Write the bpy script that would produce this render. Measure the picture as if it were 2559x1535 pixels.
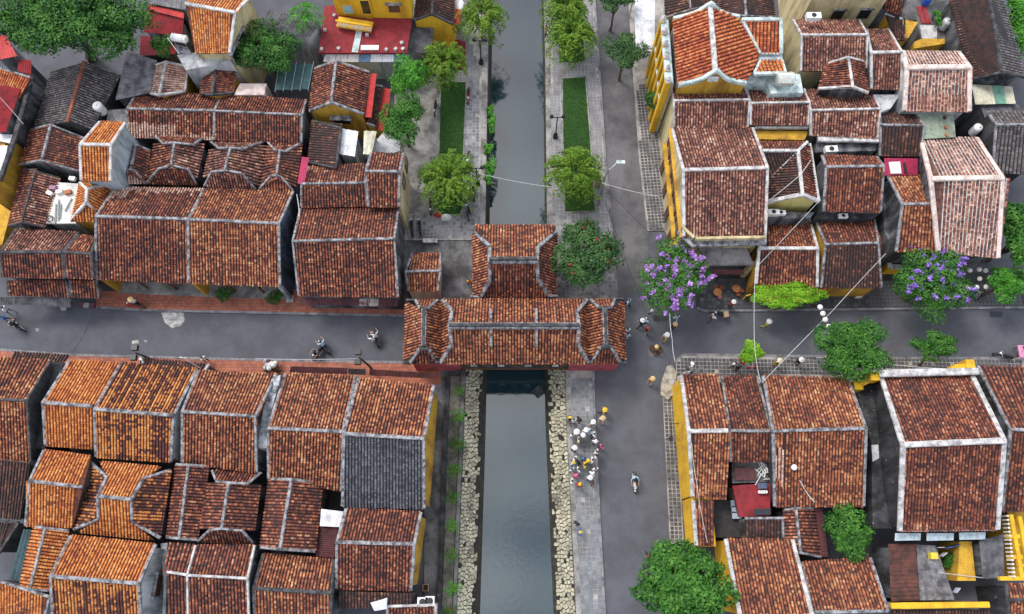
import bpy, bmesh, math, random
import numpy as np
from mathutils import Vector, Matrix
R = math.radians
rng = random.Random(7)
for o in list(bpy.data.objects): bpy.data.objects.remove(o)
scene = bpy.context.scene
COL = scene.collection

# ------------------------------------------------------------------ camera
CAM_H = 70.0                      # drone height above the street
CAM_P = R(72.7)                   # looking down by this much
FOC = 2000.0                      # focal length in photo pixels
PW, PH = 2559.0, 1535.0
cam_d = bpy.data.cameras.new('camera'); cam = bpy.data.objects.new('camera', cam_d); COL.objects.link(cam)
cam.location = (0, -CAM_H/math.tan(CAM_P), CAM_H)
cam.rotation_euler = (R(90)-CAM_P, 0, 0)
cam_d.sensor_width = 36; cam_d.lens = FOC/PW*36; cam_d.clip_start = 0.5; cam_d.clip_end = 2000
scene.camera = cam
scene.render.resolution_x = 1024; scene.render.resolution_y = 614

# ------------------------------------------------------------------ sky and sun (bright overcast)
SUN_EL, SUN_AZ = 56, 312          # azimuth in degrees clockwise from +Y
world = bpy.data.worlds.new('World'); scene.world = world; world.use_nodes = True
wn = world.node_tree.nodes; wl = world.node_tree.links
wn.clear()
w_out = wn.new('ShaderNodeOutputWorld'); w_bg = wn.new('ShaderNodeBackground')
sky = wn.new('ShaderNodeTexSky'); sky.sky_type = 'NISHITA'; sky.sun_disc = False
sky.sun_elevation = R(SUN_EL); sky.sun_rotation = R(SUN_AZ); sky.air_density = 1.0; sky.dust_density = 4.0
# broken cloud cover over the whole sky
w_tc = wn.new('ShaderNodeTexCoord'); w_no = wn.new('ShaderNodeTexNoise'); w_no.inputs['Scale'].default_value = 4.0
w_no.inputs['Detail'].default_value = 6; w_no.inputs['Roughness'].default_value = .6
w_rp = wn.new('ShaderNodeValToRGB'); w_rp.color_ramp.elements[0].position = .42; w_rp.color_ramp.elements[0].color = (0.0,)*3+(1,)
w_rp.color_ramp.elements[1].position = .58; w_rp.color_ramp.elements[1].color = (1,)*3+(1,)
w_mx = wn.new('ShaderNodeMixRGB'); w_mx.inputs[2].default_value = (8.6, 8.9, 9.4, 1)
wl.new(w_tc.outputs['Generated'], w_no.inputs['Vector']); wl.new(w_no.outputs['Fac'], w_rp.inputs['Fac'])
wl.new(w_rp.outputs['Color'], w_mx.inputs['Fac']); wl.new(sky.outputs['Color'], w_mx.inputs[1])
wl.new(w_mx.outputs['Color'], w_bg.inputs['Color']); w_bg.inputs['Strength'].default_value = 0.14
wl.new(w_bg.outputs['Background'], w_out.inputs['Surface'])
sun_d = bpy.data.lights.new('sun', 'SUN'); sun_d.energy = 1.45; sun_d.angle = R(18); sun_d.color = (1, .96, .9)
sun = bpy.data.objects.new('sun', sun_d); COL.objects.link(sun)
_az, _el = R(SUN_AZ), R(SUN_EL)
_sd = Vector((math.sin(_az)*math.cos(_el), math.cos(_az)*math.cos(_el), math.sin(_el)))
sun.rotation_euler = _sd.to_track_quat('Z', 'Y').to_euler()
sun.location = (0, 0, 90)
vs = scene.view_settings
vs.view_transform = 'Standard'; vs.look = 'None'; vs.gamma = 1; vs.exposure = 0.5; vs.use_curve_mapping = False

# ------------------------------------------------------------------ pixels to places
# each photo region that was studied enlarged: (x0, y0, source pixels per enlarged pixel)
CROP = dict(A=(0,0,.26959), B=(600,0,.26959), C=(1160,0,.26959), D=(1640,0,.19409), E=(2080,0,.20219),
    F=(0,380,.26959), G=(600,380,.26959), H=(1160,380,.26959), I=(1640,280,.20219), J=(2079,280,.20219),
    K=(1640,540,.20219), L=(2079,540,.20219), M=(0,720,.26959), N=(600,720,.26959), O=(960,700,.26959),
    P=(1560,740,.21904), Q=(2039,740,.3869), R=(0,1100,.51786), S=(620,1100,.51786), T=(1200,1000,.6368),
    U=(1640,1035,.59524), V=(2059,1035,.59524), W=(0,0,1.03436), X=(0,0,1.0))
def px(s):
    """'A1180,1012' -> photo pixel; a string with blanks -> list of pixels; a trailing :z is kept"""
    out = []
    for tok in s.split():
        z = None
        if ':' in tok: tok, zs = tok.split(':'); z = float(zs)
        c = CROP[tok[0]]; a, b = tok[1:].split(',')
        out.append((c[0]+float(a)*c[2], c[1]+float(b)*c[2], z))
    return out
_sp, _cp = math.sin(CAM_P), math.cos(CAM_P)
CAMV = np.array(cam.location)
def unp(p, z):
    """world point at height z seen at photo pixel p"""
    dx, dy = p[0]-PW/2, p[1]-PH/2
    d = np.array([dx, FOC*_cp - dy*_sp, -FOC*_sp - dy*_cp])
    t = (z-CAM_H)/d[2]
    return CAMV + d*t
def U3(s, z=None):
    return [unp(p, p[2] if p[2] is not None else z) for p in px(s)]
def ppm(p, z=0):
    """photo pixels per metre at that place"""
    w = unp(p, z); d = w-CAMV
    return FOC/(d[1]*_cp - d[2]*_sp)

# ------------------------------------------------------------------ object helpers
ORG = {}
def W0(o): return ORG.get(o.name, np.zeros(3)) if o else np.zeros(3)
def props(o, label=None, cat=None, group=None, kind=None):
    if label: o['label'] = label
    if cat: o['category'] = cat
    if group: o['group'] = group
    if kind: o['kind'] = kind
    return o
def thing(name, loc, label, cat, group=None):
    o = bpy.data.objects.new(name, None); COL.objects.link(o); o.location = loc; o.empty_display_size = .3
    ORG[o.name] = np.array(loc, float); return props(o, label, cat, group)
def obj(name, verts, faces, mat, parent=None, smooth=False, mats_idx=None, origin=None, tone=None):
    """one mesh object; verts are given in world space"""
    v = np.array(verts, float)
    if origin is None: origin = np.array([(v[:,0].min()+v[:,0].max())/2, (v[:,1].min()+v[:,1].max())/2, v[:,2].min()])
    me = bpy.data.meshes.new(name); me.from_pydata((v-origin).tolist(), [], [list(f) for f in faces])
    for m in (mat if isinstance(mat, (list, tuple)) else [mat]): me.materials.append(m)
    if mats_idx is not None: me.polygons.foreach_set('material_index', np.array(mats_idx, dtype=np.int32))
    if smooth: me.polygons.foreach_set('use_smooth', np.ones(len(me.polygons), bool))
    if tone is not None:
        a = me.attributes.new('tone', 'FLOAT', 'POINT'); a.data.foreach_set('value', np.array(tone, np.float32))
    me.update()
    o = bpy.data.objects.new(name, me); COL.objects.link(o)
    o.location = origin - W0(parent)
    if parent: o.parent = parent
    ORG[o.name] = np.array(origin, float)
    return o
def inst(name, mesh, parent, mw):
    """object sharing mesh data, placed by world matrix (parents are never rotated)"""
    o = bpy.data.objects.new(name, mesh); COL.objects.link(o)
    if parent: o.parent = parent; mw = Matrix.Translation(-Vector(W0(parent))) @ mw
    o.matrix_basis = mw
    return o
class MB:
    """collects boxes, bars, tubes into one mesh"""
    def __init__(s): s.v = []; s.f = []; s.m = []
    def add(s, v, f, mi=0):
        n = len(s.v); s.v += [tuple(p) for p in v]; s.f += [tuple(i+n for i in q) for q in f]; s.m += [mi]*len(f); return s
    def box(s, c, size, rz=0, mi=0):
        x, y, z = np.array(size)/2.0; ca, sa = math.cos(rz), math.sin(rz)
        v = [(c[0]+a*x*ca-b*y*sa, c[1]+a*x*sa+b*y*ca, c[2]+d*z) for d in (-1,1) for a, b in ((-1,-1),(1,-1),(1,1),(-1,1))]
        return s.add(v, [(3,2,1,0),(4,5,6,7),(0,1,5,4),(1,2,6,5),(2,3,7,6),(3,0,4,7)], mi)
    def tube(s, pts, r, n=8, mi=0, caps=True):
        pts = [np.array(p, float) for p in pts]; k = len(pts); rr = r if hasattr(r, '__len__') else [r]*k
        vs_, fs = [], []
        for i, p in enumerate(pts):
            t = pts[min(i+1,k-1)]-pts[max(i-1,0)]; t = t/(np.linalg.norm(t)+1e-9)
            a = np.array([1,0,0]) if abs(t[0]) < .8 else np.array([0,1,0])
            u = np.cross(t, a); u /= np.linalg.norm(u); w = np.cross(t, u)
            for j in range(n):
                th = 2*math.pi*j/n; vs_.append(p+rr[i]*(math.cos(th)*u+math.sin(th)*w))
        for i in range(k-1):
            for j in range(n):
                fs.append((i*n+j, i*n+(j+1)%n, (i+1)*n+(j+1)%n, (i+1)*n+j))
        if caps: fs.append(tuple(range(n-1,-1,-1))); fs.append(tuple(range((k-1)*n, k*n)))
        return s.add(vs_, fs, mi)
    def lathe(s, c, prof, n=12, mi=0):
        vs_, fs = [], []
        for r_, z in prof:
            for j in range(n):
                th = 2*math.pi*j/n; vs_.append((c[0]+r_*math.cos(th), c[1]+r_*math.sin(th), c[2]+z))
        for i in range(len(prof)-1):
            for j in range(n): fs.append((i*n+j, i*n+(j+1)%n, (i+1)*n+(j+1)%n, (i+1)*n+j))
        fs.append(tuple(range(n-1,-1,-1))); k = len(prof); fs.append(tuple(range((k-1)*n, k*n)))
        return s.add(vs_, fs, mi)
    def prism(s, poly, z0, z1, mi=0):
        n = len(poly); v = [(p[0],p[1],z0) for p in poly]+[(p[0],p[1],z1) for p in poly]
        return s.add(v, [tuple(range(n-1,-1,-1)), tuple(range(n,2*n))]+[(i,(i+1)%n,n+(i+1)%n,n+i) for i in range(n)], mi)
    def slab(s, pts, th, mi=0):
        """polygon in space, thickness th straight down"""
        n = len(pts); v = [tuple(p) for p in pts]+[(p[0],p[1],p[2]-th) for p in pts]
        return s.add(v, [tuple(range(n)), tuple(range(2*n-1,n-1,-1))]+[(i,n+i,n+(i+1)%n,(i+1)%n) for i in range(n)], mi)
    def build(s, name, mat, parent=None, smooth=False, origin=None):
        return obj(name, s.v, s.f, mat, parent, smooth, s.m if isinstance(mat, (list,tuple)) else None, origin)
def ccw(poly):
    a = sum(poly[i][0]*poly[(i+1)%len(poly)][1]-poly[(i+1)%len(poly)][0]*poly[i][1] for i in range(len(poly)))
    return poly if a > 0 else poly[::-1]
# ------------------------------------------------------------------ materials
def new_mat(name):
    m = bpy.data.materials.new(name); m.use_nodes = True; nt = m.node_tree
    b = nt.nodes['Principled BSDF']; return m, nt, b
def N(nt, t, **kw):
    n = nt.nodes.new(t)
    for k, v in kw.items():
        if k.startswith('i_'): n.inputs[int(k[2:]) if k[2:].isdigit() else k[2:].replace('_',' ')].default_value = v
        else: setattr(n, k, v)
    return n
def ramp(nt, fac, stops, interp='LINEAR'):
    r = nt.nodes.new('ShaderNodeValToRGB'); r.color_ramp.interpolation = interp; e = r.color_ramp.elements
    while len(e) < len(stops): e.new(.5)
    for i, (p, c) in enumerate(stops):
        e[i].position = p; e[i].color = (*c, 1) if len(c) == 3 else c
    nt.links.new(fac, r.inputs['Fac']); return r.outputs['Color']
def noise(nt, vec, scale, detail=4, rough=.6):
    n = N(nt, 'ShaderNodeTexNoise'); n.inputs['Scale'].default_value = scale; n.inputs['Detail'].default_value = detail
    n.inputs['Roughness'].default_value = rough; nt.links.new(vec, n.inputs['Vector']); return n.outputs['Fac']
def mixc(nt, fac, a, b, mode='MIX'):
    m = N(nt, 'ShaderNodeMixRGB', blend_type=mode)
    for i, x in ((0, fac), (1, a), (2, b)):
        if hasattr(x, 'is_linked') or hasattr(x, 'links'): nt.links.new(x, m.inputs[i])
        elif i == 0: m.inputs[0].default_value = x
        else: m.inputs[i].default_value = (*x, 1)
    return m.outputs[0]
def mth(nt, op, a, b=None, c=None):
    m = N(nt, 'ShaderNodeMath', operation=op)
    for i, x in enumerate((a, b, c)):
        if x is None: continue
        if hasattr(x, 'links'): nt.links.new(x, m.inputs[i])
        else: m.inputs[i].default_value = x
    return m.outputs[0]
def wpos(nt, sx=1, sy=1, sz=1):
    g = N(nt, 'ShaderNodeNewGeometry'); mp = N(nt, 'ShaderNodeMapping'); mp.inputs['Scale'].default_value = (sx, sy, sz)
    nt.links.new(g.outputs['Position'], mp.inputs['Vector']); return mp.outputs['Vector']
def bump(nt, b, h, dist=.02, strength=.5):
    n = N(nt, 'ShaderNodeBump'); n.inputs['Distance'].default_value = dist; n.inputs['Strength'].default_value = strength
    nt.links.new(h, n.inputs['Height']); nt.links.new(n.outputs['Normal'], b.inputs['Normal'])
def worn(name, base, dirt, amount=.5, scale=1.2, rough=.85, streak=False, speck=None, bmp=.02, fine=9):
    """a plain surface with blotches and fine grain; amount = share of dirt"""
    m, nt, b = new_mat(name)
    v = wpos(nt, 1, 1, .25 if streak else 1)
    n1 = noise(nt, v, scale, 7, .68)
    lo = .5+(.5-amount)*.3
    fac = ramp(nt, n1, [(lo-.10, (0,0,0)), (lo+.10, (1,1,1))])
    col = mixc(nt, fac, base, dirt)
    n2 = noise(nt, wpos(nt), fine, 5, .7)
    g = ramp(nt, n2, [(.25, (.62,)*3), (.75, (1.25,)*3)])
    col = mixc(nt, 1.0, col, g, 'MULTIPLY')
    if speck:
        n3 = noise(nt, wpos(nt), 2.6, 4, .6)
        s = ramp(nt, n3, [(.66, (0,0,0)), (.72, (1,1,1))]); col = mixc(nt, s, col, speck)
    nt.links.new(col, b.inputs['Base Color']); b.inputs['Roughness'].default_value = rough
    if bmp: bump(nt, b, n2, bmp, .4)
    return m
def plain(name, col, rough=.6, metal=0, var=.25):
    m, nt, b = new_mat(name)
    n1 = noise(nt, wpos(nt), 5, 4, .6)
    g = ramp(nt, n1, [(.3, (1-var,)*3), (.7, (1+var*.5,)*3)])
    nt.links.new(mixc(nt, 1.0, col, g, 'MULTIPLY'), b.inputs['Base Color'])
    b.inputs['Roughness'].default_value = rough; b.inputs['Metallic'].default_value = metal
    return m
def tile_mat(name, stops, row_mix=.35, dark=.45, lichen=(.035,.026,.026), pale=0.0):
    """fired-clay cover tiles: one tone per tile, some rows alike, blackened in patches"""
    m, nt, b = new_mat(name)
    at = N(nt, 'ShaderNodeAttribute', attribute_name='tone'); oi = N(nt, 'ShaderNodeObjectInfo')
    t = mth(nt, 'FRACT', mth(nt, 'ADD', mth(nt, 'MULTIPLY', at.outputs['Fac'], 7.31), mth(nt, 'MULTIPLY', oi.outputs['Random'], 13.7)))
    rowr = mth(nt, 'FRACT', mth(nt, 'MULTIPLY', oi.outputs['Random'], 91.7))
    sel = mth(nt, 'ADD', mth(nt, 'MULTIPLY', t, 1-row_mix), mth(nt, 'MULTIPLY', rowr, row_mix))
    # older and newer zones of the roof
    big = noise(nt, wpos(nt), .55, 3, .55)
    sel = mth(nt, 'ADD', sel, mth(nt, 'MULTIPLY', mth(nt, 'SUBTRACT', big, .5), .9))
    col = ramp(nt, sel, stops)
    n2 = noise(nt, wpos(nt), 2.3, 8, .75)
    lf = ramp(nt, n2, [(.62-dark*.3, (0,0,0)), (.80-dark*.3, (1,1,1))])
    col = mixc(nt, mth(nt, 'MULTIPLY', lf, .85), col, lichen)
    n3 = noise(nt, wpos(nt), 14, 4, .8)
    col = mixc(nt, 1.0, col, ramp(nt, n3, [(.28, (.30,)*3), (.72, (1.55,)*3)]), 'MULTIPLY')
    n4 = noise(nt, wpos(nt), 7, 3, .7)
    pf = ramp(nt, n4, [(.72-pale*.3, (0,0,0)), (.78-pale*.3, (1,1,1))])
    col = mixc(nt, mth(nt, 'MULTIPLY', pf, .55+.4*pale), col, (.50,.42,.38))
    nt.links.new(col, b.inputs['Base Color']); b.inputs['Roughness'].default_value = .82
    bump(nt, b, n3, .015, .6)
    return m
BR = [(0,(.035,.012,.011)),(.25,(.10,.026,.020)),(.48,(.19,.050,.030)),(.70,(.30,.086,.042)),(.88,(.45,.155,.068)),(1,(.58,.30,.18))]
TILE = dict(
    brown=tile_mat('aged_brown_tile', BR, .2, .52),
    dark=tile_mat('blackened_brown_tile', [(0,(.02,.011,.01)),(.35,(.06,.02,.017)),(.65,(.13,.04,.026)),(.9,(.30,.11,.06)),(1,(.45,.25,.15))], .2, .8),
    warm=tile_mat('warm_ochre_tile', [(0,(.06,.018,.014)),(.3,(.19,.052,.030)),(.55,(.33,.10,.045)),(.8,(.50,.19,.075)),(1,(.62,.34,.17))], .2, .45),
    orange=tile_mat('new_orange_tile', [(0,(.22,.055,.02)),(.35,(.47,.135,.034)),(.7,(.60,.21,.05)),(1,(.70,.34,.11))], .15, .18),
    mixed=tile_mat('patched_orange_tile', [(0,(.05,.016,.014)),(.42,(.13,.035,.025)),(.52,(.50,.16,.04)),(.8,(.60,.24,.06)),(1,(.66,.33,.11))], .5, .35),
    red=tile_mat('clean_red_tile', [(0,(.20,.035,.018)),(.4,(.40,.085,.03)),(.75,(.55,.16,.05)),(1,(.62,.28,.11))], .2, .15),
    pale=tile_mat('mortar_bleached_tile', [(0,(.20,.10,.08)),(.3,(.42,.21,.15)),(.7,(.60,.36,.26)),(1,(.72,.55,.44))], .2, .12, pale=.6),
    pinkish=tile_mat('dusty_brown_tile', [(0,(.04,.02,.02)),(.3,(.14,.05,.04)),(.6,(.27,.10,.07)),(.85,(.45,.22,.14)),(1,(.6,.42,.34))], .25, .4, pale=.3),
    grey=tile_mat('weathered_grey_tile', [(0,(.045,.04,.045)),(.5,(.12,.105,.11)),(1,(.24,.21,.2))], .2, .5, (.05,.045,.045)),
    slate=tile_mat('dark_slate_tile', [(0,(.045,.046,.056)),(.5,(.085,.088,.104)),(1,(.15,.155,.175))], .1, .3, (.018,.018,.02)),
    mortar=tile_mat('white_mortar_rib', [(0,(.30,.26,.24)),(.5,(.55,.5,.46)),(1,(.72,.68,.64))], .2, .3, (.12,.09,.08)),
)
DECK = worn('shaded_trough_tile', (.060,.022,.018), (.016,.011,.011), .62, 2.2, .9)  # trough colours carry the gap shade between tile rows, darker than the tiles
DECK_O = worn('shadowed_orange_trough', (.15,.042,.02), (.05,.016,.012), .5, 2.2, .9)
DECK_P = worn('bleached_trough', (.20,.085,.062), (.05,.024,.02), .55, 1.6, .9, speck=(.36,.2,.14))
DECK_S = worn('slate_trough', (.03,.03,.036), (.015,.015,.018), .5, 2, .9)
COP = dict(
    grey=worn('grey_mortar_coping', (.36,.36,.385), (.06,.06,.066), .5, 2.2),
    white=worn('white_lime_coping', (.62,.61,.60), (.24,.23,.235), .42, 1.6),
    dark=worn('black_mould_coping', (.10,.10,.11), (.025,.025,.028), .6, 1.8),
    aqua=worn('pale_aqua_coping', (.60,.72,.70), (.24,.3,.3), .35, 1.4),
    pink=worn('pinkish_white_coping', (.74,.62,.57), (.42,.32,.29), .35, 1.5),
)
WALL = dict(
    yellow=worn('ochre_yellow_wall', (.62,.36,.035), (.30,.15,.02), .36, .8, streak=True),
    bright=worn('bright_yellow_wall', (.78,.46,.02), (.52,.28,.015), .30, .7, streak=True),
    cream=worn('cream_wall', (.62,.53,.30), (.30,.24,.13), .36, .8, streak=True),
    pale=worn('pale_plaster_wall', (.55,.57,.58), (.20,.21,.23), .42, .8, streak=True),
    blue=worn('faded_blue_wall', (.50,.60,.64), (.22,.27,.3), .42, .8, streak=True),
    grey=worn('mouldy_grey_wall', (.20,.21,.23), (.028,.028,.032), .6, .9, streak=True),
    black=worn('black_mould_wall', (.075,.077,.085), (.018,.018,.02), .6, .9, streak=True, speck=(.26,.27,.29)),
    pink=worn('faded_pink_wall', (.42,.075,.10), (.2,.04,.05), .5, 1.2),
    indigo=worn('blackened_blue_wall', (.10,.125,.19), (.02,.025,.04), .58, .9, streak=True, speck=(.32,.34,.4)),
)
ASPH = worn('asphalt', (.108,.113,.134), (.080,.083,.098), .5, .4, .92, bmp=.01, fine=14)
ASPH2 = worn('pale_asphalt', (.16,.155,.165), (.075,.073,.08), .5, .25, .92, speck=None, bmp=.01, fine=14)
CONC = worn('concrete', (.34,.33,.32), (.12,.115,.11), .45, .6)
CONC_D = worn('stained_concrete', (.19,.19,.195), (.05,.05,.052), .55, .5)
CURB = worn('kerb_stone', (.26,.25,.27), (.11,.11,.12), .45, 1.2)
JOINT = worn('pale_paving_joint', (.40,.38,.35), (.16,.15,.14), .45, .7)
JOINT_D = worn('dark_paving_joint', (.06,.058,.058), (.03,.03,.03), .5, .7)
def paver_mat(name, a, b_, c_):
    m, nt, b = new_mat(name)
    oi = N(nt, 'ShaderNodeObjectInfo')
    col = ramp(nt, oi.outputs['Random'], [(0, a), (.5, b_), (1, c_)])
    n2 = noise(nt, wpos(nt), 8, 5, .7); n3 = noise(nt, wpos(nt), .5, 4, .6)
    col = mixc(nt, 1.0, col, ramp(nt, n2, [(.25,(.7,)*3),(.75,(1.25,)*3)]), 'MULTIPLY')
    col = mixc(nt, ramp(nt, n3, [(.5,(0,)*3),(.72,(.75,)*3)]), col, (.07,.065,.065))
    nt.links.new(col, b.inputs['Base Color']); b.inputs['Roughness'].default_value = .85; bump(nt, b, n2, .02, .5)
    return m
PAVE = paver_mat('grey_paving_stone', (.13,.135,.15), (.21,.215,.235), (.30,.30,.315))
PAVE_D = paver_mat('dark_paving_stone', (.045,.047,.055), (.075,.078,.088), (.115,.115,.125))
PAVE_L = paver_mat('smooth_grey_slab', (.15,.17,.19), (.19,.205,.225), (.235,.25,.265))
STONE = paver_mat('pale_bank_stone', (.34,.32,.23), (.48,.45,.33), (.60,.57,.43))
MUD = worn('black_mud', (.045,.043,.035), (.018,.018,.014), .55, 2)
MOSS = worn('mossy_wall', (.07,.075,.04), (.02,.022,.015), .5, 2)
def redpave():
    m, nt, b = new_mat('red_brick_paving')
    br = N(nt, 'ShaderNodeTexBrick'); nt.links.new(wpos(nt), br.inputs['Vector'])
    br.inputs['Color1'].default_value = (.34,.10,.06,1); br.inputs['Color2'].default_value = (.44,.16,.095,1)
    br.inputs['Mortar'].default_value = (.20,.075,.055,1); br.inputs['Scale'].default_value = 1
    br.inputs['Brick Width'].default_value = .3; br.inputs['Row Height'].default_value = .3; br.inputs['Mortar Size'].default_value = .018
    n2 = noise(nt, wpos(nt), 1.1, 6, .7)
    col = mixc(nt, ramp(nt, n2, [(.45,(0,)*3),(.75,(.8,)*3)]), br.outputs['Color'], (.10,.05,.045))
    nt.links.new(col, b.inputs['Base Color']); b.inputs['Roughness'].default_value = .85; return m
REDP = redpave()
def corr(name, a, bdirt, rough=.5, amount=.4):
    return worn(name, a, bdirt, amount, 1.2, rough, fine=6)
CORR = dict(red=corr('red_metal_sheet', (.34,.022,.03), (.17,.015,.02), .5, .3),
    brightred=corr('bright_red_sheet', (.58,.06,.055), (.36,.04,.04), .5, .25),
    pink=corr('magenta_sheet', (.50,.05,.13), (.34,.04,.1), .5, .25),
    grey=corr('grey_fibre_cement', (.24,.235,.25), (.075,.072,.078), .85, .5),
    darkgrey=corr('dark_fibre_cement', (.13,.13,.145), (.05,.05,.055), .85, .5),
    green=corr('pale_green_sheet', (.36,.43,.33), (.20,.22,.17), .6, .35),
    cream=corr('cream_sheet', (.58,.56,.43), (.33,.31,.23), .6, .3),
    maroon=corr('rusty_maroon_sheet', (.105,.028,.032), (.05,.016,.018), .7, .4),
    white=corr('white_sheet', (.68,.69,.72), (.44,.45,.48), .6, .25),
    blue=corr('blue_sheet', (.13,.24,.40), (.08,.15,.26), .6, .3),
    teal=corr('dark_teal_sheet', (.03,.075,.09), (.015,.035,.045), .6, .4))
REDTILE = worn('red_floor_tile', (.27,.022,.03), (.16,.016,.02), .4, 1.5)
def water():
    m, nt, b = new_mat('canal_water')
    v = wpos(nt)
    n1 = noise(nt, v, .16, 3, .5)
    col = ramp(nt, n1, [(.3,(.010,.028,.036)),(.7,(.020,.046,.056))])
    nt.links.new(col, b.inputs['Base Color']); b.inputs['Roughness'].default_value = .04
    b.inputs['IOR'].default_value = 2.0
    n2 = noise(nt, v, 2.2, 4, .6); n3 = noise(nt, wpos(nt, 1, .35, 1), 9, 3, .6)
    bump(nt, b, mth(nt, 'ADD', n2, mth(nt, 'MULTIPLY', n3, .35)), .05, .10)
    return m
WATER = water()
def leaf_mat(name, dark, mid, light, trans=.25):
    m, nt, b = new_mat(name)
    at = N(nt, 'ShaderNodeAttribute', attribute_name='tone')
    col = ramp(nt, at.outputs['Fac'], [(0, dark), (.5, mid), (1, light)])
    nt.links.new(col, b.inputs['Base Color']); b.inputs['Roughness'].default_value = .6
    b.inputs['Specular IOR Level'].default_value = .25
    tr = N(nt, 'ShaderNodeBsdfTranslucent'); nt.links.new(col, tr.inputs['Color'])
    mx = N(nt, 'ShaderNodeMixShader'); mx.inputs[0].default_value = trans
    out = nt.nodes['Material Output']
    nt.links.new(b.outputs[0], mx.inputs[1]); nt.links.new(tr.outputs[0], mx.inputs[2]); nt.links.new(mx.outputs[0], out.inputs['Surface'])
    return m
LEAF = dict(deep=leaf_mat('deep_green_leaf', (.012,.045,.012), (.03,.11,.02), (.10,.26,.04)),
    mid=leaf_mat('mid_green_leaf', (.016,.062,.012), (.038,.145,.02), (.12,.30,.045)),
    bright=leaf_mat('bright_green_leaf', (.022,.10,.012), (.05,.22,.018), (.15,.42,.05)),
    lime=leaf_mat('lime_leaf', (.06,.19,.01), (.15,.36,.015), (.34,.58,.04)),
    willow=leaf_mat('willow_leaf', (.045,.10,.012), (.13,.25,.022), (.30,.46,.06)),
    olive=leaf_mat('olive_leaf', (.016,.05,.014), (.04,.11,.03), (.12,.23,.07)),
    grass=leaf_mat('lawn_blade', (.022,.09,.012), (.05,.18,.02), (.11,.30,.04)),
    purple=leaf_mat('lilac_petal', (.26,.11,.42), (.42,.20,.60), (.60,.38,.75)),
    violet=leaf_mat('violet_petal', (.17,.08,.42), (.28,.15,.60), (.45,.30,.75)),
    redfl=leaf_mat('red_petal', (.30,.02,.03), (.5,.04,.04), (.6,.1,.08)),
    dry=leaf_mat('dry_twig_leaf', (.16,.12,.05), (.3,.22,.1), (.45,.36,.2)))
BARK = worn('bark', (.14,.105,.08), (.05,.04,.03), .5, 3)
SOIL = worn('soil', (.06,.045,.03), (.03,.022,.016), .5, 3)
LAWN = worn('lawn_soil', (.03,.075,.015), (.015,.04,.01), .5, 2)
BLACK = plain('black_iron', (.012,.012,.013), .45)
GREYMET = plain('grey_steel', (.35,.38,.4), .35, .6)
WHITE = plain('white_paint', (.75,.75,.74), .5)
WOOD = worn('brown_wood', (.16,.065,.03), (.06,.028,.018), .4, 3)
GLASS = plain('dark_window_glass', (.018,.02,.024), .15)
def cloth(name, c): return plain(name, c, .85, 0, .2)
# ------------------------------------------------------------------ ground, streets, canal
def line0(s, z=0.0): return [unp(q, z) for q in px(s)]
LW_N = 'X1224,-120 X1221,160 X1214,545 X1208,760'        # canal edges, north part (west / east bank)
LE_N = 'X1356,-120 X1362,160 X1367,545 X1369,760'
LW_S = 'X1163,905 X1156,1100 X1136,1600'                 # south part
LE_S = 'X1413,905 X1417,1050 X1443,1600'
wn_, en_, ws_, es_ = line0(LW_N), line0(LE_N), line0(LW_S), line0(LE_S)
BIG = 160
west = [(-BIG, BIG)] + [(wn_[0][0], BIG)] + [tuple(p[:2]) for p in wn_+ws_] + [(ws_[-1][0]-.3, -BIG), (-BIG, -BIG)]
east = [(BIG, -BIG), (es_[-1][0]+.3, -BIG)] + [tuple(p[:2]) for p in (en_+es_)[::-1]] + [(en_[0][0], BIG), (BIG, BIG)]
m = MB(); n = len(west); m.add([(x, y, 0) for x, y in west], [tuple(range(n))[::-1]]); n = len(east); m.add([(x, y, 0) for x, y in east], [tuple(range(n))[::-1]])
g_ = m.build('ground', ASPH); props(g_, kind='structure')
ZW = -2.2
# water: one sheet along the whole canal, under the bridge too
wv = MB(); wv.add([(-14,-BIG,ZW),(14,-BIG,ZW),(14,BIG,ZW),(-14,BIG,ZW)], [(0,1,2,3)]); props(wv.build('canal_water', WATER), kind='structure')
# canal walls of the north part
def ribbon(name, top, bot, mat, kind='structure', sub=12):
    v, f = [], []
    def dens(P):
        out = []
        for i in range(len(P)-1):
            for j in range(sub): out.append(P[i]+(P[i+1]-P[i])*j/sub)
        return out+[P[-1]]
    A_, B_ = dens(top), dens(bot)
    for a, b_ in zip(A_, B_): v += [a, b_]
    for i in range(len(A_)-1): f.append((2*i, 2*i+1, 2*i+3, 2*i+2))
    o = obj(name, v, f, mat); 
    if kind: props(o, kind=kind)
    return o
ribbon('canal_wall', wn_, line0('X1234,-120 X1230,160 X1225,545 X1222,760', ZW-.3), MOSS)
ribbon('canal_wall', en_, line0('X1350,-120 X1357,160 X1361,545 X1362,760', ZW-.3), MOSS)
bw_b, be_b = line0('X1222,905 X1218,1100 X1203,1600', ZW-.2), line0('X1356,905 X1358,1050 X1381,1600', ZW-.2)
BANKW = ribbon('stone_bank', [p+[0,0,.0] for p in ws_], bw_b, MUD); BANKE = ribbon('stone_bank', es_, be_b, MUD)
# end walls where the banks meet the bridge
for a, b_ in ((wn_[-1], ws_[0]), (en_[-1], es_[0])):
    m = MB(); m.add([(a[0],a[1],0),(b_[0],b_[1],0),(b_[0],b_[1],ZW-.3),(a[0],a[1],ZW-.3)], [(0,1,2,3)]); props(m.build('canal_wall', MUD), kind='structure')
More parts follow.
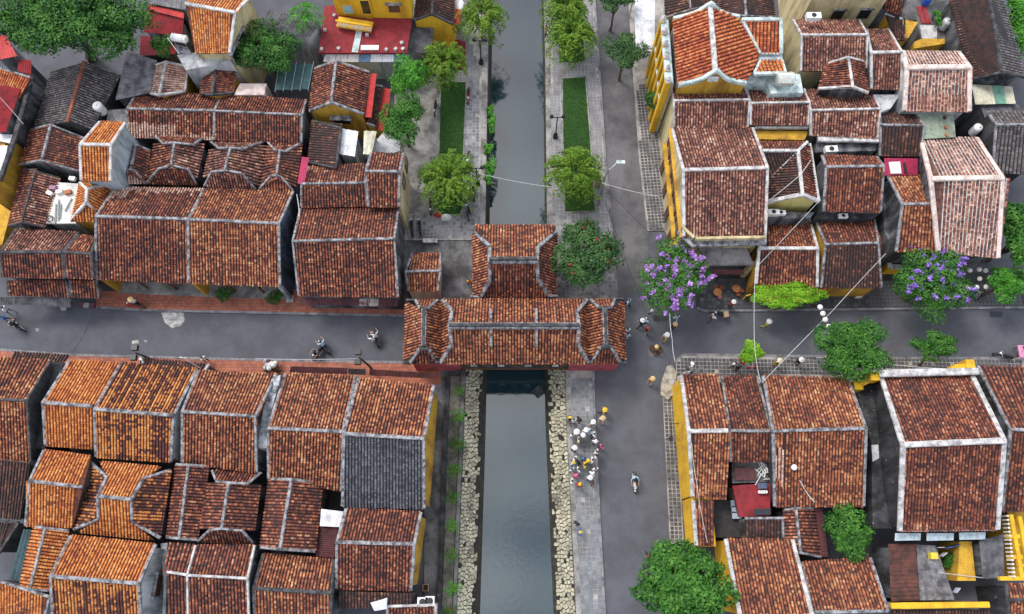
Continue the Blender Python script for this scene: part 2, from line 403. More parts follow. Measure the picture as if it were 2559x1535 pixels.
# stones of the banks: irregular cells set in dark mud
def voronoi(sites, W_, H_):
    cells = []
    for i, (x, y) in enumerate(sites):
        poly = [(0,0),(W_,0),(W_,H_),(0,H_)]
        d = sorted(((sx-x)**2+(sy-y)**2, sx, sy) for j, (sx, sy) in enumerate(sites) if j != i)[:16]
        for _, sx, sy in d:
            mx, my, nx, ny = (x+sx)/2, (y+sy)/2, sx-x, sy-y; out = []
            for k in range(len(poly)):
                a, b_ = poly[k], poly[(k+1)%len(poly)]
                da, db = (a[0]-mx)*nx+(a[1]-my)*ny, (b_[0]-mx)*nx+(b_[1]-my)*ny
                if da <= 0: out.append(a)
                if da*db < 0: s_ = da/(da-db); out.append((a[0]+(b_[0]-a[0])*s_, a[1]+(b_[1]-a[1])*s_))
            poly = out
            if not poly: break
        cells.append(poly)
    return cells
def bank_stones(parent, top, bot, f0, f1, seed, gapshare=.1):
    r = random.Random(seed)
    # only the stretch in view: walk along the bank
    A_ = [top[1]+(top[0]-top[1])*1.0]+list(top[1:]); B_ = [bot[0]]+list(bot[1:])
    def at(s_, t):          # s along 0..1 by y, t across 0 top..1 water
        def pl(P):
            ys = [p[1] for p in P]; y = ys[0]+(ys[-1]-ys[0])*s_
            for i in range(len(P)-1):
                if y <= P[i][1]+1e-6 and y >= P[i+1][1]-1e-6:
                    k = (y-P[i][1])/(P[i+1][1]-P[i][1]); return P[i]+(P[i+1]-P[i])*k
            return P[-1]
        return pl(A_)*(1-t)+pl(B_)*t
    Lm = abs(A_[0][1]-A_[-1][1]); Wm = np.linalg.norm(at(.5,0)-at(.5,1))*(f1-f0)
    cell = .33; nx, ny = int(Wm/cell), int(Lm/cell); sites = []
    for j in range(ny):
        for i in range(nx): sites.append(((i+.5+r.uniform(-.42,.42))*Wm/nx, (j+.5+r.uniform(-.42,.42))*Lm/ny))
    made = 0
    nrm = np.cross(at(.5,1)-at(.5,0), at(.6,0)-at(.5,0)); nrm /= np.linalg.norm(nrm)
    if nrm[2] < 0: nrm = -nrm
    rest = MB()
    for poly in voronoi(sites, Wm, Lm):
        if len(poly) < 3 or r.random() < gapshare*.6: continue
        cx, cy = sum(p[0] for p in poly)/len(poly), sum(p[1] for p in poly)/len(poly)
        k = r.uniform(.78,.94); h = r.uniform(.04,.1)
        if cx/Wm > .8 and r.random() < .5: continue
        base, topp = [], []
        for x, y in poly:
            for K, out, hh in ((k, base, -.03), (k*.84, topp, h)):
                X_, Y_ = cx+(x-cx)*K, cy+(y-cy)*K
                out.append(at(min(.999, Y_/Lm), f0+(f1-f0)*X_/Wm)+nrm*hh)
        n_ = len(poly); v = base+topp; f = [tuple(range(n_, 2*n_))]+[(i, (i+1)%n_, n_+(i+1)%n_, n_+i) for i in range(n_)]
        a = np.cross(topp[1]-topp[0], topp[2]-topp[0])
        if a[2] < 0: f = [q[::-1] for q in f]
        if made < 300: obj('stone', v, f, STONE, parent); made += 1
        else: rest.add(v, f)
    if rest.v: props(rest.build('stones', STONE, parent), kind='stuff')
bank_stones(BANKW, ws_, bw_b, .02, .72, 3); bank_stones(BANKE, es_, be_b, .02, .76, 4)

# ---- raised pavements and their stones
def inpoly(x, y, P):
    c = False; n_ = len(P)
    for i in range(n_):
        (x0, y0), (x1, y1) = P[i][:2], P[(i+1)%n_][:2]
        if (y0 > y) != (y1 > y) and x < (x1-x0)*(y-y0)/(y1-y0)+x0: c = not c
    return c
def pavement(name, s, mat, h=.12, kerb=None, kerbmat=None):
    P = [tuple(p[:2]) for p in line0(s, h)]
    m = MB().prism(ccw(P), -.05, h); o = m.build(name, mat); props(o, kind='structure')
    if kerb:
        K = line0(kerb, h+.02); K = [np.array(k) for k in K]
        v, f = [], []
        for i, p in enumerate(K):
            t_ = K[min(i+1,len(K)-1)]-K[max(i-1,0)]; sd = np.array([-t_[1], t_[0], 0]); sd /= np.linalg.norm(sd)
            for a, z in ((-.11,-.2),(-.11,0),(.11,0),(.11,-.2)): v.append(p+sd*a+np.array([0,0,z]))
        for i in range(len(K)-1):
            for j in range(4): f.append((i*4+j, (i+1)*4+j, (i+1)*4+(j+1)%4, i*4+(j+1)%4))
        f.append((3,2,1,0)); f.append(tuple(range(len(v)-4, len(v))))
        props(obj('kerb', v, [q[::-1] for q in f], kerbmat or CURB, o), None)
    return o, P
_pm = {}
def paver_mesh(mat, w, l, h):
    k = (mat.name, w, l, h, rng.randrange(4))
    if k not in _pm:
        a = .012; m = MB(); r = random.Random(k[4]); j = lambda: r.uniform(-.012,.012)
        x, y = w/2, l/2; b_ = [(-x+j(),-y+j()),(x+j(),-y+j()),(x+j(),y+j()),(-x+j(),y+j())]
        v = [(p[0],p[1],0) for p in b_]+[(p[0]*(1-a/x),p[1]*(1-a/y),h+j()*.3) for p in b_]
        me = bpy.data.meshes.new('paving_stone'); me.from_pydata(v, [], [(4,5,6,7)]+[(i,(i+1)%4,4+(i+1)%4,4+i) for i in range(4)]); me.materials.append(mat); _pm[k] = me
    return _pm[k]
def pavers(parent, areas, ang, w, l, mat, z=.12, excl=(), gap=.045, stagger=False, limit=300, miss=.02, h=.018):
    """lay paving stones over outlines of world points"""
    ca, sa = math.cos(ang), math.sin(ang); spots = []
    for P in areas:
        uv = [(p[0]*ca+p[1]*sa, -p[0]*sa+p[1]*ca) for p in P]
        u0, u1, v0, v1 = min(a for a,_ in uv), max(a for a,_ in uv), min(b for _,b in uv), max(b for _,b in uv)
        nu, nv = int((u1-u0)/w)+1, int((v1-v0)/l)+1
        for j in range(nv):
            for i in range(nu):
                u, v_ = u0+(i+.5+(.5 if stagger and j % 2 else 0))*w, v0+(j+.5)*l
                x, y = u*ca-v_*sa, u*sa+v_*ca
                if inpoly(x, y, P) and not any(inpoly(x, y, e) for e in excl) and rng.random() > miss: spots.append((x, y))
    me = [paver_mesh(mat, w-gap, l-gap, h) for _ in range(4)]
    spots.sort(key=lambda p: (p[0]-CAMV[0])**2+(p[1]-CAMV[1]-6)**2)
    for x, y in spots[:limit]:
        inst('paving_stone', rng.choice(me), parent, Matrix.Translation((x, y, z)) @ Matrix.Rotation(ang+rng.uniform(-.02,.02), 4, 'Z'))
    if len(spots) > limit:
        m = MB(); src = me[0]; sv = [tuple(q.co) for q in src.vertices]; sf = [tuple(q.vertices) for q in src.polygons]
        for x, y in spots[limit:]: m.add([(x+a*ca-b_*sa, y+a*sa+b_*ca, z+c) for a, b_, c in sv], sf)
        props(m.build('paving_stones', mat, parent), kind='stuff')
def ang_of(s):
    a, b_ = line0(s)[:2]; return math.atan2(b_[1]-a[1], b_[0]-a[0])
# the quays
NWQ, P = pavement('canal_path', 'X985,-80 X1222,-80 X1219,160 X1213,545 X1211,600 X985,600', JOINT)
lawnW = [tuple(p[:2]) for p in line0('X1101,205 X1166,205 X1158,400 X1157,520 X1150,538 X1100,538 X1091,520 X1096,400', .12)]
coping_w = [tuple(p[:2]) for p in line0('X1207,-80 X1222,-80 X1214,545 X1211,600 X1197,600 X1200,400', .12)]
aN = ang_of('X1190,200 X1186,520')
pavers(NWQ, [[tuple(p[:2]) for p in line0('X1050,190 X1100,190 X1092,540 X1020,542 X1020,597 X1198,597 X1200,190 X1160,40 X1190,-20 X1060,0', .12)]], aN+math.pi/2, .35, .35, PAVE, excl=[lawnW])
m = MB().prism(ccw([tuple(p[:2]) for p in line0('X1207,-80 X1222,-80 X1219,160 X1213,545 X1211,600 X1199,600 X1201,400', .14)]), -.02, .16); m.build('quay_edge', CONC, NWQ)
NEQ, P = pavement('canal_path', 'X1357,-80 X1484,-80 X1486,0 X1513,400 X1543,741 X1545,748 X1393,748 X1368,600 X1367,545 X1363,160', JOINT, kerb='X1484,-80 X1486,0 X1513,400 X1543,741')
lawnE = [tuple(p[:2]) for p in line0('X1405,196 X1463,193 X1474,330 X1488,529 X1411,532 X1406,330', .12)]
lawnE2 = [tuple(p[:2]) for p in line0('X1392,-60 X1452,-60 X1460,150 X1440,158 X1398,155', .12)]
aE = ang_of('X1400,200 X1408,520')
pavers(NEQ, [[tuple(p[:2]) for p in line0('X1376,-40 X1480,-40 X1508,400 X1537,738 X1397,738 X1380,560', .12)]], aE+math.pi/2, .36, .36, PAVE, excl=[lawnE, lawnE2])
m = MB().prism(ccw([tuple(p[:2]) for p in line0('X1358,-80 X1373,-80 X1377,300 X1381,600 X1368,600 X1367,545 X1363,160', .14)]), -.02, .16); m.build('quay_edge', CONC, NEQ)
SEQ, P = pavement('canal_path', 'X1414,925 X1483,925 X1484,1000 X1498,1300 X1515,1600 X1444,1600 X1417,1050', JOINT, kerb='X1483,925 X1484,1000 X1498,1300 X1515,1600')
pavers(SEQ, [[tuple(p[:2]) for p in line0('X1428,945 X1480,945 X1481,1000 X1494,1300 X1508,1545 X1452,1545 X1432,1050', .12)]], ang_of('X1480,945 X1508,1545')+math.pi/2, .37, .37, PAVE_L, gap=.03)
m = MB().prism(ccw([tuple(p[:2]) for p in line0('X1413,925 X1425,925 X1429,1050 X1456,1600 X1443,1600 X1416,1050', .14)]), -.02, .17); m.build('quay_edge', CONC, SEQ)
# walk and planting strip on the south-west quay
SWQ, P = pavement('canal_path', 'X1060,900 X1163,905 X1156,1100 X1136,1600 X1060,1600', CONC_D)
m = MB().prism(ccw([tuple(p[:2]) for p in line0('X1126,940 X1151,940 X1146,1100 X1127,1600 X1102,1600 X1119,1100', .3)]), 0, .3); m.build('planting_bed', worn('bed_soil', (.15,.14,.12), (.055,.055,.045), .5, 1.4), SWQ)
for e in ('X1113,940 X1125,940 X1118,1100 X1100,1600 X1088,1600 X1106,1100', 'X1152,925 X1163,925 X1156,1100 X1137,1600 X1129,1600 X1147,1100'):
    MB().prism(ccw([tuple(p[:2]) for p in line0(e, .4)]), 0, .42).build('low_wall', WALL['black'] if '1113' in e else CONC_D, SWQ)
# street pavements
RN, P = pavement('pavement', 'X240,720 X1011,725 X1011,789 X640,781 X361,775 X240,768', REDP, .14, 'X240,768 X361,775 X640,781 X1011,789')
RS, P = pavement('pavement', 'X-60,868 X30,876 X183,887 X640,899 X1018,906 X1100,915 X1100,960 X-60,920', REDP, .14, 'X-60,868 X30,876 X183,887 X640,899 X1018,906')
NES, Pn = pavement('pavement', 'X1740,690 X2640,680 X2640,768 X2560,768 X1760,777 X1742,770', JOINT_D, .14, 'X1742,770 X1760,777 X2560,768 X2640,768')
pavers(NES, [[tuple(p[:2]) for p in line0('X1745,700 X2555,705 X2555,762 X1755,772', .14)]], ang_of('X1760,777 X2560,768'), .36, .36, PAVE_D, .14, gap=.03)
SES, Ps = pavement('pavement', 'X1690,900 X1709,886 X2080,891 X2201,895 X2640,895 X2640,960 X1690,960', JOINT, .14, 'X1690,900 X1709,886 X2080,891 X2201,895 X2640,895')
pavers(SES, [[tuple(p[:2]) for p in line0('X1692,902 X1712,892 X2555,899 X2555,940 X1692,940', .14)]], ang_of('X1709,886 X2201,895'), .34, .34, PAVE_D, .14, gap=.05)
SEW, Pw = pavement('pavement', 'X1655,960 X1690,950 X1710,1380 X1712,1500 X1680,1500 X1675,1380', JOINT, .12)
pavers(SEW, [[tuple(p[:2]) for p in line0('X1657,990 X1692,985 X1712,1400 X1680,1400', .12)]], ang_of('X1655,1000 X1675,1380')+math.pi/2, .34, .34, PAVE_D, .12, gap=.06)
NEW, Pw = pavement('pavement', 'X1570,0 X1583,199 X1597,400 X1618,577 X1660,577 X1680,600 X1700,600 X1660,0', JOINT, .12)
pavers(NEW, [[tuple(p[:2]) for p in line0('X1592,210 X1640,210 X1660,575 X1622,575 X1602,400', .12)]], ang_of('X1597,400 X1618,577')+math.pi/2, .33, .33, PAVE_D, .12, gap=.07)
# lighter, patched surfacing of the quay road and yard
def patch(s, mat, z, name='road_patch', parent=None): 
    P = ccw([tuple(p[:2]) for p in line0(s, z)]); o = MB().add([(x, y, z) for x, y in P], [tuple(range(len(P)))]).build(name, mat); props(o, kind='structure'); return o
patch('X1487,-80 X1565,-80 X1583,199 X1597,400 X1618,577 X1622,700 X1560,745 X1543,735 X1513,400', ASPH2, .004, 'quay_road')
patch('X1000,594 X1213,594 X1213,760 X1000,760', CONC_D, .004, 'yard')
for s in ('X403,782 X425,779 X458,782 X462,800 X452,815 X430,820 X412,806', 'X330,852 X345,850 X348,858 X330,860', 'X360,850 X368,850 X368,856 X361,856', 'X88,820 X98,821 X97,827 X90,828'):
    patch(s, worn('spilt_lime', (.5,.5,.48), (.2,.2,.2), .5, 1.5), .008, 'lime_stain')
patch('X1634,786 X1669,787 X1668,803 X1634,803', JOINT_D, .008, 'drain_cover'); patch('X2473,778 X2505,779 X2505,793 X2473,793', worn('fresh_asphalt', (.045,.047,.062), (.035,.036,.045), .5, 2), .008, 'asphalt_patch')
patch('X1619,868 X1655,866 X1657,888 X1640,893 X1622,890', ASPH2, .008, 'asphalt_patch'); patch('X1710,887 X2080,887 X2080,891 X1712,892', ASPH2, .009, 'gutter_strip')
# lawns
def lawn(P, seed, n):
    z = .12; o = MB().prism(ccw(P), .0, z+.05).build('lawn', LAWN); props(o, kind='structure')
    r = random.Random(seed); xs = [p[0] for p in P]; ys = [p[1] for p in P]; v, f, tn = [], [], []
    while len(f) < n:
        x, y = r.uniform(min(xs), max(xs)), r.uniform(min(ys), max(ys))
        if not inpoly(x, y, P): continue
        a = r.uniform(0, 6.28); l = r.uniform(.06,.16); w_ = .025; dx, dy = math.cos(a), math.sin(a); k = len(v)
        v += [(x-dy*w_, y+dx*w_, z+.04), (x+dy*w_, y-dx*w_, z+.04), (x+dx*l*.7, y+dy*l*.7, z+.05+l*.7)]; f.append((k,k+1,k+2)); tn += [r.random()]*3
    props(obj('grass', v, f, LEAF['grass'], o, tone=tn), kind='stuff')
lawn(lawnW, 1, 14000); lawn(lawnE, 2, 14000); lawn(lawnE2, 3, 6000)
for P_, par in ((lawnW, NWQ), (lawnE, NEQ)):
    K = [np.array([x, y, .17]) for x, y in P_]; K.append(K[0]); v, f = [], []
    MBk = MB()
    for a, b_ in zip(K[:-1], K[1:]):
        d_ = b_-a; MBk.box((a+b_)/2+[0,0,-.03], (np.linalg.norm(d_[:2])+.02,.12,.16), math.atan2(d_[1], d_[0]))
    MBk.build('lawn_edging', CONC, par)
# ------------------------------------------------------------------ tiled roofs

_rowmesh = {}
def row_mesh(n, kind='round'):
    """one row of n overlapping cover tiles, unit width, one unit per tile; four uneven variants"""
    key = (n, rng.randrange(4), kind)
    if key in _rowmesh: return _rowmesh[key]
    r = random.Random(n*31+key[1]*7+len(kind))
    v, f, tone = [], [], []
    if kind == 'round': prof = [(-.36,0),(-.22,.27),(.22,.27),(.36,0)]
    elif kind == 'rib': prof = [(-.13,0),(-.09,.17),(.09,.17),(.13,0)]
    else: prof = [(-.48,.02),(-.30,.10),(.30,.10),(.48,.02)]
    for i in range(n):
        dx, dz, w = r.uniform(-.035,.035), r.uniform(-.02,.03), r.uniform(.93,1.06)
        t = r.random(); b0 = len(v)
        y0, y1 = i-.06+r.uniform(-.05,.05), i+1.0
        for y, k, lift in ((y0, 1.05*w, .09), (y1, .92*w, 0)):
            for x, z in prof: v.append((x*k+dx, y, z*k+dz+lift)); tone.append(t)
        f += [(b0+1,b0,b0+4,b0+5),(b0+2,b0+1,b0+5,b0+6),(b0+3,b0+2,b0+6,b0+7),(b0,b0+1,b0+2,b0+3)]
    me = bpy.data.meshes.new('tile_row'); me.from_pydata(v, [], f)
    a = me.attributes.new('tone', 'FLOAT', 'POINT'); a.data.foreach_set('value', np.array(tone, np.float32))
    me.update(); _rowmesh[key] = me; return me
_mset = {}
def row_with_mat(n, mat, kind):
    me = row_mesh(n, kind); key = (me.name, mat.name)
    if key not in _mset:
        c = me.copy(); c.materials.clear(); c.materials.append(mat); _mset[key] = c
    return _mset[key]
TL = .21                                   # visible length of one tile
def add_row(parent, lo, hi, xdir, w, mat, kind):
    lo = np.array(lo); hi = np.array(hi); y = hi-lo; L = np.linalg.norm(y)
    if L < .25: return
    n = max(1, round(L/TL)); y = y/L; x = xdir/np.linalg.norm(xdir)
    z = np.cross(x, y); z /= np.linalg.norm(z)
    if z[2] < 0: z = -z; x = -x
    lo = lo + z*(.012+rng.uniform(0, .012))
    M = Matrix(((x[0]*w, y[0]*L/n, z[0]*w, lo[0]), (x[1]*w, y[1]*L/n, z[1]*w, lo[1]), (x[2]*w, y[2]*L/n, z[2]*w, lo[2]), (0,0,0,1)))
    inst('tile_row', row_with_mat(n, mat, kind), parent, M)
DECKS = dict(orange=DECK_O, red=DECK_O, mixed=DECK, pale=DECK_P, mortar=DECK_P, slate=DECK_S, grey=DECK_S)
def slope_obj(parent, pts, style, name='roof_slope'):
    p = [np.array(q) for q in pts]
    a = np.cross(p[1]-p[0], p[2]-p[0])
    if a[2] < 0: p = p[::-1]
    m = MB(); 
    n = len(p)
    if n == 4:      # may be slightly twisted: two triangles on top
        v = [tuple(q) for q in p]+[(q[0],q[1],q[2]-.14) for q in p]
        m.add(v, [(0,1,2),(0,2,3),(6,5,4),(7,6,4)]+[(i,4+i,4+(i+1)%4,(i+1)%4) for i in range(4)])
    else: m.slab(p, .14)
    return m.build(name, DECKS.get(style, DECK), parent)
def quad_slope(parent, el, er, rl, rr, style, w=.25, kind='round', name='roof_slope', zones=None):
    """slope between eave (left,right) and ridge (left,right)"""
    el, er, rl, rr = map(np.array, (el, er, rl, rr))
    s = slope_obj(parent, [el, er, rr, rl], style, name)
    wid = (np.linalg.norm(er-el)+np.linalg.norm(rr-rl))/2; n = max(2, round(wid/w))
    w = wid/n; mat = TILE[style]
    for i in range(n):
        t = (i+.5)/n; lo = el+(er-el)*t; hi = rl+(rr-rl)*t
        d = lo-hi; d[2] = 0
        lo = lo + (lo-hi)*rng.uniform(.0, .012)
        cuts = []                       # zones = (across from, to, up-slope from, to, style)
        for z_ in zones or []:
            if z_[0] <= t <= z_[1]:
                j = rng.gauss(0, .05); a, b_ = z_[2], z_[3]
                if a > .02: a = min(.9, max(.05, a+j))
                if b_ < .98: b_ = max(.1, min(.95, b_+rng.gauss(0, .05)))
                cuts.append((a, b_, z_[4]))
        if kind == 'rib':               # flat dark tiles between raised mortar ribs
            sh = (er-el)/n*.5; add_row(s, lo+sh*.98, hi+sh*.98, er-el, w*.94, TILE['pinkish'], 'flat')
        if not cuts: add_row(s, lo, hi, er-el, w, mat, kind)
        else:
            a, b_, st = cuts[0]; d = hi-lo
            if a > .02: add_row(s, lo, lo+d*a, er-el, w, mat, kind)
            add_row(s, lo+d*a, lo+d*b_, er-el, w, TILE[st], kind)
            if b_ < .98: add_row(s, lo+d*b_, hi, er-el, w, mat, kind)
    return s
def poly_slope(parent, pts, edge, style, w=.25, kind='round', name='roof_slope'):
    """slope of any outline; edge = (i, j) indices of the eave edge, rows run up from it"""
    P = [np.array(q) for q in pts]; e = P[edge[1]]-P[edge[0]]; e = e/np.linalg.norm(e)
    c = sum(P)/len(P); 
    nrm = np.zeros(3)
    for i in range(len(P)): nrm += np.cross(P[i]-c, P[(i+1)%len(P)]-c)
    if nrm[2] < 0: nrm = -nrm
    nrm /= np.linalg.norm(nrm); e = e-nrm*np.dot(e, nrm); e /= np.linalg.norm(e)
    up = np.cross(nrm, e)
    if np.dot(c-P[edge[0]], up) < 0: up = -up
    # flatten to the plane
    P = [p-nrm*np.dot(p-c, nrm) for p in P]
    s = slope_obj(parent, P, style, name)
    uv = [(np.dot(p-c, e), np.dot(p-c, up)) for p in P]
    u0, u1 = min(a for a, _ in uv), max(a for a, _ in uv); n = max(2, round((u1-u0)/w)); w = (u1-u0)/n
    for i in range(n):
        u = u0+(i+.5)*w; hits = []
        for k in range(len(uv)):
            (a0, b0), (a1, b1) = uv[k], uv[(k+1)%len(uv)]
            if (a0-u)*(a1-u) < 0: hits.append(b0+(b1-b0)*(u-a0)/(a1-a0))
        hits.sort()
        for k in range(0, len(hits)-1, 2):
            add_row(s, c+e*u+up*hits[k], c+e*u+up*hits[k+1], e, w, TILE[style], kind)
    return s
def coping(parent, pts, w, h, mat, name='verge_coping', lift=.0, sub=6, jit=.012):
    """mortar band along a line, slightly uneven"""
    P = [np.array(p, float) for p in pts]; Q = []
    for i in range(len(P)-1):
        k = max(1, min(sub, int(np.linalg.norm(P[i+1]-P[i])/.8)))
        for j in range(k): Q.append(P[i]+(P[i+1]-P[i])*j/k)
    Q.append(P[-1]); v, f = [], []
    for i, q in enumerate(Q):
        t = Q[min(i+1,len(Q)-1)]-Q[max(i-1,0)]; t = t/np.linalg.norm(t)
        sd = np.cross(t, [0,0,1.0]); sd /= (np.linalg.norm(sd)+1e-9)
        ww = w*rng.uniform(.93,1.07)/2; jz = rng.uniform(-jit, jit)
        up = np.array([0,0,1.0])
        for a, z in ((-1, -.10), (-1, h*.75), (-.72, h), (.72, h), (1, h*.75), (1, -.10)):
            v.append(q+sd*a*ww+up*(z+jz+lift))
    n = 6
    for i in range(len(Q)-1):
        for j in range(n): f.append((i*n+j, (i+1)*n+j, (i+1)*n+(j+1)%n, i*n+(j+1)%n))
    f.append(tuple(range(n-1,-1,-1))); f.append(tuple(range((len(Q)-1)*n, len(Q)*n)))
    f = [q[::-1] for q in f]
    return obj(name, v, f, COP[mat] if isinstance(mat, str) else mat, parent)
def hdist(p, a, b):
    d = b[:2]-a[:2]; L = np.linalg.norm(d); q = p[:2]-a[:2]
    return abs(d[0]*q[1]-d[1]*q[0])/L
def eave_z(mid, ra, rb, zr, tan):
    lo, hi = zr-9, zr
    for _ in range(40):
        z = (lo+hi)/2; p = unp(mid, z)
        if (zr-z) > tan*hdist(p, ra, rb): lo = z
        else: hi = z
    return (lo+hi)/2
def mid(a, b): return ((a[0]+b[0])/2, (a[1]+b[1])/2)
def solve(ridge, e1, e2, zr=None, z1=None, pitch=28):
    """3D ridge ends and both eave lines from pixels; give the ridge height or the first eave's"""
    tan = math.tan(R(pitch))
    def run(zr):
        ra, rb = unp(ridge[0], zr), unp(ridge[1], zr)
        return eave_z(mid(*e1), ra, rb, zr, tan)
    if zr is None:
        lo, hi = z1, z1+8
        for _ in range(40):
            m_ = (lo+hi)/2
            if run(m_) < z1: lo = m_
            else: hi = m_
        zr = (lo+hi)/2
    ra, rb = unp(ridge[0], zr), unp(ridge[1], zr); za = eave_z(mid(*e1), ra, rb, zr, tan)
    out = [ra, rb, unp(e1[0], za), unp(e1[1], za)]
    if e2:
        zb = eave_z(mid(*e2), ra, rb, zr, tan); out += [unp(e2[0], zb), unp(e2[1], zb)]
    return out
def inset_wall(parent, ra, rb, a0, a1, b0, b1, mat, base=0.0, ov=.4, end=.06, drop=.16):
    """gabled wall body under a roof; a = front eave, b = back eave"""
    d = (rb-ra)/np.linalg.norm(rb-ra)
    def pull(e, r):
        L = np.linalg.norm(e-r); k = min(.3, ov/L); return e+(r-e)*k
    pts = [pull(a0,ra)+d*end, pull(a1,rb)-d*end, pull(b1,rb)-d*end, pull(b0,ra)+d*end]
    r0, r1 = ra+d*end, rb-d*end
    dz = np.array([0,0,drop])
    top = [p-dz for p in pts]; r0 = r0-dz; r1 = r1-dz
    v = [(p[0],p[1],base) for p in pts]+[tuple(p) for p in top]+[tuple(r0), tuple(r1)]
    f = [(0,1,5,4),(2,3,7,6),(1,2,6,9,5),(3,0,4,8,7),(4,5,9,8),(6,7,8,9),(3,2,1,0)]
    return obj('wall', v, f, WALL[mat] if isinstance(mat, str) else mat, parent)
HOUSE = {}
def gable(key, label, ridge, front, back, zf=4.2, zr=None, pitch=28, style='brown', bstyle=None, cop='grey', wall='grey',
          verge='LR', w=.25, kind='round', cw=.26, base=0.0, ov=.4, ridge_h=.16, name='tiled_house', group=None, eave=None, end=.06, wallname=None, walls=True, zones=None, bzones=None):
    rp, fp = px(ridge), px(front); bp = px(back) if back else None
    S = solve(rp, fp, bp, zr=zr, z1=None if zr else zf, pitch=pitch)
    ra, rb, f0, f1 = S[:4]
    if back: b0, b1 = S[4:]
    c = (f0+f1+(b0+b1 if back else ra+rb))/4
    t = thing(name, (c[0], c[1], base), label, 'house', group)
    quad_slope(t, f0, f1, ra, rb, style, w, kind, zones=zones)
    if back: quad_slope(t, b0, b1, ra, rb, bstyle or style, w, kind, zones=bzones)
    if cop:
        coping(t, [ra, rb], cw, ridge_h, cop, 'ridge_cap', lift=.02)
        for s_, e0, e1, r_ in (('L', f0, b0 if back else None, ra), ('R', f1, b1 if back else None, rb)):
            if s_ in verge:
                coping(t, [e0, r_] + ([e1] if e1 is not None else []), cw*.85, .13, cop, 'verge_coping', lift=.012)
        if eave: coping(t, [f0, f1], .14, .07, eave, 'eave_band', lift=-.06)
    if walls:
        inset_wall(t, ra, rb, f0, f1, b0 if back else ra, b1 if back else rb, wall, base, ov, end)
    HOUSE[key] = dict(t=t, ra=ra, rb=rb, f0=f0, f1=f1, b0=b0 if back else ra, b1=b1 if back else rb)
    return HOUSE[key]
def xgable(key, label, ridge, left, right, zl=4.2, zr=None, pitch=28, style='brown', cop='grey', wall='grey', front=None, back=None,
           verge='', w=.25, kind='round', cw=.24, base=0.0, name='tiled_house', group=None, ends='FB', ov=.3, rstyle=None, fstyle=None, end=.06):
    """ridge runs away from the camera (far end first); front/back = 'topleft topright botleft botright' of small hip slopes"""
    rp, lp, qp = px(ridge), px(left), px(right)
    S = solve(rp, lp, qp, zr=zr, z1=None if zr else zl, pitch=pitch)
    ra, rb, l0, l1, q0, q1 = S; c = (l0+l1+q0+q1)/4
    t = thing(name, (c[0], c[1], base), label, 'house', group)
    quad_slope(t, l1, l0, rb, ra, style, w, kind); quad_slope(t, q0, q1, ra, rb, rstyle or style, w, kind)
    if cop:
        coping(t, [ra, rb], cw, .15, cop, 'ridge_cap', lift=.02)
    for spec, r_, e0, e1, tag in ((front, rb, l1, q1, 'F'), (back, ra, l0, q0, 'B')):
        if spec:
            tl, tr, bl, br = px(spec); zt = r_[2]-.12; ze = min(e0[2], e1[2])-.05
            TLp, TRp, BLp, BRp = unp(tl, zt), unp(tr, zt), unp(bl, ze), unp(br, ze)
            poly_slope(t, [BLp, BRp, TRp, TLp], (0,1), fstyle or style, w, kind)
            if cop: coping(t, [BLp, TLp, np.array(r_)-[0,0,.02], TRp, BRp], cw*.9, .14, cop, 'hip_coping', lift=.02)
        elif tag in ends and cop:
            coping(t, [e0, r_, e1], cw*.9, .14, cop, 'verge_coping', lift=.015)
    if 'L' in verge: coping(t, [l0, l1], cw*.8, .12, cop, 'eave_coping', lift=.01)
    if 'R' in verge: coping(t, [q0, q1], cw*.8, .12, cop, 'eave_coping', lift=.01)
    inset_wall(t, ra, rb, l0, l1, q0, q1, wall, base, ov, end)
    HOUSE[key] = dict(t=t, ra=ra, rb=rb, l0=l0, l1=l1, q0=q0, q1=q1)
    return HOUSE[key]
def add_shed(parent, eave, ridge, style='brown', ze=3.6, zr=4.4, cop=None, w=.25, kind='round', verge='LR', cw=.2, top=True):
    e, r_ = px(eave), px(ridge); e = [unp(q, ze) for q in e]; r_ = [unp(q, zr) for q in r_]
    s = quad_slope(parent, e[0], e[1], r_[0], r_[1], style, w, kind)
    if cop:
        if top: coping(parent, r_, cw, .12, cop, 'ridge_cap')
        if 'L' in verge: coping(parent, [e[0], r_[0]], cw, .12, cop)
        if 'R' in verge: coping(parent, [e[1], r_[1]], cw, .12, cop)
    return e, r_
def body(parent, poly, z1, mat, base=0.0, name='wall', inset=.25):
    """plain wall block under an outline of world points"""
    c = sum(np.array(p[:2]) for p in poly)/len(poly)
    q = []
    for p in poly:
        d = c-np.array(p[:2]); L = np.linalg.norm(d); q.append(np.array(p[:2])+d/L*min(inset, L*.3))
    m = MB().prism(ccw([tuple(a) for a in q]), base, z1); return m.build(name, WALL[mat] if isinstance(mat, str) else mat, parent)
def shed(key, label, eave, ridge, style='brown', ze=4.0, zr=5.2, cop='grey', wall='grey', base=0.0, name='tiled_house', group=None, **kw):
    e = [unp(q, ze) for q in px(eave)]; r_ = [unp(q, zr) for q in px(ridge)]
    c = (e[0]+e[1]+r_[0]+r_[1])/4; t = thing(name, (c[0], c[1], base), label, 'house', group)
    add_shed(t, eave, ridge, style, ze, zr, cop, **kw)
    v = [(p[0],p[1],base) for p in (e[0],e[1],r_[1],r_[0])]+[tuple(p-np.array([0,0,.18])) for p in (e[0],e[1],r_[1],r_[0])]
    cc = np.array([c[0],c[1]])
    v = [(x+(cc[0]-x)*.04, y+(cc[1]-y)*.04, z) for x, y, z in v]
    obj('wall', v, [(0,1,5,4),(1,2,6,5),(2,3,7,6),(3,0,4,7),(4,5,6,7),(3,2,1,0)], WALL[wall], t)
    HOUSE[key] = dict(t=t, e=e, r=r_); return HOUSE[key]
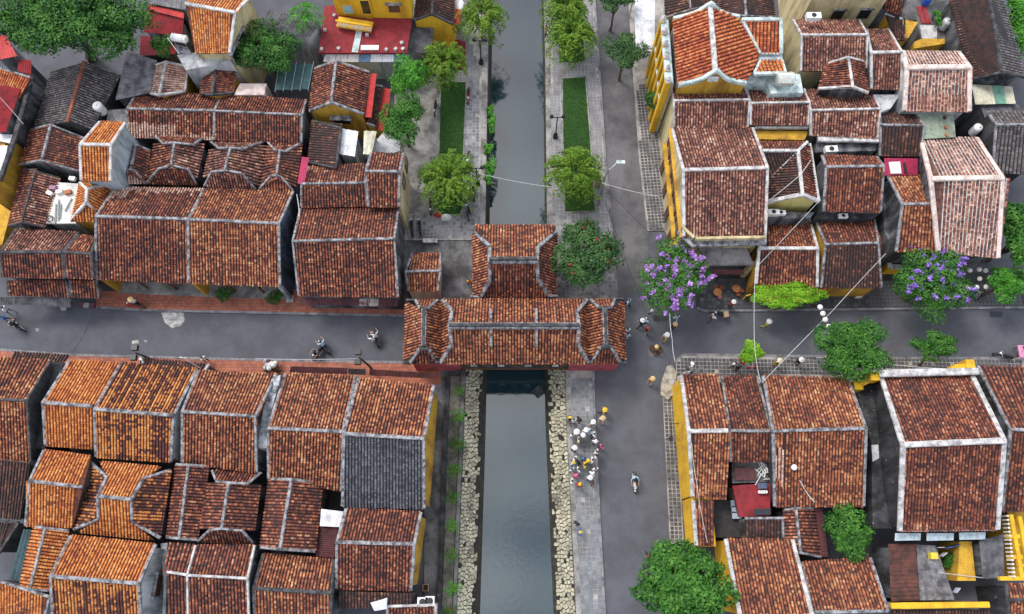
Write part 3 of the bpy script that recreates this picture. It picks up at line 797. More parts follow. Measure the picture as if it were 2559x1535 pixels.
def corrugated(parent, pts, mat, wave=.18, amp=.03, name='metal_sheet', along=0):
    """corrugated sheet over a quad of world points a,b,c,d; waves cross edge a-b (along=0) or b-c (along=1)"""
    a, b, c, d = [np.array(p) for p in pts]
    if along: a, b, c, d = b, c, d, a
    L = (np.linalg.norm(b-a)+np.linalg.norm(c-d))/2; n = max(4, int(L/wave*2)); v, f = [], []
    for i in range(n+1):
        t = i/n; z = amp*(1 if i % 2 else -1)
        for p, q in ((a, b), (d, c)):
            w_ = p+(q-p)*t; v.append((w_[0], w_[1], w_[2]+z))
    k = len(v); v += [(x, y, z-.02) for x, y, z in v]
    for i in range(n):
        f.append((2*i, 2*i+2, 2*i+3, 2*i+1)); f.append((k+2*i+1, k+2*i+3, k+2*i+2, k+2*i))
        f.append((2*i+2, 2*i, k+2*i, k+2*i+2)); f.append((2*i+1, 2*i+3, k+2*i+3, k+2*i+1))
    f.append((0,1,k+1,k)); f.append((2*n+1,2*n,k+2*n,k+2*n+1))
    return obj(name, v, f, mat, parent)
# ------------------------------------------------------------------ houses north-west of the crossing
gable('h1', 'long brown roof with white mortar fringe along its lower half', 'A1180,1012 A1990,1030', 'A1190,1275 A1985,1300', 'A1275,865 A2060,880', zf=4.6, cw=.22, zones=[(0,.55,0,.5,'pale'),(.55,1,0,.2,'pale')])
gable('h2', 'dark brown roof sharing a party wall with mortar-fringed roof, beside yellow gable house', 'A1990,1032 B575,1070', 'A1990,1300 B570,1325', 'A2060,880 B615,930', zf=4.6, cw=.2)
xgable('h3', 'narrow cross roof with bleached white hip, beside the tall orange house', 'A1262,1345 F1215,165', 'A1165,1345 F1095,280', 'F1395,-10 F1350,290', zl=4.5,
    front='F1165,172 F1255,175 F1085,295 F1348,295', fstyle='pale', style='brown', cw=.2)
xgable('h4', 'cross roof with bleached right edge and bent grey coping at both ends', 'A1620,1325 F1590,125', 'A1432,1330 F1360,250', 'A1895,1330 F1825,250', zl=4.5,
    front='F1475,158 F1752,165 F1357,292 F1822,300', back='A1515,1335 A1790,1345 A1437,1258 A1902,1268', rstyle='pinkish', cw=.2)
xgable('h5', 'cross roof with a few grey skylight tiles on both slopes', 'A2140,1372 F2085,172', 'A1945,1385 F1890,240', 'B238,1345 G165,320', zl=4.5,
    front='F1960,190 F2245,200 F1892,325 G150,350', back='A2030,1378 B20,1385 A1955,1318 B225,1315', style='pinkish', cw=.2)
xgable('h6', 'narrow cross roof beside the magenta metal strip', 'B372,1400 G338,218', 'B245,1345 G188,325', 'B578,1335 G512,330', zl=4.5,
    front='G288,225 G378,228 G178,346 G498,362', back='B330,1398 B425,1405 B255,1320 B575,1325', cw=.2)
gable('h7', 'big street-front brown roof with bleached upper corner and white-spotted left verge', 'F892,598 F1745,625', 'F895,1180 F1750,1215', 'F1070,330 F1895,345', zf=4.0, cw=.26, walls=False, zones=[(0,.05,0,1,'pinkish')], bzones=[(0,.2,0,.4,'pale'),(.2,1,0,.16,'pale')])
gable('h8', 'big street-front brown roof with mouldy blue-black gable wall', 'F1748,627 G360,665', 'F1752,1217 G372,1245', 'F1898,347 G495,370', zf=4.0, cw=.26, style='warm', walls=False)
gable('h9', 'wide dark brown roof above the rusty maroon awning beside the canal path', 'G490,830 G1430,805', 'G545,1332 G1465,1345', 'G560,530 G1472,510', zf=4.4, cw=.22, wall='grey', ov=.25)
gable('h10', 'low brown roof wedged behind the wide roof, beside magenta strip', 'G570,300 G1165,288', 'G568,515 G1182,500', 'G640,135 G1185,112', zf=4.9, cw=.22)
gable('h11', 'narrow taller brown roof over cream wall with shuttered windows', 'G1168,182 G1478,185', 'G1190,508 G1475,512', 'G1215,15 G1515,15', zf=5.6, cw=.24, wall='cream', end=.02)
xgable('h12', 'brown roof with yellow front gable and black window box', 'B890,572 B845,950', 'B690,640 B640,1030', 'B1202,672 B1150,1060', zl=5.0, wall='yellow', cw=.26, end=.03, ov=.2)
shed('h13', 'dark lean-to roof squeezed below the yellow gable', 'G630,95 B668,1120', 'G890,150 B935,1190', style='dark', ze=4.6, zr=5.2, cop='dark', verge='LR')
gable('h14', 'tall narrow orange roof with white verges and pale blue side wall', 'A745,1342 A1030,1347', 'F757,265 F1025,270', 'A930,1130 A1160,1140', zf=7.2, style='orange', cop='white', wall='blue', cw=.3, end=.01)
xgable('h16', 'brown roof with patchy right slope and grey front gable, against the yellow alley wall', 'A475,1160 F390,80', 'A292,1205 F185,118', 'A780,1285 F735,182', zl=4.6, cw=.2, wall='grey')
xgable('h17', 'small brown roof with bleached strips beside the white cluttered terrace', 'F335,180 F205,655', 'F208,155 F78,692', 'F560,245 F425,700', zl=4.2, cw=.18, cop='dark', rstyle='pinkish')
gable('h18', 'two-tier brown street roof with dusty back slope at the far end of the street', 'F10,930 F578,932', 'F20,1160 F608,1175', 'F155,710 F735,748', zf=4.6, bstyle='pinkish', cop='dark')
gable('h19', 'narrow two-tier brown street roof tucked against the big street-front roof', 'F592,932 F850,947', 'F622,1172 F870,1177', 'F738,768 F890,792', zf=4.6, cop='dark')
for k, e, r_ in (('h18', 'F85,1332 F648,1345', 'F70,1190 F612,1192'), ('h19', 'F660,1345 F925,1355', 'F648,1190 F895,1192')):
    add_shed(HOUSE[k]['t'], e, r_, 'brown', 3.2, 3.9, 'dark', top=False)
xgable('h20', 'big weathered grey gabled roof with an orange ridge', 'A785,575 A628,1135', 'A480,662 A322,1190', 'A1118,695 A850,1205', zl=4.4, style='grey', cop=None, wall='black', pitch=24)
coping(HOUSE['h20']['t'], [HOUSE['h20']['ra'], HOUSE['h20']['rb']], .3, .16, TILE['warm'], 'ridge_tiles', lift=.03)
xgable('h22', 'small pale pink tiled roof with white ridge and edges', 'A1538,578 A1478,885', 'A1437,612 A1395,868', 'A1745,622 A1715,850', zl=5.0, style='pale', cop='white', wall='yellow', verge='R', cw=.24)
xgable('h23', 'small dark brown gabled roof beside the deep yellow wall', 'A2010,592 A1968,882', 'A1900,622 A1858,870', 'A2190,680 A2165,862', zl=5.0, cop='dark', wall='yellow')
# small hipped orange roof with white hips
t = thing('tiled_house', unp(px('F780,500')[0], 0), 'small orange hipped roof with white Y-shaped ridges', 'house'); HOUSE['h15'] = dict(t=t)
ze, zm = 5.0, 6.2
q = dict(bl=unp(px('F660,635')[0], ze), br=unp(px('F892,655')[0], ze), tl=unp(px('F742,285')[0], ze), tr=unp(px('F1035,290')[0], ze),
    rm=unp(px('F812,350')[0], zm), rf=unp(px('F800,470')[0], zm), re=unp(px('F905,555')[0], ze))
poly_slope(t, [q['bl'], q['br'], q['re'], q['rf']], (0,1), 'orange'); poly_slope(t, [q['tl'], q['bl'], q['rf'], q['rm']], (0,1), 'orange')
poly_slope(t, [q['re'], q['tr'], q['rm'], q['rf']], (0,1), 'orange'); poly_slope(t, [q['tr'], q['tl'], q['rm']], (0,1), 'orange')
for a, b_ in (('rm','rf'),('rm','tl'),('rm','tr'),('rf','bl'),('rf','re')): coping(t, [q[a], q[b_]], .26, .16, 'white', 'hip_coping', lift=.03)
body(t, [q['bl'], q['br'], q['re'], q['tr'], q['tl']], ze-.15, 'yellow')
# tall orange house at the back
h = gable('h24', 'tall orange roof over cream side wall with dark windows', 'A1720,38 A2182,122', 'A1808,492 A2128,492', 'A1800,-60 A2330,-40', zf=8.0, style='orange', cop='white', wall='cream', cw=.32, end=.01, pitch=27, verge='R')
# ------------------------------------------------------------------ houses north-east of the crossing
gable('r2', 'brown roof just in front of the white-gabled hall, edged in white', 'D225,1302 D1200,1290', 'I218,195 I1125,192', 'D190,1137 D1130,1122', zf=6.4, cop='white', wall='cream', style='pinkish', cw=.2, end=.02)
gable('r3', 'brown roof with steel water tank standing behind it', 'D1215,1335 D1975,1322', 'I1160,162 I1870,167', 'D1160,1150 D1900,1182', zf=6.4, cop='white', wall='yellow', style='pinkish', cw=.2)
gable('r4', 'brown roof beside the tank roof with pale blue-grey parapet below', 'X2026,277 X2199,273', 'X2026,339 X2192,346', 'X2009,223 X2179,235', zf=6.2, cop='white', wall='grey', style='pinkish', cw=.2)
h = gable('r5', 'big brown corner roof streaked with white lime over cream two-storey house', 'I335,722 I1372,692', 'K340,250 K1345,250', 'I195,205 I1190,202', zf=6.6, cop='white', wall='cream', style='pinkish', bstyle='pinkish', cw=.3, end=.0, verge='LR', ov=.15)
gable('r7', 'dark brown roof above the grey terrace with air conditioner', 'X2064,418 X2208,416', 'X2058,528 X2200,531', 'X2054,388 X2191,393', zf=6.0, cop='grey', wall='grey', cw=.22)
gable('r8', 'small very dark roof with level tile courses beside the green sheet roof', 'J600,165 J1135,172', 'J590,545 J1085,547', 'J600,10 J1010,12', zf=5.6, cop='grey', style='dark', cw=.2, w=.3)
gable('r10', 'large pale-ribbed roof with broad white edges behind the violet-flowered tree', 'J1222,832 J2105,817', 'L1312,440 L2050,522', 'J1095,322 J1785,320', zf=5.6, cop='pink', wall='grey', style='mortar', kind='rib', w=.33, cw=.44, ridge_h=.2, end=.0)
gable('r11', 'narrow ochre roof leaning against the pale-ribbed roof', 'J870,1142 J1345,1137', 'L792,440 L1332,442', 'J690,792 J1130,792', zf=5.4, cop='grey', wall='grey', style='warm', cw=.24, end=.0, w=.28)
gable('r12', 'brown street roof with orange eave tiles above the flowering hedge', 'K1270,402 K1992,402', 'K1232,842 K1985,882', 'K1362,30 K1890,30', zf=3.6, cop='white', wall='yellow', style='brown', cw=.3, zones=[(0,.9,0,.2,'warm')], bstyle='warm')
gable('r13', 'dark brown street roof between hedge house and the white planter wall', 'X2062.6,611.8 X2194,607.7', 'K2035,890 L610,890', 'K1960,30 L520,30', zf=3.6, cop='grey', wall='yellow', style='dark', bstyle='brown', cw=.22)
gable('r14', 'brown roof behind the small white-edged cross gable', 'X2003,89 X2167,88', 'X2001,178 X2164,172', 'X1982,50 X2147,52', zf=7.2, cop='white', wall='cream', style='pinkish', cw=.22)
xgable('r15', 'small brown cross gable with white ridge and verges', 'X2119,144 X2130,217', 'X2064,160 X2044,222', 'E385,765 E440,1150', zl=7.3, cop='white', wall='grey', style='brown', cw=.24, verge='')
gable('r16', 'narrow brown roof on a grey wall left of the bleached pale roof', 'E480,657 E857,647', 'E480,1102 E845,1112', 'E422,370 E690,367', zf=7.0, cop='white', wall='grey', style='pinkish', cw=.26, end=.0)
gable('r17', 'bleached pale-ribbed roof with broad white border and missing tiles', 'E920,842 E1692,832', 'E890,1372 E1690,1382', 'E872,632 E1557,642', zf=7.2, cop='pink', wall='pale', style='mortar', kind='rib', w=.3, cw=.46, ridge_h=.2, zones=[(0,1,0,.36,'pale')])
gable('r19', 'dark corrugated tile roof with black side wall at the edge of the block', 'J2030,160 J2420,165', 'J1985,745 J2420,765', 'J1920,0 J2380,0', zf=6.0, cop='grey', wall='black', style='grey', w=.34, cw=.22, end=.0, pitch=30)
# cross-gabled house with yellow front gable
t = thing('tiled_house', unp(px('I1690,800')[0], 0), 'brown L-shaped roof with white edges and yellow front gable', 'house'); HOUSE['r6'] = dict(t=t)
zr, ze = 7.6, 6.3
g = {k: unp(px(p)[0], z) for k, (p, z) in dict(nR=('I1750,482', zr), sR=('I1802,1022', zr), eN=('I1893,395', ze), eS=('I2005,1105', ze), wR=('I1312,482', zr),
     bN=('I1865,372', 6.9), bW=('I1282,372', 6.9), wS=('I1372,1112', ze), fW=('I1345,840', 6.1), va=('I1412,815', 6.25)).items()}
poly_slope(t, [g['eN'], g['eS'], g['sR'], g['nR']], (0,1), 'brown'); poly_slope(t, [g['wS'], g['va'], g['nR'], g['sR']], (0,1), 'dark')
poly_slope(t, [g['fW'], g['va'], g['nR'], g['wR']], (0,1), 'dark'); poly_slope(t, [g['bW'], g['bN'], g['nR'], g['wR']], (0,1), 'brown')
coping(t, [g['nR'], g['sR']], .3, .16, 'white', 'ridge_cap', lift=.02); coping(t, [g['wR'], g['nR'], g['bN']], .26, .15, 'white', 'ridge_cap', lift=.02)
coping(t, [g['wS'], g['sR'], g['eS']], .36, .18, 'white', 'verge_coping', lift=.02); coping(t, [g['eN'], g['eS']], .28, .14, 'white', 'eave_coping')
coping(t, [g['va'], g['nR']*.9+g['va']*.1], .10, .10, 'white', 'valley_mortar', lift=.03)
v = [g['wS']+[.15,.12,-.18], g['sR']+[0,.12,-.2], g['eS']+[-.2,.12,-.18]]
v = [(v[0][0],v[0][1],0),(v[2][0],v[2][1],0)]+[tuple(v[2]), tuple(v[1]), tuple(v[0])]
b3 = [(x, y+3.6, z-.25 if z > 1 else 0) for x, y, z in v]
obj('wall', v+b3, [(0,1,2,3,4),(9,8,7,6,5),(1,0,5,6),(1,6,7,2),(0,4,9,5),(2,7,8,3),(3,8,9,4)], worn('light_yellow_wall', (.72,.62,.22), (.5,.4,.14), .3, .8, streak=True), t)
# the white-gabled orange hall
t = thing('assembly_hall', unp(px('D700,600')[0], 0), 'orange tiled hall with white scrolled gables and ornate yellow side wall', 'building'); HOUSE['r1'] = dict(t=t)
zr, ze = 10.4, 8.6
g = {k: unp(px(p)[0], z) for k, (p, z) in dict(nR=('D692,85', zr), sR=('D757,932', zr), wN=('D215,255', ze), wS=('D283,1092', ze), eN=('D1068,235', 9.0), eM=('D1328,720', 8.2), eS=('D1205,972', 8.6), gS=('D1130,1062', 8.9)).items()}
poly_slope(t, [g['wN'], g['wS'], g['sR'], g['nR']], (0,1), 'red', w=.34)
poly_slope(t, [g['eN'], g['eM'], g['eS'], g['gS'], g['sR'], g['nR']], (0,1), 'red', w=.34)
coping(t, [g['nR'], g['sR']], .42, .22, 'white', 'ridge_cap', lift=.03)
def scroll(a, pk, b_, n=18):
    """stepped and curved gable line"""
    out = []
    for i in range(n+1):
        s_ = i/n; base = a+(pk-a)*(s_*2) if s_ < .5 else pk+(b_-pk)*((s_-.5)*2)
        d = abs(s_-.5)*2; sag = -.55*math.sin(min(1, d/.95)*math.pi)*.55+(.30 if d < .12 else .12 if d < .25 else 0)
        out.append(base+np.array([0,0,sag]))
    return out
for nm, a, pk, b_ in (('back', g['wN'], g['nR'], g['eN']), ('front', g['wS']+[0,-.12,0], g['sR']+[0,-.12,.05], unp(px('D1150,1085')[0], 8.7))):
    line = scroll(a, pk, b_); coping(t, line, .34, .30, 'aqua', 'gable_coping', lift=.05)
    mb = MB(); n = len(line)
    v = [tuple(p+np.array([0, .1, 0])) for p in line]+[(p[0], p[1]+.1, 6.5) for p in line]+[tuple(p+np.array([0, .3, 0])) for p in line]+[(p[0], p[1]+.3, 6.5) for p in line]
    f = [(i, n+i, n+i+1, i+1) for i in range(n-1)]+[(2*n+i, 2*n+i+1, 3*n+i+1, 3*n+i) for i in range(n-1)]+[(i, i+1, 2*n+i+1, 2*n+i) for i in range(n-1)]
    obj('gable_wall', v, f, WALL['yellow'], t)
c_ = g['sR']+[0,-.16,-.75]; MB().box(c_, (.9,.12,.7)).build('gable_plaque', WHITE, t)
MB().box(c_+[0,-.1,0], (.55,.06,.4)).build('plaque_panel', COP['aqua'], t)
body(t, [g['wN'], g['wS'], g['gS'], g['eM'], g['eN']], 8.2, 'pale', inset=.2)
# its east wing
t2 = t
e = [unp(q_, 8.0) for q_ in px('D1335,695 D1605,695')]; r_ = [unp(q_, 9.2) for q_ in px('D1100,258 D1600,258')]
poly_slope(t2, [e[0], e[1], r_[1], r_[0]], (0,1), 'red', w=.34); coping(t2, [r_[0], r_[1], e[1]], .34, .18, 'aqua', 'eave_coping', lift=.02); coping(t2, [e[0], e[1]], .16, .12, 'aqua', 'eave_band', lift=-.02); coping(t2, [r_[0], e[0]], .26, .16, 'aqua', 'valley_coping', lift=.02)
e = [unp(q_, 8.0) for q_ in px('D1340,782 D1618,782')]; r_ = [unp(q_, 8.9) for q_ in px('D1255,955 D1665,945')]
poly_slope(t2, [e[0], e[1], r_[1], r_[0]], (0,1), 'orange', w=.34); coping(t2, [r_[0], r_[1]], .3, .18, 'aqua', 'ridge_cap'); coping(t2, [e[1], r_[1]], .24, .15, 'aqua', 'verge_coping'); coping(t2, [e[0], r_[0]], .24, .15, 'aqua', 'valley_coping')
body(t2, [unp(q_, 7.8) for q_ in px('D1250,300 D1600,262 D1660,950 D1260,960')], 7.8, 'blue', name='wing_wall')
# ornate west face: pilasters with ledges, shutters and roof-edge urns
wx0, wx1 = g['wN']+[-.55,0,0], g['wS']+[-.55,.2,0]
mb = MB(); d = wx1-wx0; L = np.linalg.norm(d[:2]); ang = math.atan2(d[1], d[0])
c = (wx0+wx1)/2; MB().box((c[0], c[1], 4.1), (L, .5, 8.2), ang).build('side_wall', WALL['cream'], t)
for i in range(6):
    p = wx0+d*(i+.1)/5.2; MB().box((p[0]-.35, p[1], 4.3), (.5,.5,8.6)).build('pilaster', WALL['bright'], t)
    MB().lathe((p[0]-.35, p[1], 8.6), [(.22,0),(.30,.15),(.14,.3),(.24,.5),(.05,.75)], 8).build('urn', COP['white'], t)
for i in range(5):
    p = wx0+d*(i+.62)/5.2; MB().box((p[0]-.32, p[1], 6.1), (.16,.8,1.7)).build('shutter', WOOD, t)
coping(t, [wx0+[-.2,0,-.25], wx1+[-.2,0,-.25]], .7, .25, 'aqua', 'cornice')
coping(t, [wx0+[-.3,0,-3.6], wx1+[-.3,0,-3.6]], .5, .2, 'aqua', 'string_course')
# long roof on the north-east edge
t = thing('tiled_house', unp(px('E1850,500')[0], 0), 'long dark roof with grey corrugated far slope beside the bright hedge', 'house'); HOUSE['r18'] = dict(t=t)
zr, ze = 8.8, 6.8
g = [unp(q_, zr) for q_ in px('E1930,-70 E2085,895')]; l = [unp(q_, ze) for q_ in px('E1440,-60 E1720,985')]; q_ = [unp(p, 7.3) for p in px('E2080,-60 E2385,960')]
quad_slope(t, l[1], l[0], g[1], g[0], 'dark', .27); quad_slope(t, q_[0], q_[1], g[0], g[1], 'grey', .3); coping(t, g, .26, .18, 'dark', 'ridge_cap', lift=.03); coping(t, [l[1], g[1], q_[1]], .2, .14, 'dark', 'verge_coping')
body(t, [l[0], l[1], g[1], q_[1], q_[0]], 6.5, 'grey', inset=.5)
# dark roofs behind the hall
xgable('r21', 'blackened roof with rusty ridge behind the white scrolled gable', 'D1135,-60 D1155,215', 'D800,-10 D840,200', 'D1500,-10 D1530,230', zl=7.6, style='dark', cop='grey', wall='yellow', cw=.2)
xgable('r21b', 'blackened red roof north of the hall beside the white awning', 'D425,-60 D440,130', 'D105,-60 D118,235', 'D760,-60 D790,60', zl=7.2, style='dark', cop='grey', wall='pale', cw=.16)
shed('r22', 'small brown roof with white lower edge beside the cream facade', 'E640,112 E855,195', 'E600,-60 E850,-40', style='brown', ze=7.4, zr=8.6, cop=None, wall='grey')
shed('r22b', 'narrow dark roof strip stepping down beside the yellow yard wall', 'E775,492 E905,502', 'E655,165 E862,235', style='dark', ze=6.0, zr=6.9, cop='white', wall='yellow', verge='')
# cream facade building at the top
t = thing('cream_building', unp(px('D2200,250')[0], 0), 'tall cream building with two dark tilted windows and an orange roof edge', 'building'); HOUSE['r20'] = dict(t=t)
a, b_ = unp(px('D1885,215')[0], 6.0), unp(px('E495,265')[0], 6.0)
a, b_ = a*[1,1,0], b_*[1,1,0]
m = MB().prism(ccw([tuple(a[:2]), tuple(b_[:2]), (b_[0]+.3, b_[1]+9), (a[0]+.3, a[1]+9)]), 0, 10.2); m.build('wall', WALL['cream'], t)
ya = a[1]
for c0 in ('E65,175', 'E395,165'):
    p_ = unp(px(c0)[0], 7.6); yy = a[1]+(b_[1]-a[1])*(p_[0]-a[0])/(b_[0]-a[0])
    z = CAM_H+(p_[2]-CAM_H)*(yy-CAMV[1])/(p_[1]-CAMV[1]); x = p_[0]*(yy-CAMV[1])/(p_[1]-CAMV[1])
    wdw = MB().box((x, yy-.04, z), (1.0,.12,1.3)).build('window', GLASS, t)
    MB().box((x, yy-.06, z+.72), (1.3,.26,.1)).build('window_ledge', COP['grey'], wdw)
# ------------------------------------------------------------------ houses south-west of the crossing
gable('l1', 'worn brown roof with pale tile courses ending at a black gap', 'M-60,1035 M252,1042', 'R-30,88 R152,104', 'M-40,640 M475,672', zf=4.2, cop='dark', style='warm', wall='black', cw=.2, verge='R')
add_shed(HOUSE['l1']['t'], 'M130,592 M640,622', 'M100,690 M560,720', 'dark', 3.5, 3.9, None)
gable('l2', 'clean bright orange roof with ribbed rows and broad grey verge', 'M402,1062 M868,1097', 'R222,26 R450,42', 'M650,672 M1128,692', zf=4.4, style='orange', cop='grey', wall='black', cw=.3, end=.0, verge='L')
gable('l3', 'patched orange and maroon striped roof next to the clean orange roof', 'M880,1122 M1612,1182', 'R465,82 R825,106', 'M1130,692 M1830,752', zf=4.6, style='mixed', cop='grey', wall='pale', cw=.28, end=.0)
gable('l4', 'even brown roof with a white-patched wall between it and the patched roof', 'M1692,1147 N142,1190', 'R880,108 R1240,157', 'M1842,767 N340,797', zf=4.4, style='warm', cop='grey', wall='grey', cw=.24)
gable('l5', 'wide ochre-brown roof behind the rusty awning, left of the slate slope', 'N262,1300 N955,1332', 'S100,187 S452,245', 'N422,792 N1075,812', zf=4.4, style='warm', bstyle='warm', cop='grey', wall='grey', cw=.26)
h = gable('l6', 'roof with ochre back slope and dark slate front slope with white replaced pieces', 'N965,1352 N1705,1397', 'S456,320 S850,330', 'N1100,835 N1795,905', zf=4.4, style='slate', bstyle='warm', cop='grey', wall='yellow', cw=.28, end=.0, kind='round')
gable('l7', 'brown canal-side roof in front of the slate slope', 'S430,492 S802,502', 'S425,717 S787,727', 'S475,330 S835,347', zf=4.0, style='brown', cop='grey', wall='yellow', cw=.28, end=.0)
shed('l8', 'low brown roof strip below the canal-side roof, holding folded cloth', 'S438,812 S790,800', 'S440,728 S800,738', style='dark', ze=3.4, zr=4.0, cop=None, wall='grey')
shed('l8b', 'small brown roof corner with white edges beside the rooftop crate', 'S672,870 S905,865', 'S672,802 S905,795', style='brown', ze=3.0, zr=3.5, cop='white', wall='pale')
xgable('l9', 'brown cross roof with grey ridge beside the small white skylight roof', 'S210,190 S155,527', 'S102,187 S60,517', 'S360,207 S325,537', zl=4.2, style='brown', cop='grey', cw=.24, wall='grey', verge='')
gable('l10', 'brown roof with a single grey replaced patch, south of the cross roofs', 'S28,715 S402,737', 'S35,905 S395,905', 'S75,547 S415,577', zf=4.0, style='warm', bstyle='warm', cop='dark', wall='grey', cw=.28)
xgable('l11', 'narrow brown cross roof split by a pale ridge', 'R912,120 R866,475', 'R850,117 R805,470', 'R1010,127 R955,482', zl=4.2, style='brown', cop='grey', cw=.22)
xgable('l12', 'brown cross roof with bent grey hip copings at both ends', 'R1105,206 R1070,428', 'R1008,205 R965,430', 'R1258,215 R1228,440', zl=4.2, style='brown', cop='grey', cw=.22,
    front='R1015,432 R1170,437 R955,490 R1222,497', back='R1045,200 R1197,210 R1025,145 R1262,155')
gable('l13', 'dark mossy roof strip left of a thin white parting', 'R808,636 R905,650', 'R812,900 R910,905', 'R815,497 R945,507', zf=4.0, style='brown', cop='white', cw=.2, verge='R', wall='grey')
gable('l13b', 'dark maroon roof right of a thin white parting', 'R910,652 R1195,667', 'R915,905 R1205,910', 'R950,507 R1230,507', zf=4.0, style='brown', cop='white', cw=.2, verge='R', wall='grey')
gable('l14', 'tall orange and black striped roof over pale wall with one shuttered window', 'R246,657 R672,692', 'R258,880 R682,890', 'R345,460 R752,502', zf=5.2, style='mixed', bstyle='orange', cop='grey', wall='pale', cw=.28, end=.0)
xgable('l15', 'small orange cross roof beside the teal sheet gap', 'R222,425 R146,720', 'R165,415 R95,710', 'R335,437 R240,727', zl=4.4, style='orange', cop='grey', cw=.22)
shed('l16', 'orange roof corner sloping out below the small cross roof', 'R-30,905 R200,905', 'R-30,672 R242,757', style='orange', ze=3.6, zr=5.0, cop='grey', wall='grey', verge='R')
gable('l17', 'deep orange double slope left of the star-shaped roof', 'R145,197 R400,227', 'R125,415 R352,420', 'R215,47 R440,77', zf=4.6, style='orange', cop='grey', cw=.26, verge='L', wall='black')
shed('l19', 'dull brown roof under the black gap', 'R-30,372 R102,382', 'R-30,92 R146,112', style='dark', ze=3.8, zr=4.8, cop=None, wall='black')
shed('l19b', 'brown roof corner beside the teal sheet', 'R-30,545 R-5,545', 'R-30,390 R92,398', style='dark', ze=3.2, zr=3.6, cop='dark', wall='black', verge='R')
# star-shaped roof of four slopes with bent copings
t = thing('tiled_house', unp(px('R560,300')[0], 0), 'orange star-shaped roof with bent grey hip copings and small yellow gable', 'house'); HOUSE['l18'] = dict(t=t)
zr, ze, zq = 6.4, 4.6, 5.6
g = {k: unp(px(p)[0], z) for k, (p, z) in dict(n1=('R478,102', 4.9), n2=('R782,130', 4.9), ra=('R477,272', zr), rb=('R636,286', zr), a1=('R517,178', 5.6), a2=('R694,187', 5.6),
    b1=('R476,380', 5.5), b2=('R641,394', 5.5), s1=('R375,442', ze), s2=('R742,482', ze), w1=('R442,112', ze), w2=('R358,432', ze), e1=('R826,145', ze), e2=('R776,472', ze)).items()}
poly_slope(t, [g['n1'], g['n2'], g['a2'], g['rb'], g['ra'], g['a1']], (0,1), 'orange')
poly_slope(t, [g['s1'], g['s2'], g['b2'], g['rb'], g['ra'], g['b1']], (0,1), 'orange')
poly_slope(t, [g['w1'], g['w2'], g['b1'], g['ra'], g['a1']], (0,1), 'mixed')
poly_slope(t, [g['e2'], g['e1'], g['a2'], g['rb'], g['b2']], (0,1), 'mixed')
coping(t, [g['ra'], g['rb']], .3, .18, 'grey', 'ridge_cap', lift=.04)
coping(t, [g['w1'], g['a1'], g['ra'], g['b1'], g['w2']], .24, .16, 'grey', 'hip_coping', lift=.04)
coping(t, [g['e1'], g['a2'], g['rb'], g['b2'], g['e2']], .24, .16, 'grey', 'hip_coping', lift=.04)
body(t, [g['w1'], g['w2'], g['e2'], g['e1']], 4.3, 'grey', inset=.4)
# ------------------------------------------------------------------ houses south-east of the crossing
gable('q1', 'light ochre corner roof with white verge over bright yellow street wall', 'U136,72 U300,70', 'U152,347 U296,357', 'P652,907 P1070,897', zf=4.6, style='warm', cop='white', wall='bright', cw=.34, verge='L', end=.0, ov=.12, zones=None)
gable('q2', 'brown roof between grey verges above the cluttered red terrace', 'U308,70 U482,72', 'U312,200 U482,200', 'P1110,922 P1512,907', zf=5.0, style='brown', cop='grey', wall='grey', cw=.24)
gable('q3', 'wide brown roof with white lime blots, in front of the dense round tree', 'U490,72 V176,60', 'U497,387 V166,387', 'P1582,912 X2118,946', zf=4.4, style='warm', bstyle='warm', cop='grey', wall='black', cw=.26, zones=[(0,.09,.3,.75,'pale')])
gable('q4', 'brown roof framed by broad white copings behind the yellow street parapet', 'V332,130 V756,112', 'V318,490 V727,486', 'X2203,945 X2430,941', zf=5.4, style='brown', cop='white', wall='black', cw=.46, ridge_h=.24, end=.0, eave='white')
gable('q5', 'reddish brown roof at the edge of the block beside the white-coped roof', 'V782,66 V900,68', 'V747,406 V900,406', 'Q1045,452 Q1400,462', zf=4.8, style='brown', cop='grey', wall='grey', cw=.26)
shed('q6', 'ochre back slope with white verge over bright yellow wall beside leafy tree', 'U292,524 U570,526', 'U352,850 U655,850', style='warm', ze=4.4, zr=6.4, cop='white', wall='bright', cw=.32, top=False)
shed('q7', 'brown roof with white lime smear south of the courtyard tree', 'U608,622 V193,602', 'U655,832 V268,827', style='warm', ze=4.0, zr=5.6, cop='grey', wall='grey', cw=.24)
shed('q9', 'small brown roof panel under the red terrace', 'U376,520 U532,520', 'U372,437 U530,437', style='dark', ze=4.0, zr=4.5, cop='grey', wall='grey', verge='R', cw=.2)
xgable('q9b', 'narrow brown cross roof between red terrace and leafy courtyard', 'U585,395 U605,582', 'U532,402 U545,580', 'U662,395 U690,600', zl=4.0, style='brown', cop='grey', wall='grey', cw=.2)
add_shed(HOUSE['q1']['t'], 'U168,552 U240,552', 'U155,362 U243,362', 'brown', 3.9, 4.5, 'white', top=False, verge='L', cw=.3)
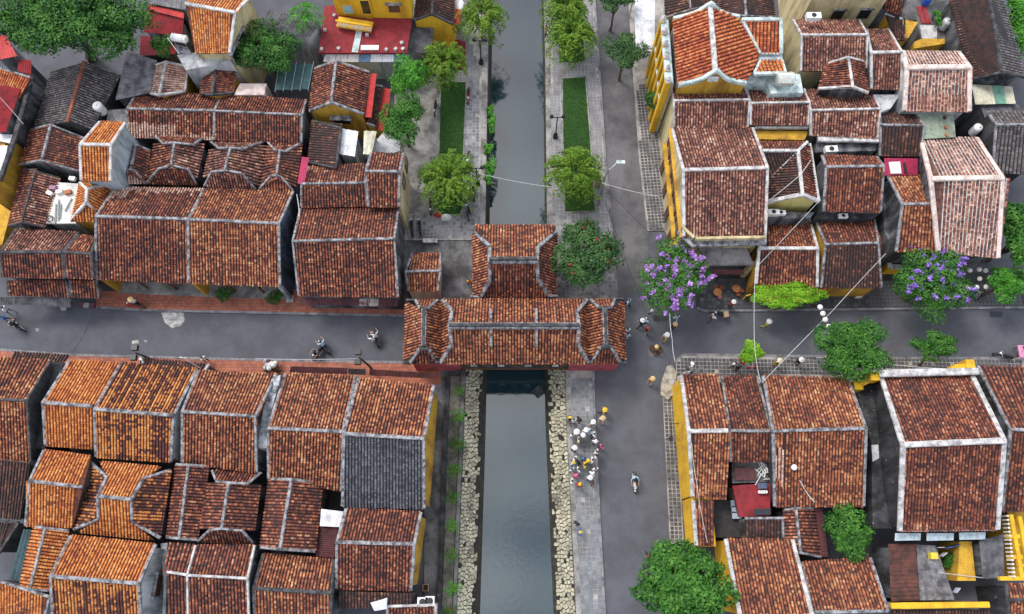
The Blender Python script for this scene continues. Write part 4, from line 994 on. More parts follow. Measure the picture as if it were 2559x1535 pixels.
# ------------------------------------------------------------------ the covered bridge with its temple hall
t = thing('covered_bridge', unp(px('O1200,560')[0], 0), 'covered bridge with ochre tiled roofs, grey ridges and pink end walls over the canal', 'bridge'); BR_T = t
def P3(s, z): return unp(px(s)[0], z)
zr, zm, ze = 7.0, 5.9, 4.3
RA, RB = P3('O605,430', zr), P3('O1805,430', zr)
wl = [P3('O632,292', zm), P3('O625,602', zm)]; el_ = [P3('O1785,300', zm), P3('O1795,602', zm)]
bl, br, fl, fr = P3('O540,185', ze), P3('O1880,185', ze), P3('O520,772', ze), P3('O1895,772', ze)
poly_slope(t, [fl, fr, el_[1], RB, RA, wl[1]], (0,1), 'warm'); poly_slope(t, [bl, br, el_[0], RB, RA, wl[0]], (0,1), 'warm')
poly_slope(t, [P3('O517,192', 4.3), P3('O514,765', 4.3), fl, wl[1], wl[0], bl], (0,1), 'warm'); poly_slope(t, [P3('O1892,200', 4.3), P3('O1900,745', 4.3), fr, el_[1], el_[0], br], (0,1), 'warm')
def ornate(parent, pts, w=.34, h=.34, name='ridge_cap'):
    """built-up ridge: plinth, rounded top, small finials"""
    coping(parent, pts, w, h*.6, 'grey', name, lift=.05); o = coping(parent, [np.array(p)+[0,0,h*.55] for p in pts], w*.55, h*.5, 'dark', 'ridge_crest', sub=20, jit=.05)
ornate(t, [RA, RB], .5, .5)
for a in ([bl, wl[0], RA, wl[1], fl], [br, el_[0], RB, el_[1], fr]): coping(t, a, .3, .24, 'grey', 'hip_ridge', lift=.05)
for xx in (990, 1412):
    coping(t, [P3('O%d,270' % xx, 6.2), P3('O%d,425' % xx, zr), P3('O%d,620' % (xx+2), 5.75)], .22, .2, 'grey', 'roof_rib', lift=.05)
# end pavilions
for side, (rN, rS, oN, oS, iN, iS, bt, bb, ft, fb) in dict(
    west=('O370,272', 'O367,620', 'O208,195', 'O182,772', 'O515,190', 'O512,762', ('O335,268','O405,268'), ('O290,187','O500,187'), ('O330,640','O412,640'), ('O240,772','O492,768')),
    east=('O2042,262', 'O2055,612', 'O2212,182', 'O2238,772', 'O1890,205', 'O1902,742', ('O1990,262','O2100,262'), ('O1912,182','O2142,177'), ('O2010,622','O2095,620'), ('O1915,772','O2190,772'))).items():
    zR = 5.9; rn, rs = P3(rN, zR), P3(rS, zR); on, os_ = P3(oN, 4.0), P3(oS, 4.0); in_, is_ = P3(iN, 4.6), P3(iS, 4.6)
    bT, bB = [P3(q, zR-.1) for q in bt], [P3(q, 4.1) for q in bb]; fT, fB = [P3(q, zR-.1) for q in ft], [P3(q, 4.1) for q in fb]
    poly_slope(t, [on, os_, fT[0 if side == 'west' else 1], rs, rn, bT[0 if side == 'west' else 1]], (0,1), 'warm')
    poly_slope(t, [in_, is_, fT[1 if side == 'west' else 0], rs, rn, bT[1 if side == 'west' else 0]], (0,1), 'warm')
    poly_slope(t, [fB[0], fB[1], fT[1], fT[0]], (0,1), 'brown'); poly_slope(t, [bB[0], bB[1], bT[1], bT[0]], (0,1), 'warm')
    ornate(t, [rn, rs], .4, .4)
    for T_, B_ in ((fT, fB), (bT, bB)):
        coping(t, [T_[0], T_[1]], .3, .28, 'dark', 'ridge_crest', lift=.05)
        for k in (0,1): coping(t, [T_[k], B_[k]], .24, .22, 'grey', 'hip_ridge', lift=.05)
    # flared eave tips
    for p_, d_ in ((os_, -1), (on, 1)):
        q_ = fB if d_ < 0 else bB; q_ = q_[0 if side == 'west' else 1]
        coping(t, [q_, p_+[0,0,.12]], .22, .2, 'dark', 'eave_tip', lift=.05)
# temple hall on the north side
zr, zm, ze = 7.2, 5.8, 4.2
ra, rb = P3('H232,1010', zr), P3('H675,1010', zr)
v1, v2, v3, v4 = P3('H240,882', zm+.3), P3('H686,886', zm+.3), P3('H240,1195', zm), P3('H684,1185', zm)
b0, b1, c0, c1 = P3('H98,672', ze+.2), P3('H845,672', ze+.2), P3('H95,752', ze), P3('H848,745', ze)
f0, f1, d0, d1 = P3('H155,1345', ze), P3('H790,1340', ze), P3('H62,1345', ze-.1), P3('H866,1340', ze-.1)
poly_slope(t, [b0, b1, c1, v2, rb, ra, v1, c0], (0,1), 'warm'); poly_slope(t, [f0, f1, v4, rb, ra, v3], (0,1), 'brown')
poly_slope(t, [c0, d0, f0, v3, v1], (0,1), 'warm'); poly_slope(t, [c1, d1, f1, v4, v2], (0,1), 'brown')
ornate(t, [ra, rb], .5, .6)
for a in ([c0, v1, ra+[.02,0,-.3], v3, f0], [c1, v2, rb+[-.02,0,-.3], v4, f1]): coping(t, a, .32, .26, 'grey', 'hip_ridge', lift=.05)
coping(t, [d0, f0], .22, .2, 'grey', 'eave_tip', lift=.05); coping(t, [f1, d1], .22, .2, 'grey', 'eave_tip', lift=.05)
body(t, [P3('H110,740', 4), P3('H845,740', 4), P3('H840,1330', 4), P3('H90,1330', 4)], 4.0, 'pink', inset=.8, name='hall_wall')
# body of the bridge: deck over the canal, walls at both ends, piers with arches
y0, y1 = fl[1]+.55, bl[1]-.5
for nm, xa, xb in (('west', os_[0]*0+P3('O205,770', 4)[0]+.4, P3('O690,770', 4)[0]), ('east', P3('O1730,770', 4)[0], P3('O2215,770', 4)[0]-.2)):
    m = MB(); zc = 1.9
    m.box(((xa+xb)/2, y0-.05, zc), (xb-xa, .35, 3.8)); m.box(((xa+xb)/2, y1, zc), (xb-xa, .35, 3.8))
    m.build('end_wall', WALL['pink'], t)
xw, xe = P3('O690,770', 4)[0], P3('O1730,770', 4)[0]
MB().box(((xw+xe)/2, (y0+y1)/2, .35), (xe-xw, y1-y0+.3, .5)).build('deck', WOOD, t)
for yy in (y0, y1):
    MB().box(((xw+xe)/2, yy, 1.1), (xe-xw, .18, 1.0)).build('balustrade', WALL['black'], t)
    for i in range(7): MB().box((xw+(xe-xw)*(i+.5)/7, yy, 2.7), (.22,.22,3.2)).build('post', WOOD, t)
for k in range(4): MB().box((xw+(xe-xw)*(k+.5)/4, y0-.16, 1.72), (.55,.14,.2)).build('capital', COP['white'], t)
# ------------------------------------------------------------------ trees and plants
def leaves_mesh(name, pos, nrm, size, tone, mat, parent, narrow=.55, rs=0, along=None):
    """many small folded leaf faces as one mesh"""
    r = np.random.RandomState(rs); n = len(pos); pos = np.array(pos, float); nrm = np.array(nrm, float)
    nrm = nrm+r.normal(0, .55, (n,3)); nrm /= np.linalg.norm(nrm, axis=1)[:,None]+1e-9
    a = r.normal(0, 1, (n,3)) if along is None else np.array(along, float)
    u = a-nrm*(a*nrm).sum(1)[:,None]; u /= np.linalg.norm(u, axis=1)[:,None]+1e-9; w = np.cross(nrm, u)
    s = (np.array(size)*r.uniform(.7,1.3,n))[:,None]
    q = np.stack([pos-u*s*.5, pos+w*s*narrow*.5-nrm*s*.06, pos+u*s*.5-nrm*s*.14, pos-w*s*narrow*.5-nrm*s*.06], 1).reshape(-1,3)
    org = np.array([(q[:,0].min()+q[:,0].max())/2, (q[:,1].min()+q[:,1].max())/2, q[:,2].min()])
    me = bpy.data.meshes.new(name); me.vertices.add(4*n); me.vertices.foreach_set('co', (q-org).ravel().astype(np.float32))
    me.loops.add(4*n); me.loops.foreach_set('vertex_index', np.arange(4*n, dtype=np.int32))
    me.polygons.add(n); me.polygons.foreach_set('loop_start', np.arange(0,4*n,4,dtype=np.int32)); me.polygons.foreach_set('loop_total', np.full(n,4,np.int32))
    me.materials.append(mat); at = me.attributes.new('tone','FLOAT','POINT'); at.data.foreach_set('value', np.repeat(np.clip(tone,0,1),4).astype(np.float32))
    me.update(); me.validate()
    o = bpy.data.objects.new(name, me); COL.objects.link(o); o.location = org-W0(parent); o.parent = parent; ORG[o.name] = org
    return o
def trunk(parent, base, top, r0, limbs, seed):
    """tapered trunk with limbs reaching into the crown"""
    r = random.Random(seed); m = MB(); base, top = np.array(base), np.array(top)
    k = 5; pts = [base+(top-base)*i/k+np.array([r.uniform(-.08,.08), r.uniform(-.08,.08), 0])*(0 if i in (0,) else 1) for i in range(k+1)]
    m.tube(pts, [r0*(1.25 if i == 0 else 1-.5*i/k) for i in range(k+1)], 7)
    for L in limbs:
        s_ = pts[r.choice((2,3,3,4))]; L = np.array(L); mid_ = (s_+L)/2+np.array([0,0,.15*np.linalg.norm(L-s_)])
        m.tube([s_, mid_, L], [r0*.5, r0*.32, r0*.1], 5)
    return m.build('trunk', BARK, parent)
def tree(name, label, c, zc, rx, ry, rz, leaf, n, seed, lobes=9, lsize=.26, base=None, flowers=None, cat='tree', z0=0.12, hollow=.55, lob=.45, r0=None, group=None):
    """broad-leaved tree: crown of uneven lobes of leaf faces; c = crown centre pixel, radii in photo pixels (rx, ry) and metres (rz)"""
    p = px(c)[0]; C_ = unp(p, zc); k = ppm(p, zc); rx, ry = rx/k*1.22, ry/k*1.22
    # the crown's picture height mixes its depth and its height
    b0 = np.array([C_[0], C_[1], z0]) if base is None else unp(px(base)[0], z0)
    t = thing(name, tuple(b0), label, cat, group); r = np.random.RandomState(seed)
    cen, rad = [], []
    for i in range(lobes):
        a = i*2.4+r.uniform(-.5,.5); d = math.sqrt((i+.3)/lobes)*.68
        cen.append([math.cos(a)*d*rx, math.sin(a)*d*ry, (1-d*d)*rz*.5+r.uniform(-.35,.3)*rz*.6]); rad.append(r.uniform(.72,1.15)*lob)
    cen, rad = np.array(cen), np.array(rad)
    n = int(n*1.5); idx = r.randint(0, lobes, n); d = r.normal(0, 1, (n,3)); d /= np.linalg.norm(d, axis=1)[:,None]
    rr = r.uniform(hollow, 1.0, n)**.6*(1+r.normal(0,.09,n))
    # clumps on each lobe
    q = np.sin(d*5.2+idx[:,None]*1.7).sum(1)*.10
    pos = cen[idx]+d*(rr+q)[:,None]*rad[idx][:,None]*np.array([rx, ry, rz*.95])
    keep = (d[:,2] > -.45) & (np.sin(pos[:,0]*3.1+seed)+np.sin(pos[:,1]*3.3+seed*2)+np.sin(pos[:,2]*2.9) > -2.35)
    pos, d, idx = pos[keep], d[keep], idx[keep]
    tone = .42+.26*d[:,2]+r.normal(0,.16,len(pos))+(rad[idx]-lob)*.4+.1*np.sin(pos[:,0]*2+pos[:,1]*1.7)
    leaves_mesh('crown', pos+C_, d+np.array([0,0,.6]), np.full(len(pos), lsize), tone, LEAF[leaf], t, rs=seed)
    lim = [C_+cen[i]*.8 for i in range(min(lobes, 7))]
    trunk(t, b0, C_+[0,0,-.25*rz], r0 or max(.07, .09*max(rx,ry)*.6), lim, seed)
    if flowers:
        fm, nf, fs, spread = flowers; pts, nn = [], []
        top = d[:,2] > .05; P_, D_ = pos[top], d[top]
        for j in range(nf):
            i = r.randint(0, len(P_)); o_ = P_[i]+D_[i]*.06
            for _ in range(spread): pts.append(o_+r.normal(0,.11,3)+C_+[0,0,.12]); nn.append([0,0,1])
        leaves_mesh('blossom', pts, nn, np.full(len(pts), fs), r.uniform(0,1,len(pts)), LEAF[fm], t, narrow=.9, rs=seed+1)
    return t
def willow(label, c, zc, rpx, seed, n=130, leaf='willow', drop=2.4, base=None, group='weeping trees along the canal', twig=0):
    """weeping tree: arching shoots hung with narrow leaves"""
    p = px(c)[0]; C_ = unp(p, zc); k = ppm(p, zc); R_ = rpx/k*1.1; r = np.random.RandomState(seed)
    b0 = np.array([C_[0], C_[1], .12]) if base is None else unp(px(base)[0], .12)
    t = thing('weeping_tree', tuple(b0), label, 'tree', group)
    pos, nrm, al, tone = [], [], [], []; m = MB()
    for i in range(n):
        a = r.uniform(0, 6.283); reach = R_*r.uniform(.25,1.12); top = r.uniform(.5,1.5); st = C_+np.array([math.cos(a)*.15*R_, math.sin(a)*.15*R_, r.uniform(-.6,.5)])
        pts = []
        L = reach/R_
        for j in range(16):
            s_ = j/15; out = 1-(1-s_)**1.7
            z = top*math.sin(min(1, s_*1.6)*math.pi*.55)*.8-drop*L*max(0, s_-.35)**1.6*1.5
            pts.append(st+np.array([math.cos(a+.25*s_*r.normal())*out*reach, math.sin(a)*out*reach, z]))
        tt = r.uniform(.1,.9)
        for j in range(1,15):
            d_ = pts[j+1]-pts[j]
            for _ in range(3 if j > 5 else 2):
                pos.append(pts[j]+d_*r.rand()+r.normal(0,.05,3)); nrm.append([0,0,1]); al.append(d_/np.linalg.norm(d_)+r.normal(0,.35,3)); tone.append(tt*.6+.25*r.rand()+.1*(j < 7))
        if i % 9 == 0: m.tube([pts[0], pts[3], pts[6], pts[9]], [.035,.028,.018,.006], 4)
    leaves_mesh('crown', pos, nrm, np.full(len(pos), .34), tone, LEAF[leaf], t, narrow=.26, rs=seed, along=al)
    k5 = 4; m.tube([b0+(C_-b0)*i/k5 for i in range(k5+1)], [.16,.12,.11,.1,.07], 7); m.build('trunk', BARK, t)
    return t
tree('shade_tree', 'huge dark green tree overhanging the red sheet roofs', 'W182,62', 9.0, 190, 110, 3.6, 'deep', 26000, 11, lobes=26, lsize=.30, lob=.30, base='W220,140')
tree('shade_tree', 'dark leafy tree behind the deep yellow wall, beside the shade net', 'W645,128', 6.0, 80, 66, 2.2, 'deep', 7000, 12, lobes=12, lob=.4, lsize=.26)
tree('young_tree', 'sapling with yellow-green tips beside the solar water heater', 'A1530,455', 6.2, 26, 34, 1.2, 'mid', 900, 13, lobes=5, lsize=.22)
tree('round_tree', 'bright green round tree on the canal path, beside the red awnings', 'B1570,745', 4.5, 42, 46, 1.9, 'bright', 4500, 14, lobes=9, lsize=.2)
tree('round_tree', 'darker green tree growing over the white tarpaulin', 'B1515,1140', 4.5, 54, 62, 2.2, 'mid', 6500, 15, lobes=12, lsize=.2, lob=.4)
tree('shade_tree', 'sparse olive tree standing in front of the white street awning', 'C1490,495', 4.5, 56, 50, 1.8, 'olive', 3600, 16, lobes=11, lsize=.22, lob=.36, hollow=.3)
tree('shade_tree', 'sparse olive tree beyond the white street awning', 'C1400,20', 4.5, 48, 34, 1.8, 'olive', 2600, 17, lobes=9, lsize=.22, lob=.36, hollow=.3)
tree('flowering_tree', 'olive green tree with few red blossoms beside the bridge temple roof', 'H1135,950', 4.2, 80, 92, 2.0, 'olive', 10500, 18, lobes=18, lsize=.24, lob=.34, hollow=.3, flowers=('redfl', 12, .16, 5))
tree('flowering_tree', 'crape myrtle covered in lilac blossom at the street corner', 'H1945,1170', 4.6, 86, 84, 2.3, 'mid', 9500, 19, lobes=16, lsize=.22, lob=.36, flowers=('purple', 110, .24, 16))
tree('flowering_tree', 'crape myrtle with violet blossom in front of the pale-ribbed roof', 'L1190,830', 4.6, 92, 84, 2.3, 'mid', 10000, 20, lobes=16, lsize=.22, lob=.36, flowers=('violet', 80, .22, 15))
tree('young_tree', 'small bright tree among the hanging lanterns', 'L2130,850', 3.6, 40, 38, 1.4, 'bright', 2600, 21, lobes=8, lsize=.24)
tree('frangipani_tree', 'glossy green frangipani with white flowers at the block edge', 'L2290,330', 4.6, 48, 92, 2.0, 'mid', 5200, 22, lobes=12, lsize=.34, lob=.4)
tree('young_tree', 'lime green bush tree hung with red lanterns at the kerb', 'P1440,665', 3.2, 27, 26, 1.2, 'lime', 1900, 23, lobes=7, lsize=.2)
tree('round_tree', 'dense dome-shaped dark green tree overhanging the brown roof', 'Q215,365', 5.2, 88, 68, 2.5, 'mid', 15000, 24, lobes=18, lsize=.2, lob=.36)
tree('young_tree', 'small forked tree standing in a round pavement pit', 'Q760,325', 3.8, 55, 38, 1.3, 'mid', 3000, 25, lobes=10, lsize=.2, lob=.36, hollow=.3, base='Q665,450', r0=.12)
tree('shade_tree', 'large leafy green tree pressing against the yellow house corner', 'U105,715', 5.2, 108, 84, 2.6, 'mid', 12000, 26, lobes=16, lsize=.34, lob=.38)
tree('shade_tree', 'dark tree filling the walled courtyard', 'V92,490', 3.6, 54, 60, 1.8, 'mid', 5200, 27, lobes=12, lsize=.24, lob=.38)
tree('shade_tree', 'bright green tree behind the long dark roof', 'E2270,240', 6.0, 26, 105, 1.6, 'bright', 5500, 28, lobes=14, lsize=.24, lob=.4)
tree('shrub', 'dark climbing shrub against the ornate yellow wall', 'C1770,960', 2.4, 20, 40, 1.2, 'deep', 1600, 29, lobes=6, lsize=.24, cat='shrub')
tree('shrub', 'small shrub in the laundry courtyard', 'V540,615', 1.6, 24, 26, 1.0, 'mid', 1000, 30, lobes=6, lsize=.24, cat='shrub')
for i, (c, rx, ry) in enumerate((('B2330,1170', 13, 24), ('B2300,1390', 15, 14), ('H240,165', 19, 28), ('H225,270', 12, 14), ('B2320,1040', 10, 12))):
    tree('wall_shrub', 'small shrub sprouting from the mossy canal wall', c, .1, rx, ry, .6, 'bright', 520, 40+i, lobes=4, lsize=.2, cat='shrub', z0=-1.2, group='shrubs on the canal wall')
for i, c in enumerate(('F2090,1325', 'G340,1350')):
    tree('potted_bush', ('round dark bush between the yellow pillar and the middle of the veranda', 'round dark bush beside the white-footed pillar')[i], c, .7, 22, 20, .6, 'deep', 700, 50+i, lobes=5, lsize=.16, cat='shrub', z0=.14)
tree('flowering_hedge', 'long bright green hedge of bougainvillea over the street eave', 'K1615,985', 3.7, 92, 34, .7, 'lime', 11000, 60, lobes=26, lsize=.2, lob=.26, cat='hedge', flowers=('redfl', 14, .12, 4))
G_ = 'weeping trees along the canal'
willow('weeping bottlebrush over the water at the north end of the west path', 'C160,150', 4.0, 52, 70, 150)
willow('yellow-tipped weeping tree beside the red stairs', 'B1890,590', 4.0, 48, 71, 140)
willow('weeping tree with bare hub beside parked scooters', 'G1930,250', 3.6, 60, 72, 190)
willow('weeping tree at the north end of the east lawn', 'C940,60', 4.0, 52, 73, 150)
willow('weeping tree at the gap between the two east lawns', 'C985,340', 3.6, 52, 74, 150)
willow('weeping tree at the south end of the east lawn, by the street lamp', 'H1015,190', 3.8, 60, 75, 190)
# palms: fronds from a stem
def palm(name, label, base, zt, rpx, seed, nf, leaf, z0=.3, group=None, pot=False, cat='palm'):
    p = px(base)[0]; b0 = unp(p, z0); k = ppm(p, zt); R_ = rpx/k; r = np.random.RandomState(seed)
    t = thing(name, tuple(b0), label, cat, group); C_ = b0+[0,0,zt-z0]
    if pot:
        m = MB().lathe((b0[0], b0[1], z0), [(.16,0),(.22,.14),(.25,.3),(.22,.3),(.2,.27)], 12); m.build('pot', worn('terracotta', (.30,.10,.06), (.16,.06,.04), .4, 4), t)
    m = MB(); m.tube([b0+[0,0,.1], (b0+C_)/2, C_], [.07 if not pot else .05,.06 if not pot else .04,.05], 6); m.build('trunk', BARK, t)
    pos, nrm, al, tone = [], [], [], []
    for i in range(nf):
        a = i*6.283/nf*1.0+r.uniform(-.25,.25); L = R_*r.uniform(.75,1.1); h = r.uniform(.1,.5)*R_
        for j in range(1,14):
            s_ = j/13; q = C_+np.array([math.cos(a)*L*s_, math.sin(a)*L*s_, h*math.sin(s_*2.4)-.35*R_*s_*s_])
            for sg in (-1,1):
                d_ = np.array([math.cos(a+sg*.75), math.sin(a+sg*.75), -.25]); ll = .26*L*(1-abs(s_-.45))
                pos.append(q+d_*ll*.5); nrm.append([0,0,1]); al.append(d_); tone.append(.35+.4*r.rand())
    leaves_mesh('fronds', pos, nrm, np.full(len(pos), .30*R_*.9), tone, LEAF[leaf], t, narrow=.22, rs=seed, along=al)
    return t
palm('coconut_palm', 'tall palm leaning beside the red-tiled terrace', 'B760,570', 7.2, 46, 80, 16, 'bright', .0)
for i, (c, rr) in enumerate((('N2035,970',18), ('N2030,1200',20), ('S1015,25',22), ('S1000,150',20), ('S990,280',22), ('S988,415',19), ('S985,555',20), ('S992,712',22), ('S970,825',20))):
    palm('potted_palm', 'potted palm in the planting bed along the stone bank', c, 1.25, rr, 90+i, 11, 'bright' if i % 2 else 'mid', .3, 'potted palms along the stone bank', True)
palm('fan_palm', 'low dark palm clump below the corrugated roof', 'B640,540', 4.2, 22, 99, 14, 'mid', .0)
# ------------------------------------------------------------------ building details
GL = WALL
def T_(k): return HOUSE[k]['t']
def on_wall(p0, p1, s, zmin=0):
    """where the sight line through pixel s meets the vertical plane through p0-p1"""
    a = unp(px(s)[0], 0.0); d = a-CAMV; n = np.array([-(p1-p0)[1], (p1-p0)[0], 0.0])
    return CAMV+d*(np.dot(p0-CAMV, n)/np.dot(d, n))
def opening(parent, p, ang, w, h, mat, frame=None, name='window', ledge=False, shut=None, dep=.10):
    o = MB().box(p, (w, dep, h), ang).build(name, mat, parent)
    n = np.array([math.cos(ang), math.sin(ang), 0])
    if frame:
        m = MB()
        for sx in (-1,1): m.box(p+n*sx*(w/2+.04), (.09, dep+.06, h+.16), ang)
        m.box(p+[0,0,h/2+.04], (w, dep+.05, .09), ang); m.box(p-[0,0,h/2+.04], (w, dep+.07, .09), ang); m.build('frame', frame, o)
    if ledge: MB().box(p+[0,0,h/2+.18], (w+.5, .5, .09), ang).build('hood', COP['grey'] if ledge is True else ledge, o)
    return o
# street-front verandas of the two big north-west houses: columns, end walls, floor
for k, pil in (('h7', ('F935,1190', 'F1165,1335')), ('h8', None)):
    h = HOUSE[k]; t = h['t']; f0, f1, ra, rb, b0, b1 = (h[q] for q in ('f0','f1','ra','rb','b0','b1'))
    def plane(s_): return f0+(ra-f0)*s_, f1+(rb-f1)*s_
    c0, c1 = plane(.42); MB().prism(ccw([tuple((c0+[.3,0,0])[:2]), tuple((c1-[.3,0,0])[:2]), tuple((b1+(rb-b1)*.12-[.3,0,0])[:2]), tuple((b0+(ra-b0)*.12+[.3,0,0])[:2])]), 0, 4.1).build('wall', WALL['yellow'], t)
    MB().prism(ccw([tuple(f0[:2]), tuple(f1[:2]), tuple(c1[:2]), tuple(c0[:2])]), 0, .2).build('veranda_floor', CONC, t)
    ends = [(f0, ra, b0, .12)] + ([(f1, rb, b1, -.12)] if k == 'h8' else [])
    for f_, r_, b_, dx in ends:
        fx = f_+(r_-f_)*.03; bx = b_+(r_-b_)*.05; v = []
        for dd in (dx-.13, dx+.13):
            v += [(fx[0]+dd, fx[1], 0), (bx[0]+dd, bx[1], 0), (bx[0]+dd, bx[1], bx[2]-.16), (r_[0]+dd, r_[1], r_[2]-.16), (fx[0]+dd, fx[1], fx[2]-.16)]
        east_ = (k == 'h8' and dx < 0)
        obj('party_wall', v, [(4,3,2,1,0),(5,6,7,8,9),(0,1,6,5),(1,2,7,6),(2,3,8,7),(3,4,9,8),(4,0,5,9)], WALL['indigo'] if east_ else WALL['yellow'], t)
        if not east_: continue
        MB().box((fx[0]+dx, fx[1]-.02, 1.9), (.3,.34,3.7)).build('pillar', WALL['pale'], t)
        MB().box((fx[0]+dx, fx[1]-.12, .25), (.6,.6,.3)).build('pillar_foot', COP['white'], t)
    for i in (1,2):
        q = f0+(f1-f0)*i/3+(ra-f0)*.12; MB().tube([(q[0],q[1],.2),(q[0],q[1],4.3)], .1, 8).build('column', WOOD, t)
    MB().box(((f0+f1)/2+(ra-f0)*.03-[0,0,.22]), (np.linalg.norm(f1-f0)*.99,.14,.18), math.atan2((f1-f0)[1],(f1-f0)[0])).build('eave_beam', BLACK, t)
# awning sheets under roof edges
def awning(parent, s, z0, z1, mat, name='awning', wave=.2):
    a, b_, c, d = px(s); corrugated(parent, [unp(a, z1), unp(b_, z1), unp(c, z0), unp(d, z0)], mat, wave, .025, name)
awning(T_('h9'), 'G545,1350 G1100,1350 G1100,1420 G545,1418', 2.9, 3.2, CORR['maroon']); awning(T_('h9'), 'G1105,1352 G1285,1352 G1282,1432 G1102,1428', 2.9, 3.2, worn('rust_streaked_sheet', (.12,.03,.03), (.5,.45,.42), .5, 2.5)); awning(T_('h9'), 'G1290,1352 G1462,1358 G1460,1432 G1288,1430', 2.9, 3.2, CORR['maroon'])
awning(T_('l5'), 'N468,725 N995,742 N995,800 N455,785', 3.0, 3.3, CORR['maroon']); awning(T_('l5'), 'N1000,745 N1165,750 N1165,805 N998,800', 3.0, 3.3, worn('dark_grey_sheet', (.05,.045,.05), (.03,.02,.022), .5, 2))
awning(T_('l6'), 'N1200,752 N1810,790 N1810,840 N1195,810', 3.0, 3.3, CORR['maroon'])
awning(T_('h18'), 'F130,1345 F385,1345 F385,1425 F130,1415', 2.6, 3.0, CORR['darkgrey']); awning(T_('h18'), 'F395,1345 F652,1350 F652,1440 F400,1425', 2.6, 3.0, CORR['darkgrey']); awning(T_('h18'), 'F-20,1345 F122,1345 F122,1415 F-20,1420', 2.6, 3.0, CORR['darkgrey'])
# little tiled porch roofs on the south side of the street
shed('p1', 'small dark porch roof with white end scrolls behind the patched roof', 'M1300,650 M1935,705', 'M1330,700 M1900,760', style='dark', ze=3.4, zr=3.9, cop='white', wall='grey', verge='LR', cw=.24, top=False)
# magenta strip and long sheet roofs
def sheet_thing(key, name, label, s, z, mat, cat='roof sheet', wave=.2, along=0, base=None, wallmat='grey', zs=None, walls=True):
    P = px(s); zs = zs or [z]*4; W_ = [unp(p, zz) for p, zz in zip(P, zs)]
    c = sum(W_)/4; t = thing(name, (c[0], c[1], 0 if base is None else base), label, cat); HOUSE[key] = dict(t=t, W=W_)
    corrugated(t, W_, mat, wave, .03, 'sheet', along)
    if walls: body(t, W_, min(zs)-.1, wallmat, inset=.3)
    return t
sheet_thing('s1', 'sheet_canopy', 'narrow magenta metal strip between two brown roofs', 'G572,42 G637,50 G597,300 G530,292', 5.9, CORR['pink'], 'canopy', walls=False, wave=.14, along=1)
sheet_thing('s2', 'sheet_roof', 'small magenta roof carrying a white hatch', 'J645,568 J1062,572 J1062,778 J650,785', 5.6, CORR['pink'], 'roof', wave=.12, along=1)
sheet_thing('s3', 'sheet_roof', 'pale green corrugated roof with rust stripes and loose bricks', 'J1045,-5 J1502,18 J1532,312 J1120,335', 6.2, CORR['green'], 'roof', wave=.14, along=1)
sheet_thing('s4', 'sheet_roof', 'cream corrugated roof with one green panel', 'E1722,1042 E2225,1072 E2272,1282 E1772,1292', 6.4, CORR['cream'], 'roof', wave=.2)
q = HOUSE['s4']['W']; corrugated(T_('s4'), [a+(b_-a)*f+np.array([0,0,.05]) for a, b_, f in ((q[0],q[1],.5),(q[0],q[1],.76),(q[3],q[2],.76),(q[3],q[2],.5))], worn('jade_panel', (.2,.4,.3), (.12,.25,.2), .4, 2), .2, .03, 'green_panel')
sheet_thing('s5', 'sheet_roof', 'dark corrugated roof with rusty end below the cream sheets', 'E1822,1262 E2292,1292 E2420,1500 E1900,1500', 6.0, CORR['darkgrey'], 'roof', wave=.26)
sheet_thing('s6', 'sheet_roof', 'mossy grey fibre-cement roof between grey gable and pale pink roof', 'A1180,467 A1457,562 A1390,862 A1068,932', 5.2, CORR['grey'], 'roof', wave=.3, along=1)
sheet_thing('s7', 'sheet_roof', 'grey corrugated roof between cream wall and palm', 'B262,90 B762,205 B645,345 B158,282', 5.4, CORR['darkgrey'], 'roof', wave=.28, wallmat='pale')
sheet_thing('s8', 'sheet_roof', 'red metal roof with bright edge behind the huge tree', 'A1365,60 A1705,165 A1690,330 A1330,300', 6.0, CORR['red'], 'roof', wave=.2, zs=[6.6,6.6,5.8,5.8])
corrugated(T_('s8'), U3('A1365,40 A1705,120 A1702,172 A1362,88', 6.75), CORR['brightred'], .2, .03, 'bright_edge')
sheet_thing('s9', 'sheet_roof', 'streaked grey corrugated roof behind the red edge', 'A1400,-60 A1740,-60 A1720,92 A1385,35', 7.0, CORR['grey'], 'roof', wave=.25)
sheet_thing('s10', 'sheet_roof', 'plain red roof between the huge tree and the sapling', 'A1300,330 A1640,350 A1625,500 A1290,520', 4.6, CORR['red'], 'roof', wave=.2)
sheet_thing('s11', 'sheet_roof', 'bright red sheet roof against the huge tree at the alley', 'A-40,325 A55,330 A160,520 A-40,560', 6.4, CORR['brightred'], 'roof', wave=.2); sheet_thing('s12', 'sheet_roof', 'dull red sheet beside a white gutter at the alley', 'A170,545 A295,560 A285,700 A160,655', 5.8, CORR['red'], 'roof', wave=.2)
sheet_thing('s14', 'sheet_roof', 'flat dusky red sheet roof over the alley', 'A-40,780 A192,822 A52,1225 A-40,1235', 6.9, CORR['red'], 'roof', wave=.12, along=1)
shed('s13', 'orange-red tile strip above the dusky red sheet', 'A180,920 A-40,800', 'A285,720 A-40,625', style='red', ze=6.6, zr=7.0, cop='grey', wall='grey', top=True, verge='')
sheet_thing('s15', 'sheet_canopy', 'red awning along the right eave of the yellow gable house', 'B1212,680 B1266,682 B1217,1092 B1158,1086', 4.6, CORR['brightred'], 'canopy', wave=.14, along=1, walls=False)
shed('s16', 'narrow dark tiled lean-to between two red awnings', 'B1322,805 B1262,1172', 'B1250,790 B1175,1150', style='dark', ze=3.6, zr=4.2, cop='grey', wall='yellow', top=False)
sheet_thing('s17', 'sheet_canopy', 'outer red awning above the canal path trees', 'B1322,810 B1396,826 B1352,1212 B1275,1202', 3.3, CORR['brightred'], 'canopy', wave=.14, along=1, walls=False)
